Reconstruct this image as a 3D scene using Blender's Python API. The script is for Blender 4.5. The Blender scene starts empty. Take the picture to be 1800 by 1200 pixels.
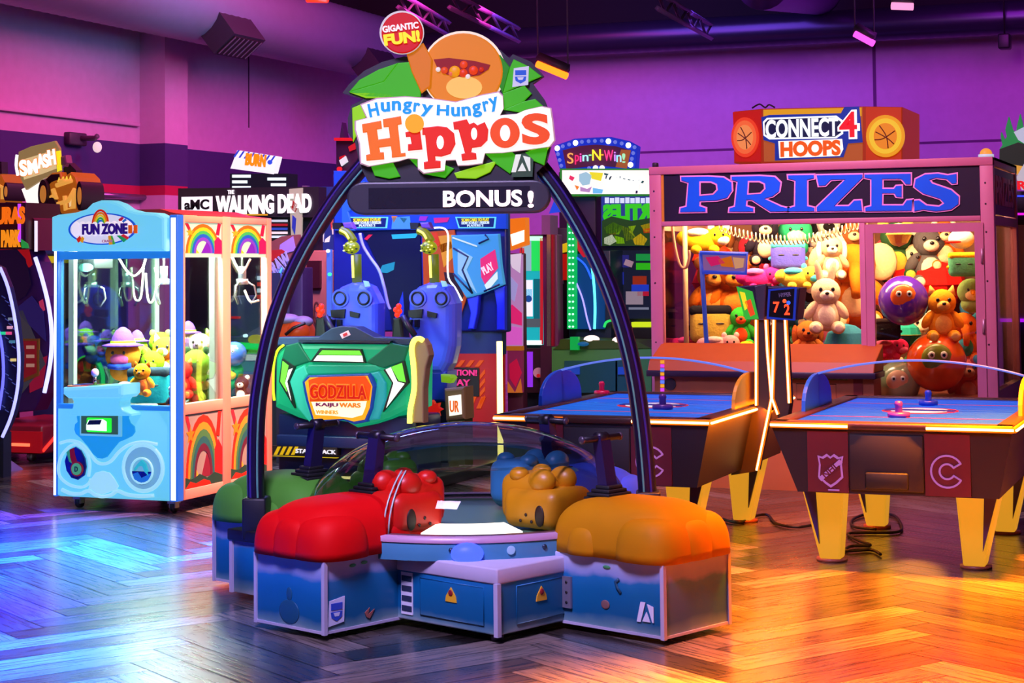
import bpy, bmesh, math, random
from mathutils import Vector, Matrix
random.seed(7)
S = bpy.context.scene
COL = S.collection
PI = math.pi

# ------------------------------------------------------------------ camera
F, H, A, TH, RO, HY = 3200., 1.65, math.radians(22), math.radians(3), .010, 465.
CY = HY - F*math.tan(TH)
_f0 = Vector((-math.sin(A), math.cos(A), 0)); _r0 = Vector((math.cos(A), math.sin(A), 0)); _z = Vector((0, 0, 1))
CF = _f0*math.cos(TH) + _z*math.sin(TH); _u = _z*math.cos(TH) - _f0*math.sin(TH)
CU = _u*math.cos(RO) + _r0*math.sin(RO); CR = _r0*math.cos(RO) - _u*math.sin(RO)
EYE = Vector((0, 0, H))
cam = bpy.data.cameras.new('camera'); camo = bpy.data.objects.new('camera', cam); COL.objects.link(camo)
cam.sensor_width = 36; cam.lens = 36*F/1800; cam.shift_x = 0; cam.shift_y = -(600-CY)/1800
cam.clip_end = 100; cam.clip_start = .05
m3 = Matrix((CR, CU, -CF)).transposed()
camo.matrix_world = Matrix.Translation(EYE) @ m3.to_4x4()
S.camera = camo

# ------------------------------------------------------------------ world, exposure
S.view_settings.view_transform = 'Standard'; S.view_settings.look = 'None'
S.view_settings.exposure = 0; S.view_settings.gamma = 1; S.view_settings.use_curve_mapping = False
S.cycles.max_bounces = 6; S.cycles.transparent_max_bounces = 16; S.cycles.caustics_reflective = False
S.cycles.sample_clamp_indirect = 4; S.cycles.use_denoising = True
W = bpy.data.worlds.new('world'); S.world = W; W.use_nodes = True
W.node_tree.nodes['Background'].inputs[0].default_value = (.34, .16, .62, 1)
W.node_tree.nodes['Background'].inputs[1].default_value = .07

def lin(h):
    c = [int(h[i:i+2], 16)/255 for i in (0, 2, 4)]
    return tuple(x/12.92 if x <= .04045 else ((x+.055)/1.055)**2.4 for x in c)

def area(name, loc, target, size, power, hexc, sy=None, spread=180):
    l = bpy.data.lights.new(name, 'AREA'); l.energy = power; l.color = lin(hexc); l.size = size
    l.spread = math.radians(spread)
    if sy: l.shape = 'RECTANGLE'; l.size_y = sy
    o = bpy.data.objects.new(name, l); COL.objects.link(o); o.location = loc
    d = Vector(target) - Vector(loc); o.rotation_euler = d.to_track_quat('-Z', 'Y').to_euler()
    return o
# coloured washes and fills, added out of view to tint walls, floor and machines
area('wall_wash_magenta', (-7.9, 14.4, 5.3), (-11.8, 15.6, 2.8), 2.6, 290, 'ff4c96')
area('wall_wash_mauve', (-8.4, 18.2, 5.3), (-11.8, 19.6, 3.2), 2.2, 190, 'f84aa8')
area('wall_wash_violet', (-6.8, 19.6, 5.3), (-7.2, 23.4, 3.4), 2.4, 170, '9868ff')
area('wall_wash_purple', (-2.0, 19.4, 5.3), (-2.2, 23.4, 3.2), 2.4, 165, 'c838e0')
area('duct_fill', (-8.8, 16.6, 4.25), (-10.9, 17.4, 4.6), .8, 34, '80ccff')  # unseen blue light added to tint the duct's underside
area('floor_wash_blue', (-6.5, 9.0, 5.6), (-6.4, 8.9, 0), .7, 620, '0068ff', spread=30)  # floor washes added to give the floor's coloured reflections as direct light
area('floor_wash_sky', (-5.1, 6.5, 5.6), (-5.0, 6.4, 0), .6, 190, '0868ff', spread=22)
area('floor_wash_deep_blue', (-7.9, 8.9, 5.6), (-7.7, 8.8, 0), .7, 900, '0208ff', spread=36)
area('floor_wash_navy', (-6.2, 6.8, 5.6), (-6.1, 6.7, 0), .7, 620, '0208ff', spread=28)
area('floor_wash_orange', (-.7, 9.75, 5.6), (-.75, 9.3, 0), .8, 1250, 'ff7a02', spread=46)
area('floor_wash_amber', (-1.7, 6.5, 5.6), (-1.75, 6.5, 0), .6, 230, 'ff8a04', spread=22)
area('floor_wash_red', (-.6, 7.5, 5.6), (-.6, 7.4, 0), .7, 520, 'ff1202', spread=30)
area('fill_light_mauve', (-6.6, 12.6, 5.2), (-8.4, 15.6, 1.3), 1., 90, 'ffb0d8', spread=60)  # unseen fills added to brighten the cabinets and machines
area('fill_light_lavender', (-3.2, 4.2, 5.0), (-3.7, 8.2, .6), 1.4, 88, 'd0b8ff', spread=62)
area('fill_light_pink', (-3.2, 10.2, 5.2), (-3.0, 13.3, 1.6), 1.4, 130, 'ffb8e0', spread=110)
area('fill_light_aisle', (-4.4, 10.6, 4.9), (-6.7, 11.2, 1.0), .6, 80, 'ffa888', spread=36)

# ------------------------------------------------------------------ pixel rays (1800 x 1200 frame)
def ray(px, py): return CR*((px-900)/F) + CU*((CY-py)/F) + CF
def Gp(px, py, z=0.):
    d = ray(px, py); return EYE + d*((z-H)/d.z)
def Yp(px, py, y):
    d = ray(px, py); return EYE + d*(y/d.y)
def Xp(px, py, x):
    d = ray(px, py); return EYE + d*(x/d.x)
def Pl(px, py, p, n):
    d = ray(px, py); p = Vector(p); n = Vector(n); return EYE + d*((p-EYE).dot(n)/d.dot(n))
def XZ(pts, y): return [(lambda q: (q.x, q.z))(Yp(a, b, y)) for a, b in pts]

# ------------------------------------------------------------------ materials (all node based)
MC = {}
def C(h, rough=.5, metal=0., kind='', spec=.5):
    k = ('C', h, rough, metal, kind)
    if k in MC: return MC[k]
    m = bpy.data.materials.new('surface_'+h); m.use_nodes = True; nt = m.node_tree; b = nt.nodes['Principled BSDF']
    c = lin(h)
    n = nt.nodes.new('ShaderNodeTexNoise'); n.inputs['Scale'].default_value = 60 if kind == 'plush' else 9
    n.inputs['Detail'].default_value = 4
    tc = nt.nodes.new('ShaderNodeTexCoord'); nt.links.new(tc.outputs['Object'], n.inputs['Vector'])
    mx = nt.nodes.new('ShaderNodeMix'); mx.data_type = 'RGBA'
    lo, hi = (.78, 1.12) if kind == 'plush' else (.9, 1.06)
    mx.inputs[6].default_value = (*[x*lo for x in c], 1); mx.inputs[7].default_value = (*[min(1, x*hi) for x in c], 1)
    nt.links.new(n.outputs['Fac'], mx.inputs[0]); nt.links.new(mx.outputs[2], b.inputs['Base Color'])
    b.inputs['Roughness'].default_value = .95 if kind == 'plush' else rough
    b.inputs['Metallic'].default_value = metal; b.inputs['Specular IOR Level'].default_value = .15 if kind == 'plush' else spec
    if kind in ('plush', 'rough'):
        bp = nt.nodes.new('ShaderNodeBump'); bp.inputs['Strength'].default_value = .35; bp.inputs['Distance'].default_value = .01
        nt.links.new(n.outputs['Fac'], bp.inputs['Height']); nt.links.new(bp.outputs[0], b.inputs['Normal'])
    if kind == 'coat': b.inputs['Coat Weight'].default_value = .6; b.inputs['Coat Roughness'].default_value = .12
    MC[k] = m; return m
def E(h, st=1., base=None):
    """emissive surface: lamps, screens and signs, plus plain parts with an added glow"""
    k = ('E', h, st)
    if k in MC: return MC[k]
    m = bpy.data.materials.new('lit_'+h); m.use_nodes = True; b = m.node_tree.nodes['Principled BSDF']
    c = lin(h); b.inputs['Base Color'].default_value = (*[x*.28 for x in c], 1); b.inputs['Roughness'].default_value = .45; b.inputs['Specular IOR Level'].default_value = .25
    b.inputs['Emission Color'].default_value = (*c, 1); b.inputs['Emission Strength'].default_value = st
    MC[k] = m; return m
def glass(h='ffffff', refl=1.0, ior=1.35, rough=.02):
    k = ('G', h, refl, ior)
    if k in MC: return MC[k]
    m = bpy.data.materials.new('clear_'+h); m.use_nodes = True; nt = m.node_tree
    for n in list(nt.nodes): nt.nodes.remove(n)
    o = nt.nodes.new('ShaderNodeOutputMaterial'); mx = nt.nodes.new('ShaderNodeMixShader')
    t = nt.nodes.new('ShaderNodeBsdfTransparent'); t.inputs[0].default_value = (*lin(h), 1)
    g = nt.nodes.new('ShaderNodeBsdfGlossy'); g.inputs['Roughness'].default_value = rough
    fr = nt.nodes.new('ShaderNodeFresnel'); fr.inputs[0].default_value = ior
    mu = nt.nodes.new('ShaderNodeMath'); mu.operation = 'MULTIPLY'; mu.inputs[1].default_value = refl; mu.use_clamp = True
    nt.links.new(fr.outputs[0], mu.inputs[0]); nt.links.new(mu.outputs[0], mx.inputs[0])
    nt.links.new(t.outputs[0], mx.inputs[1]); nt.links.new(g.outputs[0], mx.inputs[2]); nt.links.new(mx.outputs[0], o.inputs[0])
    MC[k] = m; return m

# ------------------------------------------------------------------ mesh builder
TXT = {}
def text_mesh(s, offset):
    k = (s, offset)
    if k not in TXT:
        c = bpy.data.curves.new('t', 'FONT'); c.body = s; c.offset = offset; c.resolution_u = 4; c.extrude = .1
        o = bpy.data.objects.new('t', c); me = bpy.data.meshes.new_from_object(o)
        vs = [tuple(v.co) for v in me.vertices]; fs = [tuple(p.vertices) for p in me.polygons]
        bpy.data.objects.remove(o); bpy.data.curves.remove(c); bpy.data.meshes.remove(me); TXT[k] = (vs, fs)
    return TXT[k]

class MB:
    def __init__(s, T=None): s.v = []; s.f = []; s.m = []; s.s = []; s.T = T
    def add(s, vs, fs, m=0, sm=False, T=None):
        o = len(s.v)
        for p in vs:
            p = Vector(p)
            if T is not None: p = T @ p
            if s.T is not None: p = s.T @ p
            s.v.append(p)
        for f in fs: s.f.append([i+o for i in f]); s.m.append(m); s.s.append(sm)
        return s
    def box(s, x0, x1, y0, y1, z0, z1, m=0, bev=0., seg=2, T=None):
        if x0 > x1: x0, x1 = x1, x0
        if y0 > y1: y0, y1 = y1, y0
        if z0 > z1: z0, z1 = z1, z0
        if bev <= 0:
            vs = [(x, y, z) for x in (x0, x1) for y in (y0, y1) for z in (z0, z1)]
            return s.add(vs, [(0,1,3,2), (4,6,7,5), (0,4,5,1), (2,3,7,6), (0,2,6,4), (1,5,7,3)], m, False, T)
        b = bmesh.new(); bmesh.ops.create_cube(b, size=1)
        for v in b.verts: v.co = ((x0+x1)/2+v.co.x*(x1-x0), (y0+y1)/2+v.co.y*(y1-y0), (z0+z1)/2+v.co.z*(z1-z0))
        bev = min(bev, .49*min(x1-x0, y1-y0, z1-z0))
        bmesh.ops.bevel(b, geom=list(b.edges), offset=bev, segments=seg, profile=.5, affect='EDGES')
        return s.bm(b, m, True, T)
    def bm(s, b, m=0, sm=False, T=None):
        b.verts.index_update()
        s.add([v.co.copy() for v in b.verts], [[v.index for v in f.verts] for f in b.faces], m, sm, T); b.free(); return s
    def prism(s, poly, y0, y1, m=0, axis='y', T=None, bev=0., seg=2, sm=False):
        """poly in (x,z) extruded along y ; axis 'x': poly (y,z) along x ; axis 'z': poly (x,y) along z"""
        def q(a, b, t): return (a, t, b) if axis == 'y' else ((t, a, b) if axis == 'x' else (a, b, t))
        n = len(poly)
        if bev <= 0:
            vs = [q(a, b, y0) for a, b in poly] + [q(a, b, y1) for a, b in poly]
            fs = [list(range(n)), list(range(2*n-1, n-1, -1))] + [(i, i+n, (i+1) % n+n, (i+1) % n) for i in range(n)]
            s.add(vs, fs, m, False, T); return s
        b = bmesh.new(); v0 = [b.verts.new(q(a, c, y0)) for a, c in poly]; v1 = [b.verts.new(q(a, c, y1)) for a, c in poly]
        b.faces.new(v0); b.faces.new(v1[::-1])
        for i in range(n): b.faces.new((v0[i], v1[i], v1[(i+1) % n], v0[(i+1) % n]))
        ed = [e for e in b.edges if (e.verts[0] in v0) == (e.verts[1] in v0)]
        bmesh.ops.recalc_face_normals(b, faces=b.faces)
        bmesh.ops.bevel(b, geom=ed, offset=bev, segments=seg, profile=.5, affect='EDGES', clamp_overlap=True)
        return s.bm(b, m, sm, T)
    def tube(s, pts, r, seg=8, m=0, closed=False, T=None, flat=1.):
        P_ = [Vector(p) for p in pts]; n = len(P_); rr = r if isinstance(r, (list, tuple)) else [r]*n
        vs = []; up = None
        for i in range(n):
            a = P_[i-1] if (i > 0 or closed) else P_[i]; b = P_[(i+1) % n] if (i < n-1 or closed) else P_[i]
            t = (b-a); t = t.normalized() if t.length > 1e-9 else Vector((0, 0, 1))
            if up is None: up = Vector((0, 0, 1)) if abs(t.z) < .9 else Vector((1, 0, 0))
            x = t.cross(up); x = x.normalized() if x.length > 1e-6 else t.orthogonal().normalized()
            y = x.cross(t).normalized(); up = y
            for k in range(seg):
                w = 2*PI*k/seg; vs.append(P_[i] + x*(math.cos(w)*rr[i]*flat) + y*(math.sin(w)*rr[i]))
        fs = []
        for i in range(n if closed else n-1):
            j = (i+1) % n
            for k in range(seg): fs.append((i*seg+k, i*seg+(k+1) % seg, j*seg+(k+1) % seg, j*seg+k))
        if not closed: fs += [list(range(seg))[::-1], list(range((n-1)*seg, n*seg))]
        return s.add(vs, fs, m, True, T)
    def cyl(s, p0, p1, r, seg=16, m=0, r1=None, T=None): return s.tube([p0, p1], [r, r if r1 is None else r1], seg, m, T=T)
    def ell(s, c, r, m=0, seg=16, rings=10, T=None, R=None):
        if not isinstance(r, (tuple, list)): r = (r, r, r)
        vs = [(0, 0, 1)]; fs = []
        for i in range(1, rings):
            for k in range(seg):
                a = PI*i/rings; b = 2*PI*k/seg; vs.append((math.sin(a)*math.cos(b), math.sin(a)*math.sin(b), math.cos(a)))
        vs.append((0, 0, -1)); L = len(vs)-1
        for k in range(seg):
            fs.append((0, 1+k, 1+(k+1) % seg)); fs.append((L, 1+(rings-2)*seg+(k+1) % seg, 1+(rings-2)*seg+k))
        for i in range(rings-2):
            for k in range(seg): fs.append((1+i*seg+k, 1+(i+1)*seg+k, 1+(i+1)*seg+(k+1) % seg, 1+i*seg+(k+1) % seg))
        Mx = Matrix.Diagonal((*r, 1)); 
        if R is not None: Mx = R.to_4x4() @ Mx
        Mx = Matrix.Translation(c) @ Mx
        if T is not None: Mx = T @ Mx
        return s.add(vs, fs, m, True, Mx)
    def lathe(s, prof, c=(0, 0, 0), axis='z', seg=24, m=0, a0=0., a1=2*PI, T=None):
        full = abs(a1-a0-2*PI) < 1e-6; n = seg if full else seg+1; vs = []; fs = []
        for (r, h) in prof:
            for k in range(n):
                w = a0+(a1-a0)*k/seg; x, y = r*math.cos(w), r*math.sin(w)
                q = (x, y, h) if axis == 'z' else ((x, h, y) if axis == 'y' else (h, x, y))
                vs.append((c[0]+q[0], c[1]+q[1], c[2]+q[2]))
        for i in range(len(prof)-1):
            for k in range(seg):
                k2 = (k+1) % n; fs.append((i*n+k, i*n+k2, (i+1)*n+k2, (i+1)*n+k))
        return s.add(vs, fs, m, True, T)
    def disc(s, c, r, depth, m=0, seg=28, T=None, rz=None):
        """disc facing -y at c, thickness depth behind"""
        rz = r if rz is None else rz
        return s.prism([(c[0]+r*math.cos(2*PI*k/seg), c[2]+rz*math.sin(2*PI*k/seg)) for k in range(seg)], c[1], c[1]+depth, m, T=T)
    def ring(s, c, r, t, m=0, seg=28, rz=None, T=None, n=6):
        rz = r if rz is None else rz
        return s.tube([(c[0]+r*math.cos(2*PI*k/seg), c[1], c[2]+rz*math.sin(2*PI*k/seg)) for k in range(seg)], t, n, m, True, T)
    def text(s, tx, x0, x1, z0, z1, y, depth=.01, m=0, off=.02, T=None, shear=0., rot=0., mirror=False):
        """lettering facing -y fitted to the box x0..x1, z0..z1, front at y-depth"""
        vs, fs = text_mesh(tx, off)
        ax = min(v[0] for v in vs); bx = max(v[0] for v in vs); ay = min(v[1] for v in vs); by = max(v[1] for v in vs)
        out = []; cx, cz = (x0+x1)/2, (z0+z1)/2; ca, sa = math.cos(rot), math.sin(rot)
        for v in vs:
            u = (v[0]-ax)/(bx-ax)-.5; w = (v[1]-ay)/(by-ay)-.5
            if mirror: u = -u
            X_ = u*(x1-x0) + shear*w*(z1-z0); Z_ = w*(z1-z0)
            out.append((cx+X_*ca-Z_*sa, y-depth*(v[2]+.1)/.2, cz+X_*sa+Z_*ca))
        return s.add(out, fs, m, False, T)
    def build(s, name, mats, parent=None, bev=0., sub=0, auto=True):
        if not isinstance(mats, (list, tuple)): mats = [mats]
        me = bpy.data.meshes.new(name); me.from_pydata([tuple(v) for v in s.v], [], s.f)
        for mt in mats: me.materials.append(mt)
        me.polygons.foreach_set('material_index', [min(i, len(mats)-1) for i in s.m])
        me.polygons.foreach_set('use_smooth', s.s); me.update()
        b = bmesh.new(); b.from_mesh(me); bmesh.ops.recalc_face_normals(b, faces=b.faces); b.to_mesh(me); b.free()
        o = bpy.data.objects.new(name, me); COL.objects.link(o)
        if parent is not None: o.parent = parent
        if bev:
            q = o.modifiers.new('bevel', 'BEVEL'); q.width = bev; q.segments = 2; q.limit_method = 'ANGLE'
        if sub:
            q = o.modifiers.new('sub', 'SUBSURF'); q.levels = sub; q.render_levels = sub
        return o

def tag(o, label, cat, group=None):
    o['label'] = label; o['category'] = cat
    if group: o['group'] = group
    return o
def thing(name, label, cat, loc=(0, 0, 0), rotz=0., group=None):
    o = bpy.data.objects.new(name, None); COL.objects.link(o); o.location = loc; o.rotation_euler = (0, 0, rotz)
    o.empty_display_size = .1
    return tag(o, label, cat, group)
def inv(o):
    return (Matrix.Translation(o.location) @ o.rotation_euler.to_matrix().to_4x4()).inverted()
def wmb(o): return MB(inv(o))      # builder fed with world coordinates for a thing at o
def struct(name, mb, mats):
    o = mb.build(name, mats); o['kind'] = 'structure'; return o
def copy_tree(o, parent=None):
    c = o.copy(); COL.objects.link(c); c.parent = parent
    for ch in list(o.children): copy_tree(ch, c)
    return c
BLACK = C('0b0a10', .5); DARK = C('15121c', .45); CHROME = C('c8c8d0', .2, 1.)
# ================================================================== ROOM
XL, YB, ZC = -11.8, 23.4, 6.6
def floor_mesh():
    me = bpy.data.meshes.new('floor'); vs = []; fs = []; cols = []; uvs = []
    w, L = .19, 1.14; n = 6; rnd = random.Random(3)
    ca, sa = math.cos(math.radians(58)), math.sin(math.radians(58))
    x0, x1, y0, y1 = -14., 5., 1.5, 25.
    def plank(x, y, horiz):
        a, b = (L, w) if horiz else (w, L)
        g = .0025
        q = [(x+g, y+g), (x+a-g, y+g), (x+a-g, y+b-g), (x+g, y+b-g)]
        q = [(px*ca-py*sa-4, px*sa+py*ca+9) for px, py in q]
        cx = sum(p[0] for p in q)/4; cy = sum(p[1] for p in q)/4
        if not (x0 < cx < x1 and y0 < cy < y1): return
        o = len(vs); vs.extend([(px, py, 0) for px, py in q]); fs.append((o, o+1, o+2, o+3))
        t = rnd.random(); cols.extend([t]*4); ou = rnd.random()*20
        uvs.extend([(ou, t*9), (ou+L, t*9), (ou+L, t*9+w), (ou, t*9+w)] if horiz else [(ou, t*9+w), (ou, t*9), (ou+L, t*9), (ou+L, t*9+w)])
    for i in range(-90, 90):          # herringbone lattice
        for j in range(-16, 17):
            bx, by = i*w + j*L, i*w - j*L
            plank(bx, by, True); plank(bx, by+w, False)
    o = len(vs); vs.extend([(x0, y0, -.004), (x1, y0, -.004), (x1, y1, -.004), (x0, y1, -.004)]); fs.append((o, o+1, o+2, o+3)); cols.extend([0]*4); uvs.extend([(0, 0)]*4)
    me.from_pydata(vs, [], fs)
    ca_ = me.color_attributes.new('plank', 'FLOAT_COLOR', 'CORNER')
    for i, c in enumerate(cols): ca_.data[i].color = (c, c, c, 1)
    uv = me.uv_layers.new(name='grain')
    for i, c in enumerate(uvs): uv.data[i].uv = c
    m = bpy.data.materials.new('wood_planks'); m.use_nodes = True; nt = m.node_tree; b = nt.nodes['Principled BSDF']; N = nt.nodes.new; K = nt.links.new
    at = N('ShaderNodeAttribute'); at.attribute_name = 'plank'
    uvn = N('ShaderNodeUVMap'); uvn.uv_map = 'grain'
    mp = N('ShaderNodeMapping'); mp.inputs['Scale'].default_value = (2.2, 34, 1); K(uvn.outputs[0], mp.inputs[0])
    n1 = N('ShaderNodeTexNoise'); n1.inputs['Scale'].default_value = 1.6; n1.inputs['Detail'].default_value = 8; K(mp.outputs[0], n1.inputs['Vector'])
    rp = N('ShaderNodeValToRGB'); e = rp.color_ramp.elements
    e[0].color = (.012, .009, .008, 1); e[1].color = (.36, .29, .25, 1); e2 = rp.color_ramp.elements.new(.5); e2.color = (.085, .064, .055, 1)
    K(at.outputs['Fac'], rp.inputs[0])
    mx = N('ShaderNodeMix'); mx.data_type = 'RGBA'; mx.blend_type = 'MULTIPLY'; mx.inputs[0].default_value = .8
    r2 = N('ShaderNodeValToRGB'); r2.color_ramp.elements[0].position = .35; r2.color_ramp.elements[0].color = (.12, .12, .12, 1); r2.color_ramp.elements[1].position = .68
    K(n1.outputs['Fac'], r2.inputs[0]); K(rp.outputs[0], mx.inputs[6]); K(r2.outputs[0], mx.inputs[7]); K(mx.outputs[2], b.inputs['Base Color'])
    mr = N('ShaderNodeMapRange'); mr.inputs[3].default_value = .16; mr.inputs[4].default_value = .42; K(n1.outputs['Fac'], mr.inputs[0]); K(mr.outputs[0], b.inputs['Roughness'])
    bp = N('ShaderNodeBump'); bp.inputs['Strength'].default_value = .12; bp.inputs['Distance'].default_value = .01; K(n1.outputs['Fac'], bp.inputs['Height']); K(bp.outputs[0], b.inputs['Normal'])
    b.inputs['Specular IOR Level'].default_value = .6; b.inputs['Coat Weight'].default_value = .75; b.inputs['Coat IOR'].default_value = 1.75
    mc = N('ShaderNodeMapRange'); mc.inputs[3].default_value = .13; mc.inputs[4].default_value = .30; K(n1.outputs['Fac'], mc.inputs[0]); K(mc.outputs[0], b.inputs['Coat Roughness']); K(bp.outputs[0], b.inputs['Coat Normal'])
    me.materials.append(m); ob = bpy.data.objects.new('floor', me); COL.objects.link(ob); ob['kind'] = 'structure'
floor_mesh()

WALL = C('c49ac8', .9, kind='rough'); NAVY = C('3a2a6e', .9); REDB = C('b0134a', .9); GRV = C('3a2040', .9)
zb = Xp(0, 228, XL).z; zr0 = Xp(250, 327, XL).z; zr1 = Xp(250, 344, XL).z
m = MB()
m.box(XL-.3, XL, 8, YB+.3, zb, 4.75, 0); m.box(XL-.3, XL, 8, YB+.3, 4.75, ZC, 4); m.box(XL-.3, XL, 8, YB+.3, zr0, zb, 1); m.box(XL-.3, XL, 8, YB+.3, zr1, zr0, 2); m.box(XL-.3, XL, 8, YB+.3, 0, zr1, 0)
for px in (255, 437):
    y = Xp(px, 150, XL).y; m.box(XL-.01, XL+.004, y-.012, y+.012, zb+.35, 4.75, 3)
struct('wall_left', m, [WALL, NAVY, REDB, GRV, C('0a0a10', .95)])
xp = XL+.34; ya = Xp(290, 250, xp).y; yb = Xp(330, 250, xp).y
m = MB()
for z0, z1, k in ((0, zr1, 0), (zr1, zr0, 2), (zr0, zb, 1), (zb, 4.75, 0), (4.75, ZC, 3)): m.box(XL, xp, ya, yb, z0, z1, k)
struct('trim_1', m, [WALL, NAVY, REDB, C('0a0a10', .95)])
zl = Xp(100, 203, XL).z
m = MB().box(XL-.02, XL+.05, 8, ya-.06, zl-.02, zl+.02, 0, bev=.006)
struct('trim_2', m, [WALL])
m = MB().box(XL-.3, 8, YB, YB+.3, 0, 4.6, 0).box(XL-.3, 8, YB, YB+.3, 4.6, ZC, 2)
xs = Yp(1537, 130, YB).x; m.box(xs-.02, xs+.02, YB-.004, YB+.01, 1, 4.6, 1)
zs = Yp(1300, 262, YB).z; m.box(XL+4, 8, YB-.004, YB+.01, zs-.015, zs+.015, 1)
struct('wall_back', m, [WALL, C('6a3a70', .9), C('0a0a10', .95)])
m = MB().box(XL-.3, 8, 0, YB+.3, ZC, ZC+.2, 0)
struct('ceiling', m, C('0a0a10', .95))

# ceiling joists
def joist(a, b, label):
    a = Vector(a); b = Vector(b); t = thing('ceiling_joist', label, 'joist', a)
    m = MB(inv(t)); d = (b-a); n = max(4, int(d.length/.5)); dz = Vector((0, 0, -.16))
    m.tube([a, b], .03, 4); m.build('top_chord', C('7a60a0', .5), t)
    m = MB(inv(t)); m.tube([a+dz, b+dz], .03, 4); m.build('bottom_chord', C('7a60a0', .5), t)
    m = MB(inv(t))
    for i in range(n): m.tube([a+d*(i/n)+dz*(i % 2), a+d*((i+1)/n)+dz*((i+1) % 2)], .018, 4)
    m.build('web', C('3a3048', .6), t)
joist(Yp(700, -14, 17.0), Yp(790, 40, 20.4), 'dark steel joist at the ceiling left of the round badge sign')
joist(Yp(790, -14, 17.0), Yp(912, 50, 20.8), 'purple lit joist crossing the ceiling above the orange strip light')
joist(Yp(1155, -14, 17.0), Yp(1250, 44, 21.0), 'purple lit joist crossing the ceiling left of the fat branch duct')
# ducts
def duct(path, r, label, mt):
    path = [Vector(p) for p in path]; t = thing('air_duct', label, 'duct', path[0])
    m = MB(inv(t)); pts = []; rr = []
    for a, b in zip(path, path[1:]):
        d = b-a; n = int(d.length/.14)
        for i in range(n):
            pts += [a+d*(i/n), a+d*((i+.5)/n)]; rr += [r, r*.975]
    pts.append(path[-1]); rr.append(r)
    m.tube(pts, rr, 24, 0); m.build('pipe', mt, t); return t
XD = XL+.95; p0 = Xp(320, 2, XD); p1 = Xp(680, 88, XD); zd = (p0.z+p1.z)/2; dr = .43
DUCT = C('6c7890', .4, .3)
td = duct([(XD, 12.0, zd), (XD, 22.3, zd)], dr, 'long ribbed round metal duct running along the left wall', DUCT)
for px, py in ((400, 28), (655, 88)):
    c = Xp(px, py, XD+.3); yy = c.y; m = MB(inv(td))
    Tm = Matrix.Translation((XD+.3, yy, zd-.28)) @ Matrix.Rotation(math.radians(-38), 4, 'Y')
    m.box(-.17, .17, -.34, .34, -.26, .1, 0, T=Tm); r = m.build('register', C('2c2a3a', .5, .3), td)
    m = MB(inv(td)).box(-.14, .14, -.31, .31, -.275, -.262, 0, T=Tm)
    for i in range(7): m.box(-.135, .135, -.3+i*.095, -.29+i*.095, -.285, -.275, 1, T=Tm)
    m.build('grille', [BLACK, C('77708a', .4, .5)], td)
yb_ = YB-.7; zq = Yp(1400, 62, yb_).z; zq0 = Yp(1000, 72, yb_).z
tb = duct([(XD+.4, yb_, zq0+.02), (4, yb_, zq+.02)], .21, 'dark round duct running along the back wall under the ceiling', C('3a3450', .3, .7))
duct([Yp(1425, 20, yb_-.2)+Vector((.1, 0, .25)), Yp(1340, -30, yb_-3.2)], .3, 'fat branch duct coming off the back duct towards the room', C('6a4a90', .4, .6))
# hanging strip lights
def strip_light(px, py, Y, dx, dz, hexc, st, label, wpx=50):
    c = Yp(px, py, Y); t = thing('strip_light', label, 'ceiling light', c)
    a = c+Vector((-dx, 0, dz)); b = c+Vector((dx, 0, -dz))
    m = MB(inv(t)).tube([a+Vector((0, 0, .05)), b+Vector((0, 0, .05))], .06, 4, 0); m.build('housing', C('40384a', .5), t)
    m = MB(inv(t)).tube([a+Vector((0, -.03, -.015)), b+Vector((0, -.03, -.015))], .035, 8, 0); m.build('tube', E(hexc, st), t)
    for e in (a, b):
        m = MB(inv(t)).cyl(e+Vector((0, 0, .05)), (e.x, e.y, ZC), .008, 6); m.build('cable', C('6a607a', .5), t)
    return t
strip_light(972, 121, 17, .16, .07, 'ff5a10', 5, 'glowing orange strip light hanging right of the leafy round top sign')
strip_light(1520, 66, 19, .1, .06, 'ff48d8', 2.2, 'pink strip light hanging above the basketball topped machine')
strip_light(1587, 9, 17, .1, .01, 'ff9ad0', 1.2, 'small pale pink strip light at the ceiling near the back duct')
strip_light(560, -3, 17, .12, .01, 'ff1808', 6, 'red strip light at the ceiling above the long left duct')
t = thing('wall_lamp', 'small security lamp with a bare bulb on the left wall above the smash sign', 'lamp', Xp(128, 250, XL))
c = Xp(128, 243, XL); b = Xp(137, 260, XL)+Vector((.25, 0, 0))
m = MB(inv(t)).box(c.x-.02, c.x+.08, c.y-.16, c.y+.16, c.z-.08, c.z+.06, bev=.02); m.build('bracket', C('3a3048'), t)
m = MB(inv(t)).tube([c, c+Vector((.2, .12, 0)), b+Vector((0, 0, .12))], .03, 8); m.build('arm', C('584a66'), t)
m = MB(inv(t)).ell(b, (.05, .05, .06)); m.build('bulb', E('ffe0e8', .8), t)
t = thing('wall_pipe', 'silver pipe on brackets along the left wall above the blue crane machine', 'pipe', Xp(150, 343, XL))
a = Xp(140, 341, XL+.06); b = Xp(284, 352, XL+.06); b.z = a.z
m = MB(inv(t)).tube([a, b], .035, 10); m.build('pipe', C('9a90b0', .3, .8), t)
for px in (160, 262):
    q = Xp(px, 345, XL); m = MB(inv(t)).tube([(XL, q.y, a.z), (XL+.06, q.y, a.z)], .02, 6).tube([(XL+.02, q.y, a.z), (XL+.02, q.y, a.z+.16)], .012, 6); m.build('bracket', C('9a90b0', .3, .8), t)
t = thing('ceiling_speaker', 'small black speaker hanging below the back duct at the far right', 'speaker', Yp(1766, 72, YB-1))
c = Yp(1766, 72, YB-1)
m = MB(inv(t)).box(c.x-.07, c.x+.07, c.y-.1, c.y+.1, c.z-.1, c.z+.08, bev=.02); m.build('case', BLACK, t)
m = MB(inv(t)).cyl(c+Vector((0, 0, .06)), (c.x, c.y, ZC), .012, 6); m.build('rod', BLACK, t)
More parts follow.
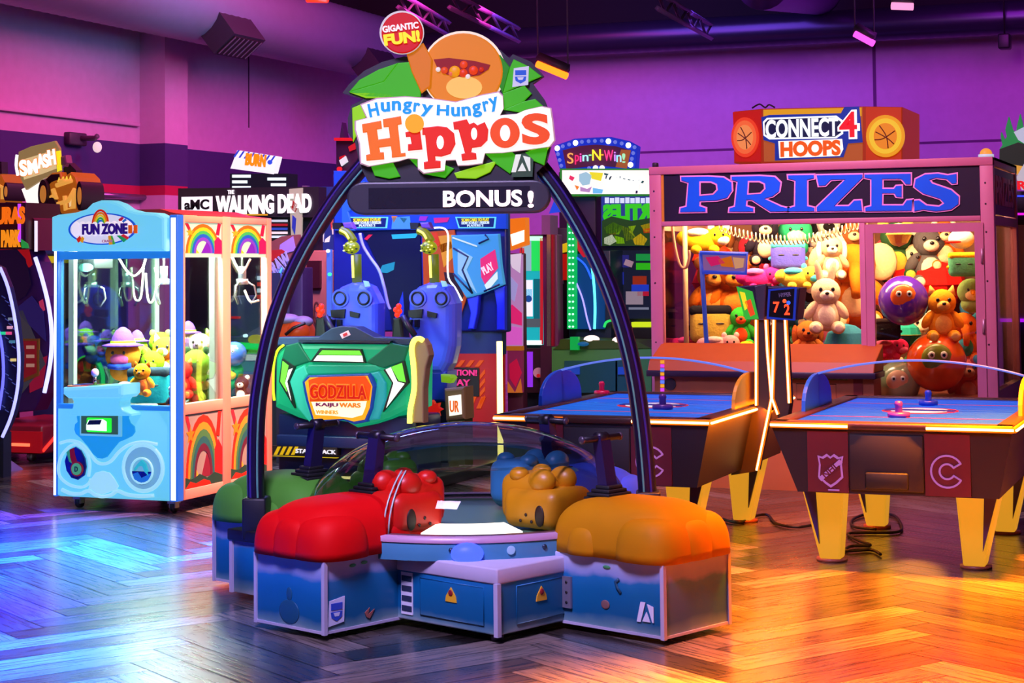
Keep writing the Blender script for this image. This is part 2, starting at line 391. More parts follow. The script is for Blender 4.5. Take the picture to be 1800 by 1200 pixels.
# ================================================================== DOME GAME with four pods
def water_art():
    m = bpy.data.materials.new('underwater_print'); m.use_nodes = True; nt = m.node_tree; b = nt.nodes['Principled BSDF']; N = nt.nodes.new; K = nt.links.new
    tc = N('ShaderNodeTexCoord'); sx = N('ShaderNodeSeparateXYZ'); K(tc.outputs['Object'], sx.inputs[0])
    n = N('ShaderNodeTexNoise'); n.inputs['Scale'].default_value = 5; n.inputs['Detail'].default_value = 3; K(tc.outputs['Object'], n.inputs['Vector'])
    ma = N('ShaderNodeMath'); ma.operation = 'MULTIPLY_ADD'; ma.inputs[1].default_value = .08; K(n.outputs['Fac'], ma.inputs[0]); K(sx.outputs['Z'], ma.inputs[2])
    mr = N('ShaderNodeMapRange'); mr.inputs[1].default_value = .04; mr.inputs[2].default_value = .40; K(ma.outputs[0], mr.inputs[0])
    rp = N('ShaderNodeValToRGB'); K(mr.outputs[0], rp.inputs[0]); e = rp.color_ramp.elements
    e[0].position = .0; e[0].color = (.52, .50, .48, 1); e[1].position = 1; e[1].color = (.50, .53, .66, 1)
    for p, c in ((.14, '5f8894'), (.26, '0a5a86'), (.55, '0a6496'), (.70, '1a70a8'), (.76, '8494c4')):
        q = e.new(p); q.color = (*lin(c), 1)
    K(rp.outputs[0], b.inputs['Base Color']); b.inputs['Roughness'].default_value = .35
    return m
WATER = water_art(); PALE = C('b9b4cc', .4); WHITE = C('e8e4ea', .45)
hA = math.radians(-21); e1 = Vector((math.cos(hA), math.sin(hA), 0)); e2 = Vector((-math.sin(hA), math.cos(hA), 0))
BX, BY = .84, .68
hc = Gp(875, 1132) - e1*BX + e2*BY
hip = thing('dome_game', 'four player domed ball game with coloured pods under a tall black arch', 'arcade game', hc, hA)
HI = inv(hip)
def hl(p): return HI @ p
m = MB()
m.box(-BX, BX, -BY, BY, .035, .26, 0); m.build('base_body', WATER, hip, bev=.006)
m = MB().box(-BX-.006, BX+.006, -BY-.006, BY+.006, .255, .325, 0, bev=.008); m.build('top_band', PALE, hip)
for sx in (-1, 1):
    for sy in (-1, 1):
        m = MB().box(sx*BX-.012, sx*BX+.012, sy*BY-.012, sy*BY+.012, .03, .26, 0); m.build('corner_trim', PALE, hip)
        m = MB().cyl((sx*(BX-.06), sy*(BY-.06), 0), (sx*(BX-.06), sy*(BY-.06), .04), .03, 12); m.build('foot', C('3a3644', .4, .6), hip)
# ring under the dome
RD = .80
m = MB().lathe([(RD+.03, .32), (RD+.03, .405), (RD+.02, .42), (RD-.05, .425)], seg=64); m.build('dome_ring', C('3f7fa0', .35), hip)
m = MB().lathe([(RD+.035, .40), (RD+.035, .425), (RD-.03, .43), (RD-.03, .40)], seg=64); m.build('dome_rim', C('b08aa8', .35), hip)
m = MB().lathe([(0, .40), (RD-.02, .40)], seg=64); pf = m.build('play_bowl', C('5c8668', .3), hip)
m = MB()
for k in range(12):
    w = 2*PI*(k+.3)/12; m.lathe([(.012, 0), (.01, .006), (0, .008)], seg=8, T=Matrix.Translation((math.cos(w)*(RD+.03), math.sin(w)*(RD+.03), .37)) @ Matrix.Rotation(w, 4, 'Z') @ Matrix.Rotation(PI/2, 4, 'Y'))
m.build('ring_bolt', C('2a3a50', .3, .5), hip)
prof = [(RD*math.cos(a*PI/2/18), .425+.445*math.sin(a*PI/2/18)) for a in range(19)]
m = MB().lathe(prof, seg=72); dome = m.build('clear_dome', glass('f2f6f4', .75, 1.4), hip)
prof = [(RD*.985*math.cos(a), .425+.445*math.sin(a)) for a in (.66, .69)]
m = MB().lathe(prof, seg=72); m.build('dome_seam', glass('d8e4e0', 3.0, 1.5, .15), dome)
m = MB()
for w in (math.radians(-75), math.radians(-73)): m.tube([(RD*.99*math.cos(a)*math.cos(w), RD*.99*math.cos(a)*math.sin(w), .425+.445*math.sin(a)) for a in [i*.66/8 for i in range(9)]], .004, 5)
m.build('dome_joint', C('c8d4d0', .2), dome)
# lit ring lamp inside the bowl
lp = hl(Gp(832, 951, .43)); a = math.atan2(lp.y, lp.x)
m = MB().lathe([(RD-.06, .405), (RD-.06, .432), (RD-.30, .442), (RD-.30, .405)], seg=16, a0=a-.32, a1=a+.32); m.build('bowl_lamp', E('fff0e0', 2.2), hip)
q = hl(Gp(820, 990, .37)); a = math.atan2(q.y, q.x); Tb = Matrix.Rotation(a, 4, 'Z') @ Matrix.Translation((RD+.035, 0, .335))
m = MB().ell((0, 0, .02), (.05, .075, .05), T=Tb); m.build('beacon', E('3a50ff', 2.2), hip)
q = hl(Gp(933, 985, .37)); a = math.atan2(q.y, q.x); Tb = Matrix.Rotation(a, 4, 'Z') @ Matrix.Translation((RD+.036, 0, .365))
m = MB().ell((0, 0, 0), (.006, .02, .02), T=Tb); m.build('key_switch', E('8aa0e0', .8), hip)
# access panels
def line_rect(m, x0, x1, z0, z1, y, r=.003): 
    m.tube([(x0, y, z0), (x1, y, z0), (x1, y, z1), (x0, y, z1)], r, 4, 0, True); return m
Tr = Matrix.Rotation(PI/2, 4, 'Z')
for T_, x0, x1, y, sx in ((Matrix.Identity(4), .36, .76, -BY-.001, .56), (Tr, -.56, -.24, -BX-.001, -.40)):
    m = MB(T_); m.box(x0, x1, y-.003, y+.004, .07, .235, 0); line_rect(m, x0, x1, .07, .235, y-.002); p = m.build('access_panel', [WATER], hip)
    m = MB(T_); m.prism([(sx-.035, .15), (sx+.035, .15), (sx+.03, .175), (sx, .215), (sx-.03, .175)], y-.007, y-.002, 0); m.ell((sx, y-.008, .19), (.014, .004, .014), 1); m.build('warning_sticker', [C('e8b020'), C('8a1a20')], p)
m = MB().box(.235, .31, -BY-.004, -BY, .06, .25, 0)
for i in range(4): m.box(.24, .305, -BY-.006, -BY-.003, .075+i*.045, .1+i*.045, 1)
m.build('instruction_sticker', [C('d8d8e4'), C('26304a')], hip)
# pods
def superell(m, c, r, e=.55, seg=32, rings=14, k=0, T=None):
    def sp(v, e): return math.copysign(abs(v)**e, v)
    vs = []; fs = []
    for i in range(rings+1):
        a = PI/2*i/rings
        for j in range(seg):
            b = 2*PI*j/seg
            vs.append((c[0]+r[0]*sp(math.cos(a), .55)*sp(math.cos(b), e), c[1]+r[1]*sp(math.cos(a), .55)*sp(math.sin(b), e), c[2]+r[2]*sp(math.sin(a), .75)))
    for i in range(rings):
        for j in range(seg): fs.append((i*seg+j, i*seg+(j+1) % seg, (i+1)*seg+(j+1) % seg, (i+1)*seg+j))
    fs.append(list(range(seg))[::-1])
    return m.add(vs, fs, k, True, T)
def adrenaline_mark(m, x, z, s, y, k0=0):
    m.prism([(x-s*.55, z-s*.35), (x-s*.3, z+s*.62), (x, z+s*.62), (x-s*.30, z-s*.35)], y-.004, y, k0)
    m.prism([(x+s*.1, z+s*.55), (x+s*.5, z+s*.45), (x+s*.5, z-s*.3), (x+s*.42, z-s*.3)], y-.004, y, k0)
    m.prism([(x-s*.2, z-s*.3), (x+s*.28, z-s*.3), (x+s*.06, z+.18*s)], y-.004, y, k0)
def toy_mark(m, x, z, s, y, k0=0, k1=1):
    m.prism([(x-s*.5, z-s*.62), (x+s*.45, z-s*.5), (x+s*.5, z+s*.62), (x-s*.4, z+s*.5)], y-.003, y, k0)
    m.box(x-s*.32, x+s*.34, y-.005, y, z+s*.08, z+s*.38, k1)
    m.prism([(x-s*.34, z), (x+s*.34, z), (x+s*.3, z-s*.25), (x, z-s*.42), (x-s*.3, z-s*.25)], y-.005, y, k1)
    m.prism([(x-s*.2, z-s*.04), (x+s*.2, z-s*.04), (x+s*.12, z-s*.2), (x-s*.12, z-s*.2)], y-.006, y, k0)
def pod(rot, out, off, hexc, hw=.235):
    """pod frame: y- is outward, length out, side offset off"""
    T_ = Matrix.Rotation(rot, 4, 'Z') @ Matrix.Translation((off, 0, 0)); yo, yi = out, (out+.66)
    m = MB(T_).box(-hw, hw, yo, yi, .03, .345, 0); pb = m.build('pod', WATER, hip, bev=.005)
    for sx in (-1, 1):
        m = MB(T_).box(sx*hw-.01, sx*hw+.01, yo-.006, yo+.014, .025, .345, 0); m.build('corner_trim', PALE, pb)
    m = MB(T_).box(-hw-.004, hw+.004, yo-.004, yi, .028, .04, 0); m.build('kick_strip', PALE, pb)
    m = MB(T_)
    superell(m, (0, (yo+yi)/2+.01, .345), (hw+.02, (yi-yo)/2+.04, .245), .5)
    for sx in (-1, 1):
        superell(m, (sx*(hw-.10), yo+.13, .345), (.15, .165, .19), .75); superell(m, (sx*(hw-.045), yo+.46, .345), (.085, .10, .13), .8)
    superell(m, (0, yo+.05, .345), (.13, .09, .17), .8)
    vs = []
    sh = m.build('pod_shell', C(hexc, .6, spec=.12), pb)
    m = MB(T_)
    yl = yo+.50; za = .578
    for i, (r, z) in enumerate(((.085, za), (.075, za+.018), (.06, za+.034), (.045, za+.05))): m.box(-r*1.1, r*1.1, yl-r*.9, yl+r*.9, z-.012, z+.004, 0, bev=.004)
    m.build('boot', C('0c0c12', .6), pb)
    m = MB(T_); top = Vector((.0, yl+.045, za+.27))
    m.add([(x_, yl+y_, za) for x_, y_ in ((-.038, -.028), (.038, -.028), (.038, .028), (-.038, .028))] + [(x_, top.y+y_, top.z+.01) for x_, y_ in ((-.034, -.024), (.034, -.024), (.034, .024), (-.034, .024))], [(0, 1, 2, 3), (4, 5, 6, 7), (0, 1, 5, 4), (1, 2, 6, 5), (2, 3, 7, 6), (3, 0, 4, 7)]); lv = m.build('lever', C('2a1e50', .4, .4), pb)
    m = MB(T_).cyl(top+Vector((-.135, 0, -.005)), top+Vector((.135, 0, -.005)), .016, 10).cyl(top+Vector((-.03, 0, -.005)), top+Vector((.03, 0, -.005)), .03, 10); m.build('handle', C('16121c', .4, .2), lv)
    for sx in (-.125, .125):
        m = MB(T_).ell(top+Vector((sx*1.08, 0, -.005)), (.012, .019, .019)); m.build('grip_end', C('3a3040', .35), lv)
    return T_, pb, yo, yi, hw
Tq, pb, yo, yi, hw = pod(0, -1.13, -.025, 'd0060c')                 # red, towards the camera left
m = MB(Tq); toy_mark(m, 0.0, .13, .085, 0, 0, 1)
Ts = Tq @ Matrix.Translation((hw+.002, yo+.07, 0)) @ Matrix.Rotation(PI/2, 4, 'Z')
m = MB(Ts); toy_mark(m, 0, .12, .1, 0); m.build('logo_sticker', [C('d4d8f0'), C('2a50c8')], pb)
m = MB(Ts)
for x, z in ((.1, .31), (.17, .315)): m.ell((x, -.001, z), (.02, .003, .008))
m.build('lily_pad_print', C('3f9a58'), pb)
m = MB(Ts); m.prism([(.17, .09), (.2, .11), (.19, .08), (.23, .1), (.2, .06), (.18, .07)], -.003, 0); m.build('crab_print', C('9a5a50'), pb)
m = MB(Tq); m.ell((.0, yo-.001, .1), (.07, .003, .055)); m.ell((0, yo-.001, .18), (.02, .003, .03)); m.build('seaweed_print', C('145070'), pb)
m = MB(Ts).box(.385, .425, -.012, 0, .1, .24, 0)
for z in (.125, .17, .215): m.ell((.405, -.013, z), (.006, .004, .006), 1)
m.build('bracket', [C('a8a4b0', .3, .7), BLACK], pb)
Tq, pb, yo, yi, hw = pod(PI/2, -1.42, -.01, 'b87c06')              # yellow, to the right (rotated: outward is +x)
Ts = Tq @ Matrix.Translation((-hw-.002, yo, 0)) @ Matrix.Rotation(-PI/2, 4, 'Z')
m = MB(Ts); adrenaline_mark(m, -.10, .12, .09, 0); m.build('logo_sticker', C('e4e4f2'), pb)
m = MB(Ts); m.ell((-.32, -.001, .305), (.022, .003, .008)); m.build('lily_pad_print', C('3f8a58'), pb)
m = MB(Ts); m.tube([(-.24, -.002, .2), (-.26, -.002, .22), (-.27, -.002, .245), (-.25, -.002, .26)], .008, 6, flat=.4); m.build('sea_horse_print', C('0f4a68'), pb)
m = MB(Ts); m.ell((-.33, -.001, .14), (.025, .003, .02)); m.build('crab_print', C('7a5a58'), pb)
m = MB(Ts).box(-.575, -.525, -.012, 0, .1, .24, 0)
for z in (.125, .17, .215): m.ell((-.55, -.013, z), (.007, .004, .007), 1)
m.build('bracket', [C('a8a4b0', .3, .7), BLACK], pb)
pod(-PI/2, -1.30, .33, '4c9030')            # green, left rear
pod(PI, -1.13, .0, '3a58d8')               # blue, rear
# heads that reach into the bowl: plain rounded lumps
def head(rot, off, hexc, d=.30, lit=0):
    T_ = Matrix.Rotation(rot, 4, 'Z') @ Matrix.Translation((off, 0, 0))
    m = MB(T_); y = -RD+.20
    mt = C(hexc, .4)
    m.box(-.15, .15, y-.12, y+d, .41, .60, 0, bev=.055, seg=4)
    m.box(-.12, .12, y+d-.22, y+d+.05, .43, .66, 0, bev=.06, seg=4)
    for sx in (-1, 1): m.ell((sx*.075, y+.02, .63), (.055, .075, .06)); m.ell((sx*.08, y+d-.06, .655), (.045, .05, .035))
    h = m.build('feeding_head', mt, hip)
    m = MB(T_)
    for sx in (-1, 1):
        for i in range(3): m.ell((sx*.152, y+.02+i*.035, .45+.03*(i % 2)), (.004, .008, .008))
        m.ell((sx*.15, y-.03, .48), (.008, .03, .05))
    m.build('screw_hole', C('2a1410'), h)
head(0, .10, 'd81810', .2); head(PI/2, -.02, 'd08a10', .22); head(-PI/2, .02, '4c9030', .12); head(PI, .0, '3f8ac0', .30)

# arch: plane through the centre along the diagonal
an = math.atan2(BY, BX); TS = Matrix.Rotation(an, 4, 'Z')          # sign frame inside the game: x along the arch, y away
WT = Matrix.Translation(hip.location) @ Matrix.Rotation(hA, 4, 'Z') @ TS
WN = (WT.to_3x3() @ Vector((0, 1, 0))); WTI = WT.inverted()
def sgn(px, py, d=0.):
    """pixel -> (x, z) in the sign plane that lies d in front of the arch plane"""
    q = WTI @ Pl(px, py, hip.location - WN*d, WN); return (q.x, q.z)
def smooth_path(pts, n=6):
    out = []
    for i in range(len(pts)-1):
        p0 = pts[max(0, i-1)]; p1, p2 = pts[i], pts[i+1]; p3 = pts[min(len(pts)-1, i+2)]
        for k in range(n):
            t = k/n; out.append(tuple(.5*((2*p1[j])+(-p0[j]+p2[j])*t+(2*p0[j]-5*p1[j]+4*p2[j]-p3[j])*t*t+(-p0[j]+3*p1[j]-3*p2[j]+p3[j])*t**3) for j in range(len(p1))))
    return out + [tuple(pts[-1])]
pxs = [(451, 905), (449, 820), (452, 720), (466, 630), (487, 550), (520, 468), (565, 388), (620, 312), (690, 245), (800, 205), (900, 245), (962, 310), (1012, 385), (1056, 470), (1090, 560), (1113, 650), (1127, 740), (1135, 820), (1140, 895)]
ap = smooth_path([sgn(*p) for p in pxs], 5)
m = MB(TS); m.tube([(x, 0, z) for x, z in ap], .045, 8, flat=1.0); arch = m.build('arch', C('1c1030', .35, .3), hip)
for sgnx, mt in ((-1, C('5a9a88', .3)), (1, C('3a2a7a', .3))):
    m = MB(TS); pts = []
    cx = sum(p[0] for p in ap)/len(ap); cz = .9
    for i, (x, z) in enumerate(ap):
        a = ap[max(0, i-1)]; b = ap[min(len(ap)-1, i+1)]; d = Vector((b[0]-a[0], 0, b[1]-a[1])).normalized(); nn = Vector((d.z, 0, -d.x))
        pts.append(Vector((x, -.036, z)) + nn*(.016*(1 if sgnx < 0 else -1.2)))
    m.tube(pts, .0065, 6); m.build('arch_channel', mt, arch)
for px, py in ((451, 905), (1140, 895)):
    x, z = sgn(px, py); m = MB(TS).box(x-.06, x+.06, -.07, .07, .3, z+.09, 0, bev=.01); m.build('arch_foot', C('0c0a12', .5), hip)
fl = hl(Gp(392, 1057)); fl2 = (fl.x, fl.y)
m = MB().box(-BX-.10, -BX+.10, -BY-.05, -BY+.18, .03, .30, 0, bev=.004); fb = m.build('arch_pedestal', WATER, hip)
m = MB().box(-BX-.12, -BX+.12, -BY-.07, -BY+.2, .29, .345, 0, bev=.006); m.build('pedestal_cap', C('0c0a14', .5), fb)
m = MB().box(-BX-.112, -BX-.09, -BY-.062, -BY-.04, .03, .29, 0); m.build('corner_trim', PALE, fb)
m = MB().box(BX-.10, BX+.10, BY-.18, BY+.05, .03, .32, 0, bev=.004); m.build('arch_pedestal', WATER, hip)

# ------- the sign on top
def cs(x, y): return (580+x/3.157, y/3.157)
def sp(pts, d=0.): return [sgn(*cs(*p), d) for p in pts]
def plate(name, mat, parent, polys, d, th, bev=0., ks=None):
    m = MB(TS)
    for i, p in enumerate(polys): m.prism(sp(p, d), -d-th, -d, ks[i] if ks else 0, bev=bev)
    return m.build(name, mat, parent)
def ellp(cx, cy, rx, ry, n=32, a0=0, a1=2*PI): return [(cx+rx*math.cos(a0+(a1-a0)*k/n), cy+ry*math.sin(a0+(a1-a0)*k/n)) for k in range(n if a1-a0 > 6.2 else n+1)]
sign = plate('sign_board', C('15171c', .5), hip, [[(80, 522), (120, 470), (200, 400), (300, 350), (420, 320), (505, 330), (700, 300), (905, 300), (950, 285), (1000, 330), (1020, 308), (1120, 350), (1190, 428), (1130, 470), (1195, 560), (1220, 620), (1235, 790), (1205, 905), (1150, 960), (1160, 1010), (220, 1010), (180, 930), (150, 800), (110, 740), (110, 660), (130, 590), (200, 555)]], .03, .06)
GREEN = E('44c014', .6); GR2 = E('96dc10', .7); GR3 = E('2c9a12', .52)
leaves = [([(108, 512), (165, 445), (270, 388), (380, 350), (300, 455)], 0), ([(108, 512), (300, 455), (380, 350), (450, 345), (505, 425), (505, 540), (330, 545), (200, 540)], 0), ([(115, 515), (200, 512), (330, 520), (400, 545), (200, 545)], 1),
          ([(905, 400), (905, 320), (945, 305), (1000, 375), (960, 520)], 2), ([(1000, 375), (1020, 330), (1105, 370), (1175, 425), (1080, 465), (960, 520)], 0), ([(960, 520), (1080, 475), (1120, 520), (1070, 570), (965, 610)], 0), ([(965, 610), (1070, 565), (1140, 550), (1190, 595), (1060, 625)], 0),
          ([(125, 600), (185, 575), (200, 650), (130, 790)], 1), ([(230, 925), (350, 900), (392, 980), (330, 992), (250, 975)], 0), ([(440, 880), (500, 860), (690, 935), (640, 988), (520, 965)], 0), ([(690, 960), (930, 890), (890, 955), (810, 992), (705, 988)], 1), ([(860, 850), (1010, 842), (1040, 870), (1000, 965), (915, 905)], 0), ([(1075, 850), (1215, 800), (1190, 918), (1125, 890)], 0), ([(1090, 835), (1235, 790), (1210, 830)], 1)]
for p, k in leaves: plate('leaf', [GREEN, GR2, GR3][k], sign, [p], .09, .015, bev=.004)
plate('orange_backdrop', E('fff2d8', .7), sign, [ellp(742, 395, 232, 222, 40)], .085, .012)
ob = plate('orange_panel', E('f08a10', .62), sign, [ellp(740, 398, 222, 212, 40)], .09, .02, bev=.008)
plate('pale_spot', E('ffc860', .7), ob, [ellp(745, 485, 100, 62, 28)], .111, .004)
plate('ball_tray', E('a01408', .5), ob, [[(575, 330), (660, 322), (800, 338), (890, 360), (880, 385), (830, 418), (740, 430), (650, 415), (600, 385)]], .111, .005)
for x, y, r, h in ((600, 385, 14, 'f4e8e0'), (635, 390, 20, 'e85020'), (692, 396, 32, 'f2a010'), (742, 358, 22, 'ee4a20'), (740, 405, 24, 'e84018'), (796, 390, 26, 'ee4418'), (765, 424, 14, 'f4e8e0'), (672, 408, 14, 'f07050'), (840, 385, 14, 'd83018')):
    m = MB(TS); a, b = sgn(*cs(x, y), .12); m.ell((a, -.118, b), (r*.00089, .012, r*.00089), seg=14, rings=8); m.build('ball', E(h, .7), ob)
plate('strut', E('ee8410', .55), sign, [[(425, 295), (520, 240), (570, 330), (560, 480), (510, 520), (455, 400)]], .11, .02, bev=.006)
plate('round_badge', E('e8e0e0', .6), sign, [ellp(400, 182, 123, 121, 36)], .135, .012)
bd = plate('red_ball_badge', E('d81410', .65), sign, [ellp(402, 184, 115, 114, 36)], .147, .012, bev=.006)
def stext(name, mat, parent, s, x0, y0, x1, y1, d, off=.02, th=.012, shear=0., rot=0.):
    a = sgn(*cs(x0, y1), d); b = sgn(*cs(x1, y0), d); m = MB(TS); m.text(s, a[0], b[0], a[1], b[1], -d, th, 0, off, shear=shear, rot=rot); return m.build(name, mat, parent)
stext('lettering', E('f0e8f0', .9), bd, 'GIGANTIC', 292, 132, 492, 172, .16, .03, rot=.11)
stext('lettering', E('f8dc20', 1.0), bd, 'FUN!', 300, 178, 500, 245, .16, .05, rot=.11)
for d, th, mt, gr in ((.10, .02, E('d8a8c0', .5), 1.0), (.12, .02, E('fff4f0', 1.0), .985)):
    P_ = [(170, 580), (260, 545), (420, 535), (560, 545), (700, 565), (850, 525), (940, 508), (962, 530), (966, 600), (945, 640), (1040, 632), (1090, 610), (1180, 590), (1230, 600), (1242, 680), (1252, 780), (1225, 815), (1080, 835), (960, 850), (862, 852), (848, 910), (770, 920), (712, 922), (700, 890), (642, 892), (636, 950), (520, 966), (490, 940), (488, 884), (430, 882), (380, 897), (212, 926), (170, 910), (163, 800), (140, 720), (140, 672), (205, 655)]
    if gr < 1: P_ = [(700+(x-700)*gr, 735+(y-735)*.97) for x, y in P_]
    wp = plate('white_plaque', mt, sign, [P_], d, th)
BLUEL = E('1a9ae0', .8)
for ch, x0, y0, x1, y1, r in (('H', 215, 572, 270, 648, .2), ('u', 284, 566, 334, 622, .05), ('n', 345, 560, 395, 614, 0), ('g', 405, 563, 455, 634, -.05), ('r', 465, 570, 500, 622, -.12), ('y', 506, 580, 570, 650, -.15), ('H', 594, 582, 662, 642, -.05), ('u', 674, 594, 722, 648, 0), ('n', 732, 590, 782, 645, .08), ('g', 790, 575, 842, 652, .15), ('r', 850, 560, 884, 618, .2), ('y', 886, 540, 938, 618, .25)):
    stext('letter', BLUEL, wp, ch, x0, y0, x1, y1, .14, .03, .012, rot=r)
OR1, OR2, OR3 = E('f2701a', .75), E('e62a12', .75), E('f0521a', .75)
plate('letter', [OR1], wp, [[(180, 690), (285, 670), (290, 715), (262, 720), (270, 775), (335, 765), (328, 705), (300, 708), (296, 662), (395, 645), (400, 690), (378, 695), (395, 850), (420, 848), (422, 868), (345, 876), (345, 845), (340, 812), (275, 820), (280, 845), (300, 845), (303, 885), (205, 893), (203, 860), (225, 855), (208, 735), (185, 738)]], .14, .02, bev=.004)
plate('letter', [OR2], wp, [[(420, 735), (500, 715), (515, 830), (435, 838), (435, 800), (455, 798), (448, 760), (424, 762)]], .14, .02, bev=.004)
plate('letter_dot', E('f2a818', .8), wp, [ellp(470, 686, 52, 52, 24)], .16, .012)
hp = plate('letter', [OR2], wp, [[(515, 710), (600, 700), (650, 706), (690, 740), (698, 800), (670, 855), (620, 870), (585, 868), (588, 890), (615, 893), (615, 932), (525, 940), (522, 900), (545, 895), (530, 750), (515, 750)]], .14, .02, bev=.004)
plate('letter_counter', E('fff4f0', 1.0), wp, [ellp(612, 790, 20, 38, 16)], .161, .003)
plate('letter', [OR2], wp, [[(685, 678), (735, 668), (760, 662), (775, 690), (800, 680), (820, 696), (860, 678), (880, 720), (875, 780), (840, 815), (790, 822), (785, 845), (812, 850), (815, 885), (735, 893), (730, 855), (750, 850), (715, 720), (690, 720)]], .14, .02, bev=.004)
plate('letter_counter', E('fff4f0', 1.0), wp, [ellp(800, 742, 17, 34, 16)], .161, .003)
plate('letter', [OR3], wp, [ellp(972, 738, 82, 84, 28)], .14, .02, bev=.004)
plate('letter_counter', E('fff4f0', 1.0), wp, [ellp(972, 738, 28, 45, 20)], .161, .003)
stext('letter', OR3, wp, 's', 1066, 628, 1218, 804, .14, .02, .02, rot=.05)
m = MB(TS); x, z = sgn(*cs(1058, 425), .11); toy_mark(m, x, z, .032*2.6, -.11); m.build('logo_sticker', [E('d8d8f0', .6), E('2a60d8', .6)], sign)
m = MB(TS); x, z = sgn(*cs(1062, 920), .11); m.prism([(x-.05, z-.055), (x+.055, z-.055), (x+.06, z+.03), (x+.02, z+.065), (x-.02, z+.06)], -.115, -.11, 1); adrenaline_mark(m, x, z, .09, -.115); m.build('logo_sticker', [E('e8f0e0', .7), C('1f4a22')], sign)
# message bar
x0, z0 = sgn(*cs(105, 1195), .06); x1, z1 = sgn(*cs(1225, 1000), .06); rr = (z1-z0)/2
bar = [(x0+rr-rr*math.sin(PI*k/12), (z0+z1)/2-rr*math.cos(PI*k/12)) for k in range(13)] + [(x1-rr+rr*math.sin(PI*k/12), (z0+z1)/2+rr*math.cos(PI*k/12)) for k in range(13)]
m = MB(TS).prism(bar, -.13, -.03, 0, bev=.01); mb_ = m.build('message_bar', C('2a2c34', .4), hip)
m = MB(TS).prism([(x0+.11, z0+.03), (x1-.1, z0+.03), (x1-.1, z1-.03), (x0+.11, z1-.03)], -.133, -.125, 0); m.build('display_window', C('1c1c26', .25), mb_)
stext('led_lettering', E('ffd8e8', 3.), mb_, 'BONUS', 628, 1052, 1066, 1150, .135, .03, .004)
stext('led_lettering', E('ffd8e8', 3.), mb_, '!', 1098, 1058, 1130, 1152, .135, .03, .004)
# ================================================================== BLUE CRANE MACHINE
Y0 = 10.6; xa = Yp(103, 600, Y0).x; xb = Yp(319, 600, Y0).x; Y1 = 11.83; zt = Yp(200, 380, Y0).z; zs = Yp(200, 716, Y0).z; z0 = .085
crane = thing('crane_machine', 'pale blue plush crane machine on casters with an oval rainbow sign', 'crane machine', ((xa+xb)/2, (Y0+Y1)/2, 0))
CM = inv(crane)
def cm(): return MB(CM)
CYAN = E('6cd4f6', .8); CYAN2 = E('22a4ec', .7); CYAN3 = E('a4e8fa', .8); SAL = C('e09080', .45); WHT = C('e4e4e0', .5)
def q5(x, y): return (100+x/4.8, 640+y/4.8)
def P5(pts, y=Y0): return XZ([q5(*p) for p in pts], y)
fx0 = Yp(106, 600, Y0).x; fx1 = Yp(304, 600, Y0).x
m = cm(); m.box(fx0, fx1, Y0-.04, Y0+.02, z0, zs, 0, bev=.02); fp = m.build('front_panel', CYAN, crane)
m = cm().box(xa+.03, xb-.02, Y0+.02, Y1, z0, zs-.02, 0); m.build('lower_cabinet', C('8a8a8e', .6), crane)
def fpl(name, mt, pts, th=.012, y=Y0-.04, par=None, bev=.004):
    m = cm(); m.prism(P5(pts), y-th, y, 0, bev=bev); return m.build(name, mt, par or fp)
fpl('shield_moulding', CYAN2, [(245, 385), (212, 400), (205, 440), (212, 480), (190, 500), (184, 545), (195, 580), (240, 620), (300, 690), (340, 750), (380, 785), (420, 790), (460, 775), (510, 710), (560, 650), (620, 625), (670, 600), (695, 565), (690, 520), (655, 490), (640, 450), (645, 410), (610, 388)], .014)
fpl('hump_moulding', CYAN3, [(300, 1046), (330, 1050), (380, 1085), (425, 1090), (470, 1075), (540, 1050), (555, 1020), (515, 950), (480, 908), (420, 892), (360, 908), (325, 955)], .012)
m = cm()
def line5(pts, r, y=Y0-.045): m.tube([(a, y, b) for a, b in P5(smooth_path(pts, 4))], r, 6)
line5([(75, 1050), (150, 1082), (230, 1085), (300, 1060), (360, 1095), (420, 1108), (490, 1095), (545, 1062), (620, 1090), (730, 1105), (850, 1100)], .014)
m.build('smile_moulding', CYAN3, fp)
m = cm()
line5([(60, 660), (140, 640), (230, 660), (300, 730), (360, 810), (420, 835), (490, 810), (560, 730), (650, 670), (760, 650), (880, 670)], .012)
m.build('wave_moulding', CYAN3, fp)
m = cm()
line5([(320, 960), (300, 1000), (240, 1030), (140, 1010), (60, 940), (50, 840), (90, 740), (180, 670), (270, 720), (310, 830), (300, 940)], .011)
m.build('oval_moulding', CYAN3, fp)
x, z = P5([(760, 868)])[0]
m = cm(); m.ring((x, Y0-.042, z), .155, .016); m.build('round_moulding', CYAN3, fp)
m = cm(); m.disc((x, Y0-.05, z), .145, .012); rd = m.build('chute_panel', E('8ad4f4', .5), fp)
fpl('prize_window', C('123a70', .3), [(195, 690), (240, 720), (275, 790), (285, 860), (270, 930), (215, 968), (160, 950), (120, 890), (105, 810), (130, 730)], .016)
fpl('red_strap', E('b01828', .3), [(150, 712), (185, 695), (195, 760), (215, 820), (175, 840), (155, 780)], .022)
fpl('green_strap', E('3fc080', .4), [(122, 735), (148, 712), (158, 790), (170, 830), (145, 815)], .02)
x, z = P5([(215, 875)])[0]
m = cm(); m.disc((x, Y0-.068, z), .05, .014, 0); m.disc((x, Y0-.07, z), .041, .014, 1); m.text('D', x-.013, x+.013, z-.018, z+.018, Y0-.07, .004, 2, .03); m.build('token_emblem', [E('a02838', .4), E('58c078', .5), C('14501e')], fp)
x, z = P5([(762, 890)])[0]
m = cm(); m.ring((x, Y0-.065, z), .085, .008); m.build('door_rim', CYAN3, rd)
m = cm(); m.prism([(x+.08*math.cos(PI+PI*k/14), z-.005+.09*math.sin(PI+PI*k/14)) for k in range(15)], Y0-.066, Y0-.05, 0)
m.build('prize_door', C('0f2c88', .3), rd)
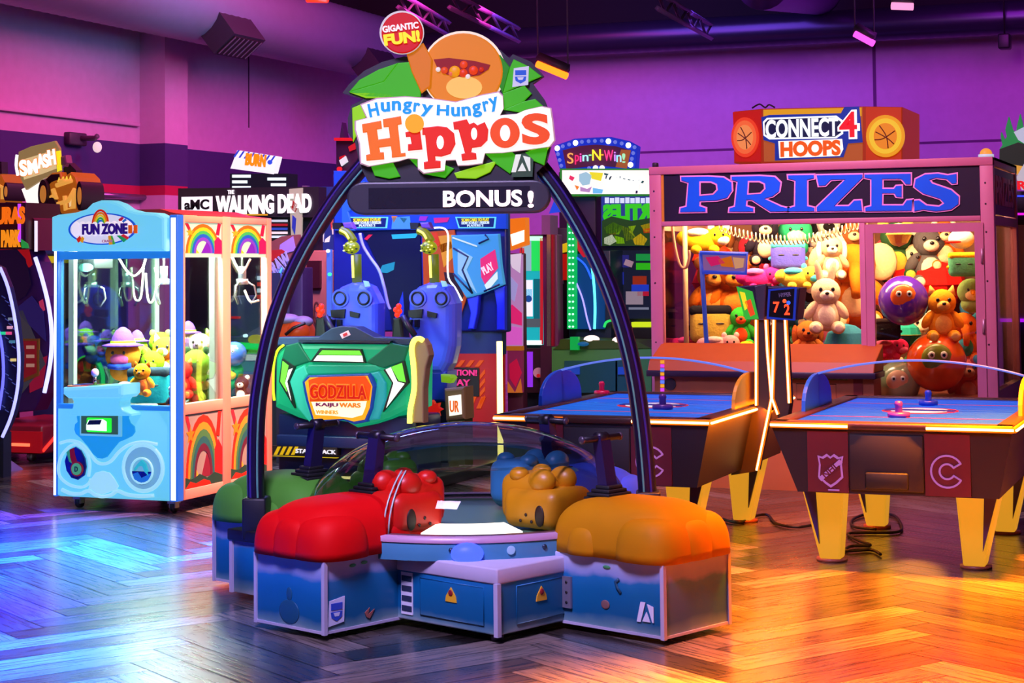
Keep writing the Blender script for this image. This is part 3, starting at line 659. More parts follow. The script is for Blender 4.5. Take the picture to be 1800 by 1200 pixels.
fpl('wave_emblem', E('38d0e0', .6), [(700, 870), (740, 820), (760, 800), (790, 830), (820, 930), (790, 900), (770, 850), (735, 850), (700, 890)], .022, Y0-.05, rd, 0)
fpl('foam_emblem', E('2a8af0', .5), [(690, 915), (730, 900), (760, 950), (840, 910), (820, 970), (760, 990), (700, 960)], .02, Y0-.05, rd, 0)
# bill acceptor
m = cm(); (x0_, z1_), (x1_, z0_) = P5([(240, 395), (590, 605)]); m.box(x0_, x1_, Y0-.068, Y0-.04, z0_, z1_, 0, bev=.006); ba = m.build('acceptor_frame', E('7ad8f8', .6), fp)
(x0_, z1_), (x1_, z0_) = P5([(258, 418), (565, 585)]); m = cm().box(x0_, x1_, Y0-.073, Y0-.05, z0_, z1_, 0); m.build('acceptor_plate', E('4a7a5a', .35), ba)
(x0_, z1_), (x1_, z0_) = P5([(305, 440), (515, 570)]); m = cm().box(x0_, x1_, Y0-.08, Y0-.06, z0_, z1_, 0, bev=.012); m.build('acceptor_glow', E('22f02a', 1.2), ba)
fpl('acceptor_mouth', E('f0fff0', 1.1), [(312, 500), (330, 460), (450, 455), (480, 475), (480, 555), (312, 545)], .012, Y0-.08, ba)
fpl('acceptor_slot', C('101814'), [(325, 500), (345, 462), (445, 460), (430, 498)], .006, Y0-.092, ba, 0)
# control stand
(cx0, cz1), (cx1, cz0) = P5([(250, 250), (660, 400)])
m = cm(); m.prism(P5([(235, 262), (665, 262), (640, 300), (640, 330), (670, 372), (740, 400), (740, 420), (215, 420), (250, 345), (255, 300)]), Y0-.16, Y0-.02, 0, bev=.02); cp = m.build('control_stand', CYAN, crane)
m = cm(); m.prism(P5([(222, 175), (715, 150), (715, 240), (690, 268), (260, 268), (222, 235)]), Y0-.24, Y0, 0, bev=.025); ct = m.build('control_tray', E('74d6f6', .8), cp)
zc = P5([(400, 172)])[0][1]
m = cm(); tx0, tx1 = P5([(245, 0)])[0][0], P5([(700, 0)])[0][0]; m.box(tx0, tx1, Y0-.22, Y0-.02, zc-.02, zc+.006, 0, bev=.006); m.build('control_decal', C('e0a030'), ct)
for i, h in enumerate(('2040a0', '7a1a60', '3fa030', 'e8d020', 'c02060')):
    m = cm().box(tx0+.03+i*.07, tx0+.09+i*.07, Y0-.2, Y0-.05, zc+.005, zc+.011, 0); m.build('decal_stripe', E(h, .4), ct)
jx = Yp(167, 665, Y0-.15).x
m = cm().cyl((jx, Y0-.15, zc), (jx, Y0-.15, zc+.07), .012, 10); js = m.build('joystick', CHROME, ct)
m = cm().ell((jx, Y0-.15, zc+.09), (.027, .027, .03)); m.build('joystick_ball', C('f4f0f4', .25), js)
bx = Yp(219, 672, Y0-.12).x
m = cm().ell((bx, Y0-.12, zc+.012), (.045, .045, .022)); m.build('drop_button', E('f4e8f0', .8), ct)
# front posts with led strips
for nm, px0, px1 in (('left', 101.5, 108), ('right', 304.5, 319)):
    a = Yp(px0, 600, Y0).x; b = Yp(px1, 600, Y0).x
    m = cm().box(a, b, Y0-.05, Y0+.03, z0, zt, 0, bev=.008); po = m.build('front_post', E('2a74f0', .7), crane)
    w = (b-a); m = cm().box(a+w*.25, b-w*.2, Y0-.054, Y0-.02, z0+.01, zt-.02, 0); m.build('led_strip', E('e8f0ff', 2.0), po)
# sill, header
m = cm().box(fx0, fx1, Y0-.045, Y0+.03, zs-.012, zs+.02, 0, bev=.005); m.build('sill_trim', E('2a90f0', .6), crane)
def q1(x, y): return (x/3.333, 200+y/3.333)
def P1(pts, y=Y0): return XZ([q1(*p) for p in pts], y)
m = cm(); m.prism(P1([(345, 805), (345, 605), (380, 592), (480, 580), (545, 560), (580, 525), (630, 508), (690, 508), (745, 528), (790, 560), (850, 575), (960, 582), (1005, 605), (1008, 805)]), Y0-.09, Y0+.03, 0, bev=.02); hd = m.build('header_sign', E('74d6f6', .85), crane)
x, z = P1([(645, 675)])[0]; rx = P1([(845, 0)])[0][0]-x; rz = z-P1([(0, 778)])[0][1]
m = cm(); m.disc((x, Y0-.096, z), rx, .01, 0, rz=rz, seg=40); m.disc((x, Y0-.100, z), rx*.93, .01, 1, rz=rz*.92, seg=40); ov = m.build('oval_sign', [E('1a5ae0', .7), E('e4e0f4', .8)], hd)
def rainbow(m, c, rx, rz, yf, cols, k0, w=.16, T=None, a0=0, a1=PI):
    for i in range(len(cols)):
        o = 1-i*w; n = 14
        out = [(c[0]+rx*o*math.cos(a0+(a1-a0)*k/n), c[1]+rz*o*math.sin(a0+(a1-a0)*k/n)) for k in range(n+1)]
        inn = [(c[0]+rx*(o-w)*math.cos(a0+(a1-a0)*k/n), c[1]+rz*(o-w*.8)*math.sin(a0+(a1-a0)*k/n)) for k in range(n, -1, -1)]
        m.prism(out+inn, yf, yf+.003, k0+i, T=T)
RB = ['e02818', 'f08018', 'f0d020', '38b048', '2070d8']
a, b = P1([(640, 650)])[0]; m = cm(); rainbow(m, (a, b), .07, .105, Y0-.106, RB, 0, .17); m.build('rainbow_print', [E(h, .7) for h in RB], ov)
for pts, h in (([(500, 735), (520, 715), (530, 740), (510, 755)], 'e02818'), ([(520, 745), (532, 718), (545, 730), (535, 757)], 'f0a018'), ([(685, 715), (700, 715), (712, 765), (690, 768)], 'f0a020'), ([(700, 715), (708, 715), (725, 762), (712, 766)], '38b048'), ([(735, 715), (755, 712), (795, 735), (775, 752)], '20a060'), ([(752, 712), (775, 705), (805, 725), (795, 738)], 'e02838'), ([(745, 620), (765, 605), (775, 612), (752, 640)], 'c82040'), ([(755, 640), (785, 615), (792, 625), (765, 648)], '2a70d0')):
    m = cm().prism(P1(pts), Y0-.105, Y0-.099, 0); m.build('stripe_print', E(h, .7), ov)
def ctext(name, mt, par, s, pts, y, off=.03, **kw):
    (a, b), (c_, d) = P1(pts, y); m = cm().text(s, a, c_, d, b, y, .008, 0, off, **kw); return m.build(name, mt, par)
m = cm(); (a, b), (c_, d) = P1([(480, 642), (812, 705)])
for i in range(9): m.ell((a+(c_-a)*(i+.5)/9, Y0-.104, (b+d)/2), ((c_-a)/13, .006, (b-d)*.62))
m.build('cloud_print', E('f0e4f4', .9), ov)
ctext('lettering', E('3a1a90', .5), ov, 'FUN ZONE', [(484, 645), (748, 704)], Y0-.11, .05)
ctext('lettering', E('e05a10', .8), ov, 'II', [(755, 652), (806, 700)], Y0-.11)
ctext('lettering', E('d08ab0', .5), ov, 'CRANE', [(600, 738), (665, 752)], Y0-.103, 0)
m = cm().box(fx0, fx1, Y0-.03, Y0+.03, Yp(200, 455, Y0).z, Yp(200, 441, Y0).z, 0, bev=.005); m.build('header_trim', E('2a90f0', .6), crane)
# right side: frame
X1 = xb
def S1(pts): return [(q.y, q.z) for q in (Xp(a, b, X1) for a, b in pts)]
ym0, ym1 = Xp(392, 600, X1).y, Xp(406, 600, X1).y
zh = Xp(340, 452, X1).z; zr = zs
for nm, a, b in (('side_post', Y0+.03, Y0+.05), ('side_post', ym0, ym1), ('side_post', Y1-.07, Y1)):
    m = cm().box(X1-.05, X1, a, b, z0, zt, 0, bev=.004); m.build(nm, SAL, crane)
for nm, a, b in (('side_rail', zt-.05, zt), ('side_rail', zs-.045, zs+.03), ('side_rail', z0, z0+.07)):
    m = cm().box(X1-.05, X1-.002, Y0+.03, Y1, a, b, 0, bev=.004); m.build(nm, SAL, crane)
m = cm().prism([(xa+.02, zt), (xb, zt), (xb-.18, zt+.02), ((xa+xb)/2+.2, zt+.05), ((xa+xb)/2-.2, zt+.05), (xa+.18, zt+.02)], Y0+.2, Y1, 0); m.build('roof', C('b02838', .5), crane)
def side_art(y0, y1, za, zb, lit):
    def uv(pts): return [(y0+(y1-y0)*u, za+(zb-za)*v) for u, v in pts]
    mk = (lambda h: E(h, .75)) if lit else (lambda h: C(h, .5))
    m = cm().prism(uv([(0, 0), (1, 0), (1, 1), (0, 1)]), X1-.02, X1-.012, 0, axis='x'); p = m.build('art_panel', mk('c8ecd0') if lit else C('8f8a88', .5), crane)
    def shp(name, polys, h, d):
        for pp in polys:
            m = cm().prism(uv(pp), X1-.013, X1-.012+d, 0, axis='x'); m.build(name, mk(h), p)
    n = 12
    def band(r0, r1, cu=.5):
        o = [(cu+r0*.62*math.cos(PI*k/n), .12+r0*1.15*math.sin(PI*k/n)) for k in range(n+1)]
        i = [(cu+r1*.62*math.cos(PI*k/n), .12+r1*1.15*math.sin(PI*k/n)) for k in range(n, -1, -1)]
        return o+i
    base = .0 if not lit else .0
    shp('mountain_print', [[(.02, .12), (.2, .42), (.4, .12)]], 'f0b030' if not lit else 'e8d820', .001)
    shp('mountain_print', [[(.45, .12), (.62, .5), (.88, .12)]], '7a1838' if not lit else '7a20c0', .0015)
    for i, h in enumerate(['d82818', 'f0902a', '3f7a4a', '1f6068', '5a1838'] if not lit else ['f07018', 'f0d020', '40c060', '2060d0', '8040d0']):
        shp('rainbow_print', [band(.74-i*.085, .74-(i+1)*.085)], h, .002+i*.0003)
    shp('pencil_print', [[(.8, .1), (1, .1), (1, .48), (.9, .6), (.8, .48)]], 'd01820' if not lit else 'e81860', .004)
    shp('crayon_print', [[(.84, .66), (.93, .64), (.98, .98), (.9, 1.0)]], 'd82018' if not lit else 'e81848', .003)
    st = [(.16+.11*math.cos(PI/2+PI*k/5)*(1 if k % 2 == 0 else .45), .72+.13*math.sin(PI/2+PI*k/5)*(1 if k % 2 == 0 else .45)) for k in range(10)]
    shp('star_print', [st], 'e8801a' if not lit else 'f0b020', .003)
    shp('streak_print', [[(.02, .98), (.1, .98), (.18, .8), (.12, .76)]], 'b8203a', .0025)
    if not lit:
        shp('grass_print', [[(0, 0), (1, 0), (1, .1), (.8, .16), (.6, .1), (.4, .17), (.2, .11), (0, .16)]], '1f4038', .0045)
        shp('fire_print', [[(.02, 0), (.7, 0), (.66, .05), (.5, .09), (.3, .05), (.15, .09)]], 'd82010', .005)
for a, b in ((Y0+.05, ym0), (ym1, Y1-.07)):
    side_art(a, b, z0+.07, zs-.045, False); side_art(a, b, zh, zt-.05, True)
    m = cm().box(X1-.03, X1-.024, a, b, zs+.03, zh, 0); m.build('side_window', glass('f2faf6', .35), crane)
m = cm().box(fx0, fx1, Y0-.01, Y0-.004, zs, Yp(200, 445, Y0).z, 0); m.build('front_window', glass('e6f4ee', .8), crane)
m = cm().box(xa+.01, xa+.016, Y0+.03, Y1, zs, zt, 0); m.build('side_window', glass('e6f4ee', .6), crane)
m = cm().box(xa, xb, Y1-.006, Y1, zs, zt, 0); m.build('rear_window', glass('dfeef0', .6), crane)
for px, Yq in ((128, Y0+.08), (201, Y1-.03), (273, Y1-.03), (388, ym0-.03)):
    q = Yp(px, 600, Yq).x; m = cm().box(min(q, xb-.06)-.022, min(q, xb-.06)+.022, Yq-.02, Yq+.02, zs, zt-.1, 0); m.build('inner_post', E('d8e0d4', .35), crane)
m = cm().box(xa+.02, xb-.03, Y0+.03, Y1-.02, zs-.06, zs-.03, 0); m.build('prize_bed', C('3a3c40', .7), crane)
m = cm().box(xa+.02, xb-.03, Y0+.03, Y1-.02, zt-.06, zt-.02, 0); m.build('inner_roof', C('3a4448', .6), crane)
m = cm().cyl((xa+.2, Y0+.12, zt-.09), (xb-.2, Y0+.12, zt-.09), .015, 8); m.build('lamp_tube', E('f0fff4', 4), crane)
area('crane_lamp', ((xa+xb)/2, (Y0+Y1)/2-.1, zt-.12), ((xa+xb)/2, (Y0+Y1)/2-.15, 0), .7, 170, 'f4fff0', .9)
area('crane_side_fill', (xb-.04, (Y0+Y1)/2, zh+.12), (xb-.34, (Y0+Y1)/2, zs), 1.0, 95, 'f4fff0', .05)  # hidden fill added to brighten toys behind the side glass
area('crane_front_fill', ((xa+xb)/2, Y0+.05, zh+.12), ((xa+xb)/2, Y0+.42, zs), .8, 45, 'f4fff0', .05)  # hidden fill added behind the header for the toys' front faces
# hanging claws
def claw(px, py, Yq, zd=.0):
    c = Yp(px, py, Yq); m = cm().cyl((c.x, c.y, c.z+.1), (c.x, c.y, zt-.1), .008, 6)
    cl = m.build('claw_cord', C('b8b8a8', .5), crane)
    m = cm().cyl((c.x, c.y, c.z+.02), (c.x, c.y, c.z+.11), .028, 12).cyl((c.x, c.y, c.z-.02), (c.x, c.y, c.z+.02), .042, 12); m.build('claw_body', C('c8ccd0', .3, .8), cl)
    for k in range(3):
        w = 2*PI*k/3+.5; d = Vector((math.cos(w), math.sin(w), 0)); b = Vector((c.x, c.y, c.z))
        m = cm().tube([b+d*.03, b+d*.085+Vector((0, 0, -.03)), b+d*.10+Vector((0, 0, -.10)), b+d*.06+Vector((0, 0, -.16))], .008, 6); m.build('claw_prong', C('d0d4d8', .25, .9), cl)
claw(161, 500, Y0+.45); claw(288, 495, Y0+.55); claw(222, 500, Y0+.95); claw(426, 495, Y1-.35)
for pts, Yq in (([(135, 455), (128, 500), (132, 530), (145, 525), (150, 500)], Y0+.4), ([(208, 452), (222, 475), (236, 485), (250, 472), (256, 455)], Y0+.6), ([(231, 470), (235, 515), (240, 528), (248, 520), (252, 470)], Y0+.9), ([(256, 480), (260, 525), (268, 530), (276, 500), (273, 470)], Y0+.7), ([(408, 452), (420, 475), (428, 478), (440, 455)], Y1-.4), ([(430, 510), (440, 530), (455, 528)], Y1-.4)):
    m = cm().tube([Yp(a, b, Yq) for a, b in smooth_path(pts, 4)], .0085, 6); m.build('curled_cable', C('d8d4b8', .5), crane)
m = cm(); q = Yp(156, 470, Y0+.3); m.box(q.x-.07, q.x+.07, q.y-.03, q.y+.2, q.z-.01, q.z+.07, 0, bev=.01); m.disc((q.x, q.y-.035, q.z), .06, .01, 1, rz=.03); m.build('carriage', [C('1c2024'), C('70a8a8')], crane)
# casters
for cx_, cy_ in ((xa+.13, Y0+.06), (xb-.1, Y0+.06), (xa+.13, Y1-.1), (xb-.1, Y1-.1)):
    m = cm().box(cx_-.03, cx_+.03, cy_-.03, cy_+.04, .06, z0+.005, 0); m.box(cx_-.024, cx_-.016, cy_-.02, cy_+.03, .03, .075, 0); m.box(cx_+.016, cx_+.024, cy_-.02, cy_+.03, .03, .075, 0); ca = m.build('caster', C('a89a90', .3, .7), crane)
    m = cm().cyl((cx_-.014, cy_+.01, .04), (cx_+.014, cy_+.01, .04), .04, 16); m.build('wheel', C('2a2024', .5), ca)
# ================================================================== BIG PRIZE CABINET
PY = 13.3; PB = 14.73
px0, px1 = Yp(1142, 400, PY).x, Yp(1748, 400, PY).x; pzt = 2.385
cab = thing('prize_cabinet', 'large mauve crane cabinet full of soft toys under a black sign reading PRIZES', 'crane machine', ((px0+px1)/2, (PY+PB)/2, 0))
IC = inv(cab)
def pm(): return MB(IC)
MAU = C('c4708f', .4); NAVYS = C('20142e', .4)
def zP(y, x=1440): return Yp(x, y, PY).z
def xP(x, y=500): return Yp(x, y, PY).x
pw = .095
zhd1, zhd0 = zP(299), zP(384); zsl = zP(700)
for a, b in ((px0, px0+pw), (px1-pw, px1)):
    for c, d in ((PY, PY+.08), (PB-.08, PB)):
        m = pm().box(a, b, c, d, 0, pzt, 0, bev=.006); post = m.build('corner_post', MAU, cab)
        if c == PY:
            for z in (2.2, 2.05, 1.85, 1.5, 1.05):
                m = pm().ell(((a+b)/2-.01, PY-.001, z), (.007, .004, .007), seg=8, rings=6); m.build('screw', C('3a1a30'), post)
m = pm(); m.box(px0, px1, PY-.004, PY+.07, zhd1, pzt, 0, bev=.005); m.build('top_rail', MAU, cab)
m = pm(); m.box(px0+pw, px1-pw, PY, PY+.07, zP(393), zhd0, 0, bev=.005); m.build('header_rail', MAU, cab)
m = pm(); m.box(px0, px1, PB-.07, PB, zhd1, pzt, 0); m.build('rear_rail', MAU, cab)
for X_, s in ((px0, 1), (px1-.06, -1)):
    for a, b in ((zhd1, pzt), (zP(400), zhd0), (.0, .72)):
        m = pm().box(X_, X_+.06, PY+.08, PB-.08, a, b, 0); m.build('side_rail', C('b88878', .45), cab)
m = pm(); m.box(px0+pw, px1-pw, PY+.012, PY+.05, zhd0, zhd1, 0); hs = m.build('header_sign', NAVYS, cab)
m = pm(); m.box(px0+pw+.0, px0+pw+.02, PY+.006, PY+.05, zhd0, zhd1, 0); m.build('sign_edge', C('d08a20'), hs)
# serif lettering
def q2(x, y): return (1120+x/2.647, 160+y/2.647)
GL = {
 'P': ([(205, 400), (330, 398), (400, 402), (438, 425), (440, 462), (418, 495), (370, 508), (290, 510), (288, 535), (318, 545), (318, 560), (200, 562), (202, 545), (230, 538), (240, 425), (206, 415)], [(290, 420), (345, 420), (372, 432), (376, 460), (355, 482), (290, 488)]),
 'R': ([(440, 398), (570, 395), (640, 400), (666, 425), (660, 465), (630, 488), (590, 500), (670, 538), (702, 545), (700, 558), (620, 560), (535, 505), (508, 505), (505, 535), (540, 545), (540, 560), (428, 560), (430, 545), (455, 538), (468, 420), (440, 412)], [(516, 418), (570, 418), (595, 430), (598, 455), (575, 478), (512, 482)]),
 'I': ([(702, 392), (822, 390), (822, 405), (790, 412), (790, 535), (824, 543), (824, 558), (704, 559), (704, 545), (735, 536), (737, 415), (703, 407)], None),
 'Z': ([(835, 392), (1048, 388), (1048, 402), (915, 535), (985, 535), (1010, 510), (1040, 508), (1046, 556), (836, 558), (836, 540), (970, 410), (900, 412), (875, 438), (845, 440)], None),
 'E': ([(1058, 388), (1272, 384), (1272, 432), (1250, 432), (1230, 408), (1140, 408), (1140, 455), (1195, 455), (1205, 442), (1230, 440), (1230, 492), (1206, 490), (1196, 474), (1140, 474), (1138, 532), (1238, 532), (1255, 508), (1280, 506), (1276, 556), (1062, 558), (1062, 542), (1090, 535), (1090, 408), (1058, 402)], None),
 'S': ([(1485, 385), (1485, 428), (1465, 430), (1440, 408), (1390, 402), (1358, 412), (1372, 430), (1460, 460), (1495, 490), (1494, 525), (1460, 550), (1390, 558), (1330, 550), (1290, 558), (1288, 510), (1312, 508), (1345, 532), (1405, 538), (1430, 522), (1410, 500), (1330, 475), (1290, 445), (1296, 410), (1340, 388), (1400, 384), (1445, 392)], None)}
LB, LP = C('0a62f0', .4), C('f49ad8', .5)
def grow(p, g):
    a = sum(p[i-1][0]*p[i][1]-p[i][0]*p[i-1][1] for i in range(len(p))); s = 1 if a > 0 else -1; out = []
    for i in range(len(p)):
        p0, p1, p2 = Vector(p[i-1]), Vector(p[i]), Vector(p[(i+1) % len(p)])
        n1 = Vector(((p1-p0).y, -(p1-p0).x)).normalized()*s; n2 = Vector(((p2-p1).y, -(p2-p1).x)).normalized()*s
        b = (n1+n2); b = b/max(.35, b.length_squared/2)/1.0 if b.length > .3 else n1
        out.append(tuple(p1 + b*(g*.5*2/2)))
    return out
for ch, (o, h) in GL.items():
    m = pm(); m.prism(XZ([q2(*p) for p in grow(o, 14)], PY), PY+.004, PY+.014, 1); m.prism(XZ([q2(*p) for p in o], PY), PY-.002, PY+.01, 0)
    if h: m.prism(XZ([q2(*p) for p in h], PY), PY-.004, PY+.01, 1); m.prism(XZ([q2(*p) for p in grow(h, -14)], PY), PY-.006, PY+.01, 2)
    m.build('letter', [LB, LP, NAVYS], hs)
# divider, left window, door
xd0, xd1 = xP(1512), xP(1535)
m = pm(); m.box(xd0, xP(1522), PY, PY+.07, 0, zP(393), 0, bev=.004); m.build('divider_post', MAU, cab)
m = pm(); m.box(px0+pw, xd0, PY+.03, PY+.036, .68, zP(393), 0); m.build('front_window', glass('fff4e8', .8), cab)
dx0, dx1 = xP(1523), xP(1731); zd1, zd0 = zP(396), .2; gx0, gx1 = xP(1537), xP(1715); gz1, gz0 = zP(411), zP(706)
m = pm(); m.box(dx0, gx0, PY-.012, PY+.04, zd0, zd1, 0).box(gx1, dx1, PY-.012, PY+.04, zd0, zd1, 0).box(gx0, gx1, PY-.012, PY+.04, gz1, zd1, 0).box(gx0, gx1, PY-.012, PY+.04, zd0, gz0, 0); dr_ = m.build('door', MAU, cab)
m = pm(); m.box(gx0, gx1, PY+.01, PY+.016, gz0, gz1, 0); m.build('door_glass', glass('fff4e8', .8), dr_)
m = pm(); a = xP(1535, 640); m.tube([(a, PY-.04, zP(632)), (a, PY-.05, zP(645)), (a, PY-.05, zP(660)), (a, PY-.04, zP(672))], .012, 8); m.build('handle', C('1a1014', .4), dr_)
for y in (618, 668):
    m = pm().cyl((a, PY-.02, zP(y)), (a, PY-.012, zP(y)), .016, 10); m.build('lock', C('d0b090', .3, .8), dr_)
for y0_, y1_ in ((440, 465), (560, 585)):
    m = pm(); a2 = xP(1728); m.cyl((a2, PY-.014, zP(y1_)), (a2, PY-.014, zP(y0_)), .01, 8); m.build('hinge', C('c890a8', .35, .5), dr_)
m = pm(); m.box(px0+pw, px1-pw, PY+.01, PY+.05, .0, .66, 0); m.box(px0+.05, px1-.05, PY+.02, PB-.02, .62, .66, 0); m.build('lower_cabinet', C('9a4a30', .5), cab)
m = pm(); m.box(px0+.02, px1-.02, PB-.03, PB-.01, .66, pzt, 0); m.build('rear_panel', C('7a4a34', .7), cab)
m = pm(); m.box(px0, px1, PY, PB, pzt-.02, pzt, 0); m.build('roof', C('a86078', .5), cab)
for X_ in (px0+.03, px1-.03):
    m = pm(); m.box(X_-.003, X_+.003, PY+.08, PB-.08, .7, zhd0-.05, 0); m.build('side_window', glass('fff0e0', .8), cab)
m = pm(); m.box(px1-.03, px1-.012, PY+.09, PB-.09, zhd0+.01, zhd1-.01, 0); ss = m.build('side_sign', C('3a2418', .5), cab)
m = MB(IC @ Matrix.Translation((px1-.012, (PY+PB)/2, 0)) @ Matrix.Rotation(PI/2, 4, 'Z')); m.text('PRIZES', -.52, .52, zhd0+.08, zhd1-.06, 0, .006, 0, .02); m.build('lettering', C('c87898', .5), ss)
m = pm(); m.box(px1-.10, px1-.085, PY+.13, PY+.62, 1.0, zhd0-.06, 0); m.build('inner_post_panel', E('e88a18', .5), cab)
vm = MB(IC @ Matrix.Translation((px1-.084, PY+.38, 1.6)) @ Matrix.Rotation(PI/2, 4, 'Z') @ Matrix.Rotation(PI/2, 4, 'Y')); vm.text('JTAUW', -.24, .24, -.05, .05, 0, .004, 0, .01); vm.build('lettering', C('4a2010'), cab)
q = Yp(1733, 277, PY+.05); m = pm().cyl((q.x, PY+.06, pzt-.004), (q.x, PY+.06, pzt+.02), .055, 16, 1); m.ell((q.x, PY+.06, pzt+.02), (.045, .045, .045)); m.build('beacon', [E('f09a40', .9), E('d0d8f0', .7)], cab)
q = Yp(1151, 285, PY+.03); m = pm().box(q.x-.02, q.x+.02, PY+.02, PY+.07, pzt-.004, pzt+.035, 0, bev=.008); m.build('latch', C('2a1a30'), cab)
# inside: pole, hoist, hoop rail
a = Yp(1205, 500, PY+.35).x; m = pm().cyl((a, PY+.35, .66), (a, PY+.35, pzt-.1), .02, 10); m.build('inner_pole', C('d8b890', .4), cab)
m = pm().tube([Yp(x, y, PY+.2) for x, y in smooth_path([(1182, 395), (1186, 430), (1195, 465), (1206, 470), (1212, 450), (1211, 440)], 5)], .011, 6); m.build('curled_cable', C('c89a80', .5), cab)
pts = []
for i in range(230):
    t = i/229; x = 1262+(1512-1262)*t; y = 396+26*math.sin(PI*min(1, t*1.05))**.8; q = Yp(x, y, PY+.22); w = i*.95
    pts.append(q+Vector((0, .03*math.cos(w), .035*math.sin(w))))
m = pm().tube(pts, .0055, 4); m.build('coiled_cable', C('f0d8b0', .5), cab)
sg = XZ([(1232, 444), (1314, 446), (1312, 480), (1236, 478)], PY+.18)
m = pm(); m.prism(sg, PY+.18, PY+.2, 1); m.tube([(p[0], PY+.17, p[1]) for p in sg], .018, 6, 0, True); st_ = m.build('price_sign', [E('2a48f0', .7), E('9a78d0', .5)], cab)
for pts_, h in (([(1240, 452), (1262, 450), (1275, 462), (1250, 468)], 'f02890'), ([(1262, 456), (1285, 450), (1290, 470), (1268, 468)], 'f08a20'), ([(1288, 452), (1308, 454), (1306, 470), (1292, 472)], 'f0c8a0')):
    m = pm().prism(XZ(pts_, PY+.17), PY+.168, PY+.18, 0); m.build('picture_patch', E(h, .5), st_)
m = pm(); q = Yp(1232, 444, PY+.19); q2_ = Yp(1243, 620, PY+.19); m.tube([(q.x, PY+.19, q.z), (q2_.x, PY+.19, q2_.z)], .018, 8); m.build('sign_stand', E('3a58e8', .5), st_)
m = pm().cyl((px0+.3, PY+.15, pzt-.1), (px1-.3, PY+.15, pzt-.1), .02, 8); m.build('lamp_tube', E('fff0d0', 3), cab)
area('prize_cabinet_lamp', ((px0+px1)/2, PY+.22, pzt-.14), ((px0+px1)/2, PY+.75, .8), 2.2, 110, 'ffe2b4', .25)
# control counter
cx0, cx1 = Yp(1148, 640, PY-.2).x, Yp(1543, 640, PY-.2).x
zc1, zc0 = Yp(1340, 618, PY-.2).z, Yp(1340, 651, PY-.2).z
m = pm(); m.prism([(PY+.02, zc1+.05), (PY-.3, zc0+.07), (PY-.34, zc0), (PY+.02, zc0)], cx0, cx1, 0, axis='x', bev=.008); cn = m.build('control_counter', C('b04c06', .5), cab)
m = pm().box(cx0-.01, cx1+.01, PY-.345, PY+.01, zc0-.045, zc0, 0, bev=.006); m.build('counter_trim', C('2a1030', .4), cn)
m = pm().box(cx0+.03, cx1-.02, PY-.26, PY+.01, 0, zc0-.045, 0); lowp = m.build('counter_front', C('c8683a', .5), cn)
q = Yp(1178, 675, PY-.262); m = pm().disc((q.x, PY-.27, q.z), .045, .01, 0); m.build('speaker_hole', C('2a1a20'), lowp)
for px_, h, st in ((1176, 'e8e020', .7), (1193, '30f060', 1.2), (1212, 'f02080', .6)):
    q = Yp(px_, 657, PY-.262); m = pm().ell((q.x, PY-.262, q.z), (.028, .008, .014)); m.build('pilot_light', E(h, st), lowp)
for i in range(9):
    q = Yp(1164, 636+i*7, PY-.35); m = pm().box(q.x-.014, q.x+.014, PY-.352, PY-.34, q.z-.012, q.z+.012, 0); m.build('led_pixel', E(('f0a020', 'e040d0', '6080ff')[i % 3], 1.2), cn)
(a, b), (c_, d) = XZ([(1388, 659), (1490, 668)], PY-.262); m = pm().box(a, c_, PY-.268, PY-.262, d, b, 0)
for i in range(9): w = a+(c_-a)*(i+.5)/9; m.prism([(w+.014*math.cos(PI/2+PI*k/5)*(1 if k % 2 == 0 else .45), (b+d)/2+.014*math.sin(PI/2+PI*k/5)*(1 if k % 2 == 0 else .45)) for k in range(10)], PY-.271, PY-.266, 1)
m.build('star_strip', [C('5a7a20'), C('d8b060')], lowp)
(a, b), (c_, d) = XZ([(1400, 674), (1470, 690)], PY-.262); m = pm(); line_rect(m, a, c_, d-.05, b, PY-.264); m.box((a+c_)/2-.02, (a+c_)/2+.02, PY-.268, PY-.262, d+.0, d+.012, 0); m.build('service_hatch', C('5a2a10'), lowp)
(a, b), (c_, d) = XZ([(1500, 660), (1517, 695)], PY-.262); m = pm().box(a, c_, PY-.268, PY-.262, d, b, 0); m.build('coin_panel', C('8a2018'), lowp)

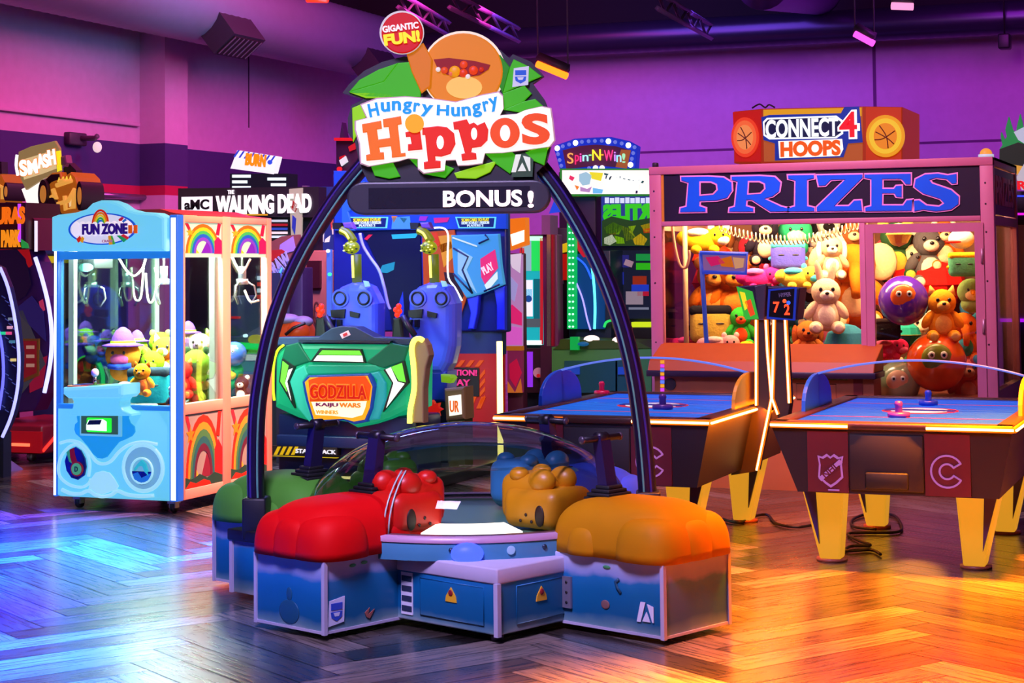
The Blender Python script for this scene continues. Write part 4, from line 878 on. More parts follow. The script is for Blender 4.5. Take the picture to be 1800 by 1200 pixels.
# ================================================================== AIR HOCKEY TABLES
AMB = E('ffc47a', 6); LEG_GLOW = E('ffb02c', .62)  # leg plastic with an added amber glow in its colour
def hockey(X, label, right_post):
    t = thing('air_hockey_table', label, 'air hockey table', (X, 10.75, 0)); hw = .635; yf, yb = -1.0, 1.0; zt = .79
    m = MB()
    def hexa(m, x0, x1, X0, X1, yfb, yft, ybb, ybt, za, zc, k=0):
        m.add([(X0, yfb, za), (X1, yfb, za), (X1, ybb, za), (X0, ybb, za), (x0, yft, zc), (x1, yft, zc), (x1, ybt, zc), (x0, ybt, zc)], [(0, 1, 2, 3), (4, 5, 6, 7), (0, 1, 5, 4), (1, 2, 6, 5), (2, 3, 7, 6), (3, 0, 4, 7)], k)
    hexa(m, -hw, hw, -.5, .56, yf+.02, yf+.01, yb-.05, yb-.01, .41, zt-.035); body = m.build('body', C('18101c', .45), t)
    for s, nm in ((-1, 0), (1, 1)):
        xa_, xb_ = (-.44, -.22) if s < 0 else (.185, .42)
        m = MB().box(xa_, xb_, yf+.006, yf+.03, .415, zt-.05, 0); m.build('front_panel', C('5a0a1c', .5), body)
    m = MB().box(-.215, .18, yf-.0, yf+.02, .43, zt-.06, 0, bev=.008); m.build('puck_return', C('120c16', .6), body)
    m = MB().box(-.13, .10, yf-.012, yf+.01, .44, .53, 0, bev=.01); m.build('return_slot', C('050408', .6), body)
    # shield mark and letter mark
    x, z, y = -.315, .535, yf+.004; W_ = E('c87ad0', .5)
    def sh(s): return [(x-.07*s, z+.075*s), (x-.045*s, z+.068*s), (x-.02*s, z+.085*s), (x, z+.07*s), (x+.02*s, z+.085*s), (x+.045*s, z+.068*s), (x+.07*s, z+.075*s), (x+.062*s, z+.03*s), (x+.068*s, z-.04*s), (x+.03*s, z-.075*s), (x, z-.095*s), (x-.03*s, z-.075*s), (x-.068*s, z-.04*s), (x-.062*s, z+.03*s)]
    m = MB().prism(sh(1), y-.004, y, 0).prism(sh(.84), y-.006, y, 1)
    m.prism([(x-.066, z-.045), (x-.05, z-.062), (x+.066, z+.04), (x+.05, z+.058)], y-.008, y, 0)
    m.text('NHL', x-.05, x+.05, z-.018, z+.018, y-.0075, .004, 1, .02, rot=.74); m.build('shield_logo', [W_, C('5a0c20')], body)
    m = MB().box(-.33, -.27, y-.003, y, .424, .432, 0); m.build('maker_mark', W_, body)
    x, z = .30, .545
    def arc(r0, r1): n = 24; a0, a1 = .55, 2*PI-.55; return [(x+r0*math.cos(a0+(a1-a0)*k/n), z+r0*math.sin(a0+(a1-a0)*k/n)) for k in range(n+1)] + [(x+r1*math.cos(a0+(a1-a0)*k/n), z+r1*math.sin(a0+(a1-a0)*k/n)) for k in range(n, -1, -1)]
    m = MB().prism(arc(.088, .078), y-.004, y, 0); m.prism(arc(.044, .034), y-.004, y, 0)
    for a0 in (.55, -.55):
        d = Vector((math.cos(a0), math.sin(a0))); m.tube([(x+d.x*.036, y-.002, z+d.y*.036), (x+d.x*.086, y-.002, z+d.y*.086)], .005, 4)
    m.build('letter_logo', W_, body)
    # top rim with rails
    m = MB(); m.box(-hw-.01, hw+.01, yf-.01, yf+.10, zt-.04, zt, 0, bev=.01).box(-hw-.01, hw+.01, yb-.09, yb, zt-.04, zt, 0, bev=.01).box(-hw-.01, -hw+.09, yf, yb, zt-.04, zt, 0, bev=.01).box(hw-.09, hw+.01, yf, yb, zt-.04, zt, 0, bev=.01); rim = m.build('rim', C('40241a', .4), t)
    m = MB().box(-hw+.09, hw-.09, yf+.1, yb-.09, zt-.035, zt-.012, 0); pf_ = m.build('playfield', E('0c60ec', .62), t)
    m = MB(); m.disc((0, 0, 0), .22, .002, 0, T=Matrix.Translation((0, 0, zt-.0105)) @ Matrix.Rotation(-PI/2, 4, 'X')); m.disc((0, -.001, 0), .17, .002, 1, T=Matrix.Translation((0, 0, zt-.0095)) @ Matrix.Rotation(-PI/2, 4, 'X'))
    m.box(-.2, .2, -.05, .05, zt-.0105, zt-.0065, 2); m.box(-hw+.1, hw-.1, -.5, -.48, zt-.012, zt-.0105, 0); m.box(-hw+.1, hw-.1, .48, .5, zt-.012, zt-.0105, 0); m.build('centre_print', [E('d02848', .7), E('e8e4f4', .8), E('2030a0', .6)], pf_)
    m = MB()
    for i in range(26): m.box(-hw+.11, hw-.11, yf+.14+i*.066, yf+.146+i*.066, zt-.012, zt-.0108, 0)
    m.build('airhole_rows', E('3c94fa', .7), pf_)
    for a, b in (((-hw, yf-.012), (-.215, yf-.012)), ((.2, yf-.012), (hw+.012, yf-.012)), ((hw+.012, yf-.012), (hw+.012, yb-.05))):
        m = MB().tube([(*a, zt-.02), (*b, zt-.02)], .017, 6); ls = m.build('led_strip', E('ff6a08', 1.5), t)  # wider orange tube is the core's halo, modelled as a glowing channel
        o_ = (0, -.014) if a[1] == b[1] else (.014, -.008); m = MB().tube([(a[0]+o_[0], a[1]+o_[1], zt-.02), (b[0]+o_[0], b[1]+o_[1], zt-.02)], .0075, 6); m.build('led_core', AMB, ls)
    # guards and clear shield
    for s, mt in ((-1, C('1f6af0', .35)), (1, C('e0a020', .4))):  # right guard is amber: orange LED light put into its colour
        pts = [(-.36, zt-.005)] + [(-.02-.36*math.cos(PI*k/14)+.02, zt+.20*math.sin(PI*k/14)**.8) for k in range(1, 14)] + [(.36, zt-.005)]
        m = MB().prism(pts, s*(hw-.03)-.012, s*(hw-.03)+.012, 0, axis='x', bev=.004); g = m.build('side_guard', mt, t)
        m = MB().tube([(s*(hw-.03), 0, zt), (s*(hw-.03), 0, zt+.2)], .008, 6); m.build('guard_rib', C('c8a860', .3, .4), g)
    top = [( (hw-.03)*(-1+2*k/20), zt+.195+.085*(1-(-1+2*k/20)**2)) for k in range(21)]
    m = MB().prism([(-hw+.03, zt+.0), *top, (hw-.03, zt+.0)], -.004, .004, 0); shd = m.build('clear_shield', glass('f0f4ff', .7, 1.3), t)
    m = MB().tube([(x_, 0, z_) for x_, z_ in top], .0075, 6); m.build('shield_edge', E('6a84f0', .8), shd)
    # legs
    for lx, ly in ((-.40, -.66), (.40, -.66), (-.40, .66), (.40, .66)):
        s = 1 if lx > 0 else -1; v = 1 if ly > 0 else -1
        m = MB(); xi, xo = lx-s*.10, lx+s*.14; bi, bo = lx-s*.07, lx+s*.045
        hexa(m, min(xi, xo), max(xi, xo), min(bi, bo), max(bi, bo), ly-.06, ly-.09, ly+.06, ly+.09, .012, .43); lg = m.build('leg', LEG_GLOW, t, bev=.012)
        m = MB(); m.prism([(lx+s*.055, .425), (lx+s*.13, .425), (lx+s*.04, .10)], ly-.095, ly-.07, 0, T=Matrix.Identity(4)); m.build('leg_inset', C('2a1460', .4), lg)
        m = MB().cyl((lx-s*.01, ly, 0), (lx-s*.01, ly, .016), .085, 20); m.build('foot_pad', C('b05a40', .4), lg)
    # score post
    s = 1 if right_post else -1
    yP = .0; T_ = Matrix.Translation((-X, -10.75, 0)); Yw = 10.72
    if right_post: prof = [(1329, 562), (1346, 562), (1357, 700), (1330, 828), (1285, 835), (1300, 720), (1329, 712)]; l1 = [(1330, 562), (1330, 712)]; l2 = [(1347, 562), (1350, 620), (1357, 700), (1331, 826)]
    else: prof = [(1361, 562), (1380, 562), (1388, 708), (1384, 735), (1368, 735), (1358, 700)]; l1 = [(1361, 562), (1360, 620), (1358, 700), (1368, 728)]; l2 = [(1381, 562), (1388, 708)]
    m = MB(T_).prism(XZ(prof, Yw), Yw, Yw+.10, 0); po = m.build('score_post', C('2a1a20', .5), t)
    for l in (l1, l2):
        m = MB(T_).tube([(a, Yw-.004, b) for a, b in XZ(l, Yw)], .013, 6); m.build('led_strip', E('ff6a08', 1.5), po); m = MB(T_).tube([(a, Yw-.016, b) for a, b in XZ(l, Yw)], .006, 6); m.build('led_core', AMB, po)  # orange tube gives the halo round the bright core
    if right_post: scr = [(1297, 503), (1325, 512), (1336, 560), (1312, 561)]; bx_ = [(1297, 503), (1345, 499), (1340, 562), (1312, 561)]
    else: scr = [(1357, 511), (1399, 507), (1396, 560), (1354, 556)]; bx_ = [(1351, 503), (1408, 506), (1402, 562), (1350, 557)]
    m = MB(T_).prism(XZ(bx_, Yw), Yw-.03, Yw+.16, 0, bev=.008); sb = m.build('scoreboard', C('1a1030', .4), po)
    if right_post:
        m = MB(T_).prism(XZ(scr, Yw), Yw-.036, Yw-.03, 0); m.build('score_display', E('38b838', .8), sb)
        for p_, h in (([(1303, 512), (1312, 514), (1318, 540), (1312, 545)], 'f0e020'), ([(1312, 530), (1322, 525), (1330, 552), (1322, 556)], 'e84818')):
            m = MB(T_).prism(XZ(p_, Yw), Yw-.04, Yw-.034, 0); m.build('display_patch', E(h, .9), sb)
        m = MB(T_).prism(XZ([(1328, 502), (1350, 498), (1346, 562), (1336, 562)], Yw), Yw-.036, Yw+.1, 0, bev=.006); m.build('bracket', C('9a8a98', .25, .9), sb)
    else:
        m = MB(T_).prism(XZ([(1353, 508), (1403, 504), (1400, 563), (1350, 560)], Yw), Yw-.034, Yw-.03, 0); m.build('display_border', E('1a38c0', .6), sb)
        m = MB(T_).prism(XZ(scr, Yw), Yw-.038, Yw-.03, 0); m.build('score_display', C('08040c', .3), sb)
        for ch, a, b in (('7', (1362, 530), (1373, 549)), ('2', (1381, 534), (1391, 553))):
            (x0_, z1_), (x1_, z0_) = XZ([a, b], Yw); m = MB(T_).text(ch, x0_, x1_, z0_, z1_, Yw-.038, .004, 0, .02); m.build('score_digit', E('ff3818', 3), sb)
        for px_, py_, h in ((1379, 529, 'ff5828'), (1386, 532, '3060ff')):
            q = Yp(px_, py_, Yw-.04); m = MB(T_).ell(q, (.012, .004, .012)); m.build('puck_light', E(h, 1.5), sb)
        (x0_, z1_), (x1_, z0_) = XZ([(1372, 514), (1393, 521)], Yw); m = MB(T_).text('HYPER', x0_, x1_, z0_, z1_, Yw-.038, .004, 0, .0, rot=.1); m.build('lettering', C('8a88b0'), sb)
    return t
hockey(-3.425, 'black air hockey table behind the domed game, its score post on the right', True)
hockey(-1.80, 'black air hockey table at the right, nearest the camera, showing both logos', False)
for X_, l_ in ((-3.425, 'under table'), (-1.8, 'x')):  # unseen orange point lights added under the tables
    l = bpy.data.lights.new('air_hockey_glow', 'POINT'); l.energy = 2; l.color = lin('ff9a28'); l.shadow_soft_size = .2
    o = bpy.data.objects.new('air_hockey_glow', l); COL.objects.link(o); o.location = (X_, 10.4, .2)
area('air_hockey_led_glow', (-2.70, 10.7, .765), (-2.86, 10.7, .5), 1.9, 40, 'ff7808', .05)
def striker(px, py, h, label, r=.05):
    q = Gp(px, py, .778); t = thing('striker', label, 'air hockey striker', q, 0, 'strikers on the air hockey tables')
    m = MB().lathe([(0, 0), (r, 0), (r*1.05, .012), (r, .028), (r*.8, .03), (r*.55, .02), (0, .02)], seg=24); m.build('base', C(h, .35), t)
    m = MB().lathe([(r*.35, .018), (r*.34, .06), (r*.4, .075), (r*.3, .088), (0, .092)], seg=16); m.build('knob', C(h, .35), t)
striker(1058, 694, 'e01848', 'red striker lying on the far side of the left air hockey table')
striker(1165, 719, '5a3898', 'purple striker near the front of the left air hockey table', .06)
striker(1632, 712, '1f50d8', 'blue striker at the far side of the right air hockey table', .055)
striker(1580, 733, '6a30b8', 'violet striker at the front of the right air hockey table', .06)
def cord(pts, label, r=.009):
    w = [Gp(*p, z=.012) for p in pts]; t = MB(Matrix.Translation(-w[0])).tube([w[0]+Vector(p)-Vector(smooth_path([tuple(x) for x in w], 1)[0]) for p in smooth_path([tuple(x) for x in w], 6)], r, 6).build('power_cord', C('180c0c', .5)); t.location = w[0]
    tag(t, label, 'cord', 'power cords under the tables')
cord([(1270, 912), (1300, 918), (1330, 906), (1350, 905), (1365, 920), (1400, 926), (1430, 922)], 'black power cord running on the floor from the left air hockey table')
cord([(1540, 930), (1500, 925), (1500, 912), (1530, 902), (1570, 905), (1585, 925), (1575, 935), (1520, 936), (1490, 938), (1510, 950), (1530, 958), (1495, 960), (1488, 968), (1530, 966), (1548, 974)], 'tangled black power cord on the floor under the right air hockey table')
# ================================================================== GREEN RIDE WITH TWO BLUE SEATS
YG = 12.4
def q6(x, y): return (440+x/3.913, 540+y/3.913)
def P6(pts, y=YG): return XZ([q6(*p) for p in pts], y)
g0 = Yp(610, 700, YG); ride = thing('motion_ride', 'green fronted motion ride with a glowing orange GODZILLA sign and two blue seats', 'arcade ride', (g0.x, 13.2, 0))
IR = inv(ride)
def rm(): return MB(IR)
def rp(name, mt, pts, y0, th, par=None, bev=0., conv=P6, pl=None):
    m = rm().prism(conv(pts, y0 if pl is None else pl), y0, y0+th, 0, bev=bev); return m.build(name, mt, par or ride)
TEAL = E('12b47c', .6)  # glow added to the shell colour for LED light falling on it
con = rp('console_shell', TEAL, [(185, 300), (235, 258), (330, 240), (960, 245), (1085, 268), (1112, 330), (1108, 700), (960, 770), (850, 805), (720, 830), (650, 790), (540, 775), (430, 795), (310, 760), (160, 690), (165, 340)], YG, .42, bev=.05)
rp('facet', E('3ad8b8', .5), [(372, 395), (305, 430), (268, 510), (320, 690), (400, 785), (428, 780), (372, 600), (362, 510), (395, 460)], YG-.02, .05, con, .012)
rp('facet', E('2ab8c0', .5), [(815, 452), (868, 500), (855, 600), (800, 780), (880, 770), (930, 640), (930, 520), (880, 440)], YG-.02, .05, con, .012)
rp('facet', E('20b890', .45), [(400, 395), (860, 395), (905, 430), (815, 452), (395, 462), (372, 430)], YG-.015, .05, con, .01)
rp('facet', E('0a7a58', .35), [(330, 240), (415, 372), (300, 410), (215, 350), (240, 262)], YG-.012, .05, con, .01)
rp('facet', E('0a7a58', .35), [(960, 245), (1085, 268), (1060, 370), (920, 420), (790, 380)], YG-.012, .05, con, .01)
for fr, lo, hi in (([(478, 282), (760, 288), (790, 384), (410, 376)], [(462, 330), (768, 332), (775, 375), (435, 366)], [(495, 295), (750, 298), (766, 328), (468, 326)]),
                   ([(218, 352), (304, 408), (265, 510), (304, 695), (196, 510)], [(262, 430), (290, 418), (252, 510), (280, 640), (240, 520)], [(222, 368), (262, 400), (238, 510), (250, 580), (205, 508)]),
                   ([(1055, 368), (1084, 520), (910, 720), (974, 520), (915, 430)], [(930, 428), (965, 412), (1010, 510), (1060, 525), (935, 690), (985, 520)], [(968, 410), (1042, 382), (1068, 515), (1020, 505)])):
    f_ = rp('light_frame', C('081410', .4), fr, YG-.032, .04, con)
    rp('light_panel', E('f0fff0', 1.5), lo, YG-.036, .01, f_); rp('light_panel', E('70f040', 1.0), hi, YG-.036, .01, f_)
sg_ = rp('sign_frame', E('1a4ab0', .5), [(355, 512), (395, 468), (818, 454), (856, 545), (836, 695), (800, 788), (715, 805), (640, 778), (428, 794), (380, 640)], YG-.05, .06, con, .01)
rp('sign_face', E('f0a018', 1.0), [(375, 515), (408, 482), (805, 470), (838, 545), (820, 690), (785, 772), (712, 785), (640, 765), (440, 778), (400, 640)], YG-.055, .02, sg_)
rp('sign_glow', E('fff0c8', 1.2), [(420, 650), (800, 645), (790, 690), (770, 740), (700, 760), (560, 745), (450, 740)], YG-.058, .01, sg_)
rp('sign_band', E('e04808', .9), [(400, 500), (470, 480), (790, 472), (830, 540), (815, 640), (410, 648)], YG-.058, .01, sg_)
def rtext(name, mt, par, s, x0, y0, x1, y1, y, off=.02, conv=P6, **k):
    (a, b), (c, d) = conv([(x0, y0), (x1, y1)], y); m = rm().text(s, a, c, d, b, y, .012, 0, off, **k); return m.build(name, mt, par)
rtext('lettering', E('ff7a28', 1.0), sg_, 'GODZILLA', 408, 520, 806, 640, YG-.062, .05)
rtext('lettering', E('c81808', .8), sg_, 'GODZILLA', 414, 530, 800, 632, YG-.072, .015)
rtext('lettering', E('7a1a60', .6), sg_, 'KAIJU', 455, 655, 605, 690, YG-.062, .02)
rtext('lettering', E('f08020', .8), sg_, 'WARS', 615, 655, 760, 690, YG-.062, .02)
rtext('lettering', E('e8a040', .9), sg_, 'WINNERS', 455, 705, 605, 735, YG-.062, .0)
tb_ = rp('top_board', C('0f2a50', .5), [(185, 205), (470, 202), (555, 142), (620, 128), (720, 135), (850, 205), (1110, 215), (1110, 262), (185, 262)], YG+.02, .16, ride, .008)
rp('ledge', C('0a1830', .4), [(330, 222), (965, 230), (955, 246), (335, 240)], YG-.03, .1, tb_)
rp('sticker', C('e8d8e8'), [(615, 185), (672, 158), (688, 190), (632, 216)], YG+.014, .01, tb_); rp('sticker_mark', C('c01830'), [(635, 185), (662, 172), (668, 190), (642, 202)], YG+.01, .01, tb_)
sp_ = rp('side_panel', C('8a7a58', .6), [(1122, 260), (1140, 225), (1185, 215), (1215, 260), (1230, 330), (1205, 420), (1190, 560), (1190, 795), (1112, 795), (1128, 600), (1138, 420)], YG-.02, .1, ride, .01)
m = rm().tube([(a, YG-.03, b) for a, b in P6(smooth_path([(1108, 795), (1112, 700), (1138, 560), (1134, 400), (1122, 290), (1138, 228), (1172, 212), (1200, 228)], 4))], .02, 6); m.build('led_edge', E('fff050', 3.5), sp_)
m = rm().tube([(a, YG-.01, b) for a, b in P6(smooth_path([(235, 258), (190, 300), (165, 400), (162, 560), (170, 640)], 4))], .01, 6); m.build('led_edge', E('b0f020', 2), con)
lb = P6([(160, 0), (1120, 0)]); zl_ = P6([(0, 730)])[0][1]
m = rm().box(lb[0][0], lb[1][0], YG+.06, YG+.5, .0, zl_, 0, bev=.02); lo_ = m.build('lower_body', C('0a1a4a', .35), ride)
m = rm().box(lb[0][0]+.02, lb[1][0]-.03, YG+.0, YG+.07, .27, .36, 0, bev=.01); m.build('lower_rib', C('0c2458', .35), lo_)
(a, b), (c_, d) = P6([(150, 950), (600, 1020)]); m = rm().box(a, c_, YG-.01, YG+.07, d, b, 0); ws = m.build('warning_plate', C('101010'), lo_)
for i in range(4):
    x = 160+i*40; m = rm().prism(P6([(x, 1014), (x+22, 1014), (x+50, 958), (x+28, 958)], YG-.014), YG-.016, YG-.008, 0); m.build('hazard_stripe', E('e8c818', .5), ws)
rtext('lettering', E('e8f0ff', .7), ws, 'STAND BACK', 315, 972, 590, 1010, YG-.012, .01)
(a, b), (c_, d) = P6([(160, 1022), (600, 1034)]); m = rm().box(a, c_, YG-.014, YG+.02, d, b, 0); m.build('hazard_edge', E('d8c020', .6), ws)
(a, b), (c_, d) = P6([(160, 1100), (1300, 1140)]); m = rm().box(a, c_, YG-.06, YG+2.2, 0, .085, 0, bev=.01); pl_ = m.build('platform', C('182418', .4), ride)
m = rm()
for i in range(9): m.box(a+.06+i*.14, a+.17+i*.14, YG-.066, YG-.055, .05, .07, 0)
m.build('platform_led', E('fff8a0', 2.5), pl_)
m = rm().box(a, c_, YG-.066, YG-.055, .012, .03, 0); m.build('platform_led', E('80e020', 1.0), pl_)
# seats
def q7(x, y): return (560+x/4.615, 360+y/4.615)
def seat(dx, Ys):
    def c7(pts, y): return XZ([q7(x+dx, yy) for x, yy in pts], y)
    body = [(90, 780), (130, 695), (165, 662), (240, 632), (330, 630), (400, 660), (432, 720), (468, 800), (466, 1075), (462, 1150), (430, 1290), (380, 1380), (190, 1380), (150, 1290), (120, 1120), (70, 1000), (92, 905), (86, 840)]
    m = rm().prism(c7(body, Ys), Ys, Ys+.22, 0, bev=.07, seg=4); s_ = m.build('seat', C('4c62ff', .35, kind='coat'), ride)
    for cx, cy, r in ((180, 757, 46), (372, 757, 44)):
        x, z = c7([(cx, cy)], Ys)[0]; x2, _ = c7([(cx+r, cy)], Ys)[0]; R_ = x2-x
        m = rm().disc((x, Ys-.012, z), R_*1.5, .03, 0, rz=R_*1.45); m.build('shoulder_pad', C('5068f0', .35), s_)
        m = rm().ring((x, Ys-.014, z), R_, .0085, 0); m.build('belt_ring', C('080818', .4), s_)
    m = rm().prism(c7([(105, 852), (222, 845), (215, 915), (112, 912)], Ys), Ys-.02, Ys+.02, 0); m.prism(c7([(260, 860), (338, 880), (330, 915), (262, 905)], Ys), Ys-.02, Ys+.02, 0); m.build('belt_slot', C('0c0614', .5), s_)
    m = rm().prism(c7([(120, 930), (140, 930), (130, 1010), (108, 1010)], Ys), Ys-.04, Ys, 0).prism(c7([(165, 930), (195, 930), (195, 990), (168, 990)], Ys), Ys-.04, Ys, 0); m.build('belt_strap', C('0c0a16', .5), s_)
    m = rm().prism(c7([(190, 1350), (400, 1350), (395, 1600), (200, 1600)], Ys), Ys+.02, Ys+.25, 0, bev=.02); m.build('seat_cushion', C('263ac8', .4), s_)
    zb_ = c7([(0, 1590)], Ys)[0][1]; x, _ = c7([(290, 0)], Ys)[0]
    m = rm().box(x-.1, x+.1, Ys+.05, Ys+.2, .08, zb_+.02, 0); m.build('seat_post', C('101428', .4), s_)
    m = rm().prism(c7([(365, 615), (400, 620), (415, 660), (380, 665)], Ys), Ys-.015, Ys+.02, 0, bev=.006); m.build('side_badge', E('a8e8f0', .7), s_)
    # headset column above
    Yc = Ys+.1
    m = rm().tube([(a, Yc, b) for a, b in c7([(312, 640), (308, 400)], Yc)], .04, 12); hc_ = m.build('headset_column', E('7a8a10', .45), ride)
    m = rm().tube([(a, Yc-.04, b) for a, b in c7([(300, 590), (292, 410)], Yc)], .011, 6); m.build('column_glow', E('fff060', 2.2), hc_)
    m = rm().tube([(a, Yc, b) for a, b in c7(smooth_path([(285, 300), (255, 250), (215, 215), (180, 205)], 3), Yc)], .036, 10); m.build('column_elbow', E('98a010', .5), hc_)
    m = rm().tube([(a, Yc-.036, b) for a, b in c7(smooth_path([(262, 275), (235, 230), (190, 205)], 3), Yc)], .01, 6); m.build('column_glow', E('fff060', 2.2), hc_)
    x, z = c7([(268, 345)], Yc)[0]; m = rm().ell((x, Yc, z), (.068, .065, .055)); hb = m.build('headset', E('b8c818', .45), hc_)
    for i in range(14):
        w = i*2.4; r = .018+.0035*i; m = rm().ell((x+r*math.cos(w), Yc-.062+r*.4, z+r*math.sin(w)*.85), (.011, .01, .007)); m.build('headset_spot', E(('f0f8a0', '203010', 'f8f060')[i % 3], 1.0), hb)
    m = rm().prism(c7([(125, 145), (195, 145), (190, 200), (130, 195)], Yc), Yc-.03, Yc+.05, 0); m.build('clamp', C('201418', .4), hc_)
    m = rm().prism(c7([(200, 145), (270, 140), (295, 195), (215, 190)], Yc), Yc-.02, Yc+.05, 0, bev=.01); m.build('clamp_cap', C('7a4aa0', .4), hc_)
    # lit joystick arm on the left side of the seat
    Yj = Ys-.25
    m = rm().prism(c7([(-30, 920), (40, 905), (50, 1000), (60, 1090), (-40, 1090)], Yj), Yj, Yj+.14, 0, bev=.02); ar = m.build('control_arm', C('140e12', .5), ride)
    for cx, cy in ((22, 822), (0, 850), (28, 862), (10, 890)):
        x, z = c7([(cx, cy)], Yj)[0]; m = rm().ell((x, Yj, z), .023, seg=10, rings=8); m.build('lit_button', E('f03018', 1.6), ar)
    m = rm().tube([(a, Yj-.01, b) for a, b in c7([(60, 900), (100, 980), (160, 1060)], Yj)], .024, 8); m.build('arm_tube', C('2a2038', .4), ar)
    return s_
seat(0, 13.25); seat(628, 13.25)
m = rm().tube([Yp(*q7(x, y), 13.5) for x, y in smooth_path([(335, 230), (360, 330), (420, 430), (490, 530), (530, 660), (560, 800), (580, 850)], 4)], .014, 6); m.build('headset_cable', C('b8c0f0', .4), ride)
# rear wall of the ride
YW = 14.25
def q8(x, y): return (700+x/3.157, 360+y/3.157)
def P8(pts, y=YW): return XZ([q8(*p) for p in pts], y)
def P0(pts, y=YW): return XZ(pts, y)
wx0, wx1 = Yp(585, 500, YW).x, Yp(890, 500, YW).x; wz1, wz0 = Yp(700, 300, YW).z, Yp(700, 583, YW).z
m = rm().box(wx0, wx1, YW, YW+.12, wz0, wz1, 0, bev=.02); bk = m.build('rear_screen_wall', C('10227a', .4), ride)
rp('top_band', E('1848d0', .6), [(586, 300), (890, 300), (890, 402), (588, 405)], YW-.04, .05, bk, .006, P0)
rp('side_wing', E('2a70f0', .55), [(600, 330), (640, 318), (640, 350), (612, 372), (622, 405), (600, 405)], YW-.06, .05, bk, .01, P0)
sc_ = rp('screen', E('081040', .6), [(638, 408), (738, 404), (742, 580), (690, 582), (684, 540), (672, 480)], YW-.02, .03, bk, 0, P0)
for p_, h in (([(672, 466), (694, 460), (692, 474), (680, 480), (666, 478)], '1a90a8'), ([(688, 412), (735, 410), (730, 418), (690, 420)], '28b8d0'), ([(690, 580), (697, 545), (708, 512), (710, 540), (708, 580)], '2038d0'), ([(640, 420), (648, 412), (655, 412), (645, 422)], 'e02048')):
    rp('screen_image', E(h, .8), p_, YW-.024, .006, sc_, 0, P0)
for x0, x1 in ((610, 682), (800, 872)):
    b_ = rp('info_box', E('60d0ff', 1.0), [(x0, 381), (x1, 381), (x1-2, 401), (x0+6, 401)], YW-.048, .01, bk, 0, P0); rp('info_face', E('0c2478', .5), [(x0+3, 383), (x1-3, 383), (x1-5, 399), (x0+8, 399)], YW-.052, .008, b_, 0, P0)
    rtext('lettering', E('f0e020', .9), b_, 'SCAN CARD TO PLAY', x0+12, 384, x1-12, 388.5, YW-.054, 0, P0); rtext('lettering', E('d0e8ff', .9), b_, 'HOW TO PLAY 1 PERSON', x0+12, 389.5, x1-12, 393.5, YW-.054, 0, P0); rtext('lettering', E('d0e8ff', .9), b_, 'PLAYERS 2', x0+22, 394.5, x1-22, 398, YW-.054, 0, P0)
for p_, h in (([(690, 382), (720, 380), (722, 402), (688, 402)], '4aa0e8'), ([(702, 382), (716, 384), (710, 392)], '101840'), ([(688, 380), (698, 380), (692, 392)], 'f09030'), ([(738, 380), (752, 380), (748, 388), (736, 388)], 'a030c0'), ([(762, 383), (790, 382), (786, 390), (764, 392)], 'e02080')):
    rp('poster_patch', E(h, .6), p_, YW-.048, .008, bk, 0, P0)
rp('poster_panel', E('c85018', .6), [(742, 408), (798, 404), (806, 470), (820, 520), (800, 580), (745, 520)], YW-.03, .02, bk, 0, P0)
for p_, h in (([(745, 412), (768, 408), (775, 430), (750, 445)], 'e84010'), ([(770, 415), (795, 412), (798, 450), (780, 470)], 'f0a020'), ([(772, 430), (792, 424), (796, 436), (776, 444)], '7a0c10'), ([(780, 478), (802, 480), (815, 520), (795, 560)], '30082a')):
    rp('poster_patch', E(h, .6), p_, YW-.034, .008, bk, 0, P0)
rw = rp('lit_wing_panel', E('48a8e0', .6), [(292, 168), (555, 160), (568, 330), (585, 440), (470, 488), (440, 500), (376, 515), (310, 410), (300, 300)], YW-.08, .06, bk, .012, P8)
m = rm().tube([(a, YW-.09, b) for a, b in P8(smooth_path([(205, 130), (270, 128), (300, 165), (298, 280), (302, 400), (340, 460), (378, 530)], 4))], .008, 6); m.build('neon_edge', E('f0f8ff', 1.8), rw)
rp('chevron_plate', E('a0d8f0', .6), [(330, 242), (412, 290), (378, 360), (435, 488), (330, 380)], YW-.088, .01, rw, 0, P8)
for l in ([(330, 240), (412, 288), (380, 360), (436, 490)], [(330, 380), (436, 490)], [(470, 215), (525, 190), (505, 165)], [(585, 440), (500, 478)]):
    m = rm().tube([(a, YW-.092, b) for a, b in P8(l)], .0085, 5); m.build('panel_line', C('08204a', .4), rw)
m = rm().tube([(a, YW-.09, b) for a, b in P8([(325, 182), (460, 230)])], .007, 5); m.build('highlight_line', E('d0e8ff', .8), rw)
pk = rp('pink_sign', E('e82870', .8), [(455, 300), (535, 248), (552, 350), (480, 440), (460, 400)], YW-.092, .012, rw, 0, P8)
rtext('lettering', E('ffd0e0', 1.0), pk, 'PLAY', 466, 330, 530, 375, YW-.098, .02, P8, rot=.5); rp('sign_note', E('e0f4f8', .8), [(478, 445), (548, 370), (550, 410), (495, 478)], YW-.092, .01, rw, 0, P8)
rp('wing_leg', C('1a2ad8', .4), [(380, 520), (450, 495), (440, 600), (420, 690), (385, 690), (400, 600)], YW-.06, .06, bk, .01, P8)
rp('wing_leg', C('1a2ad8', .4), [(530, 470), (592, 450), (592, 695), (545, 695), (545, 560)], YW-.06, .06, bk, .01, P8)
bl = rp('rear_base', C('14245a', .5), [(200, 690), (575, 690), (575, 830), (200, 830)], YW+.02, .1, ride, 0, P8)
rd_ = rp('caution_panel', C('b81410', .55), [(150, 826), (560, 826), (560, 1290), (150, 1290)], YW-.02, .14, ride, 0, P8)
fx_, fz_ = P8([(560, 1290)])[0]; m = rm().box(P8([(150, 0)])[0][0], fx_, YW, YW+.12, .08, fz_+.02, 0); m.build('rear_plinth', C('3a0810', .5), ride)
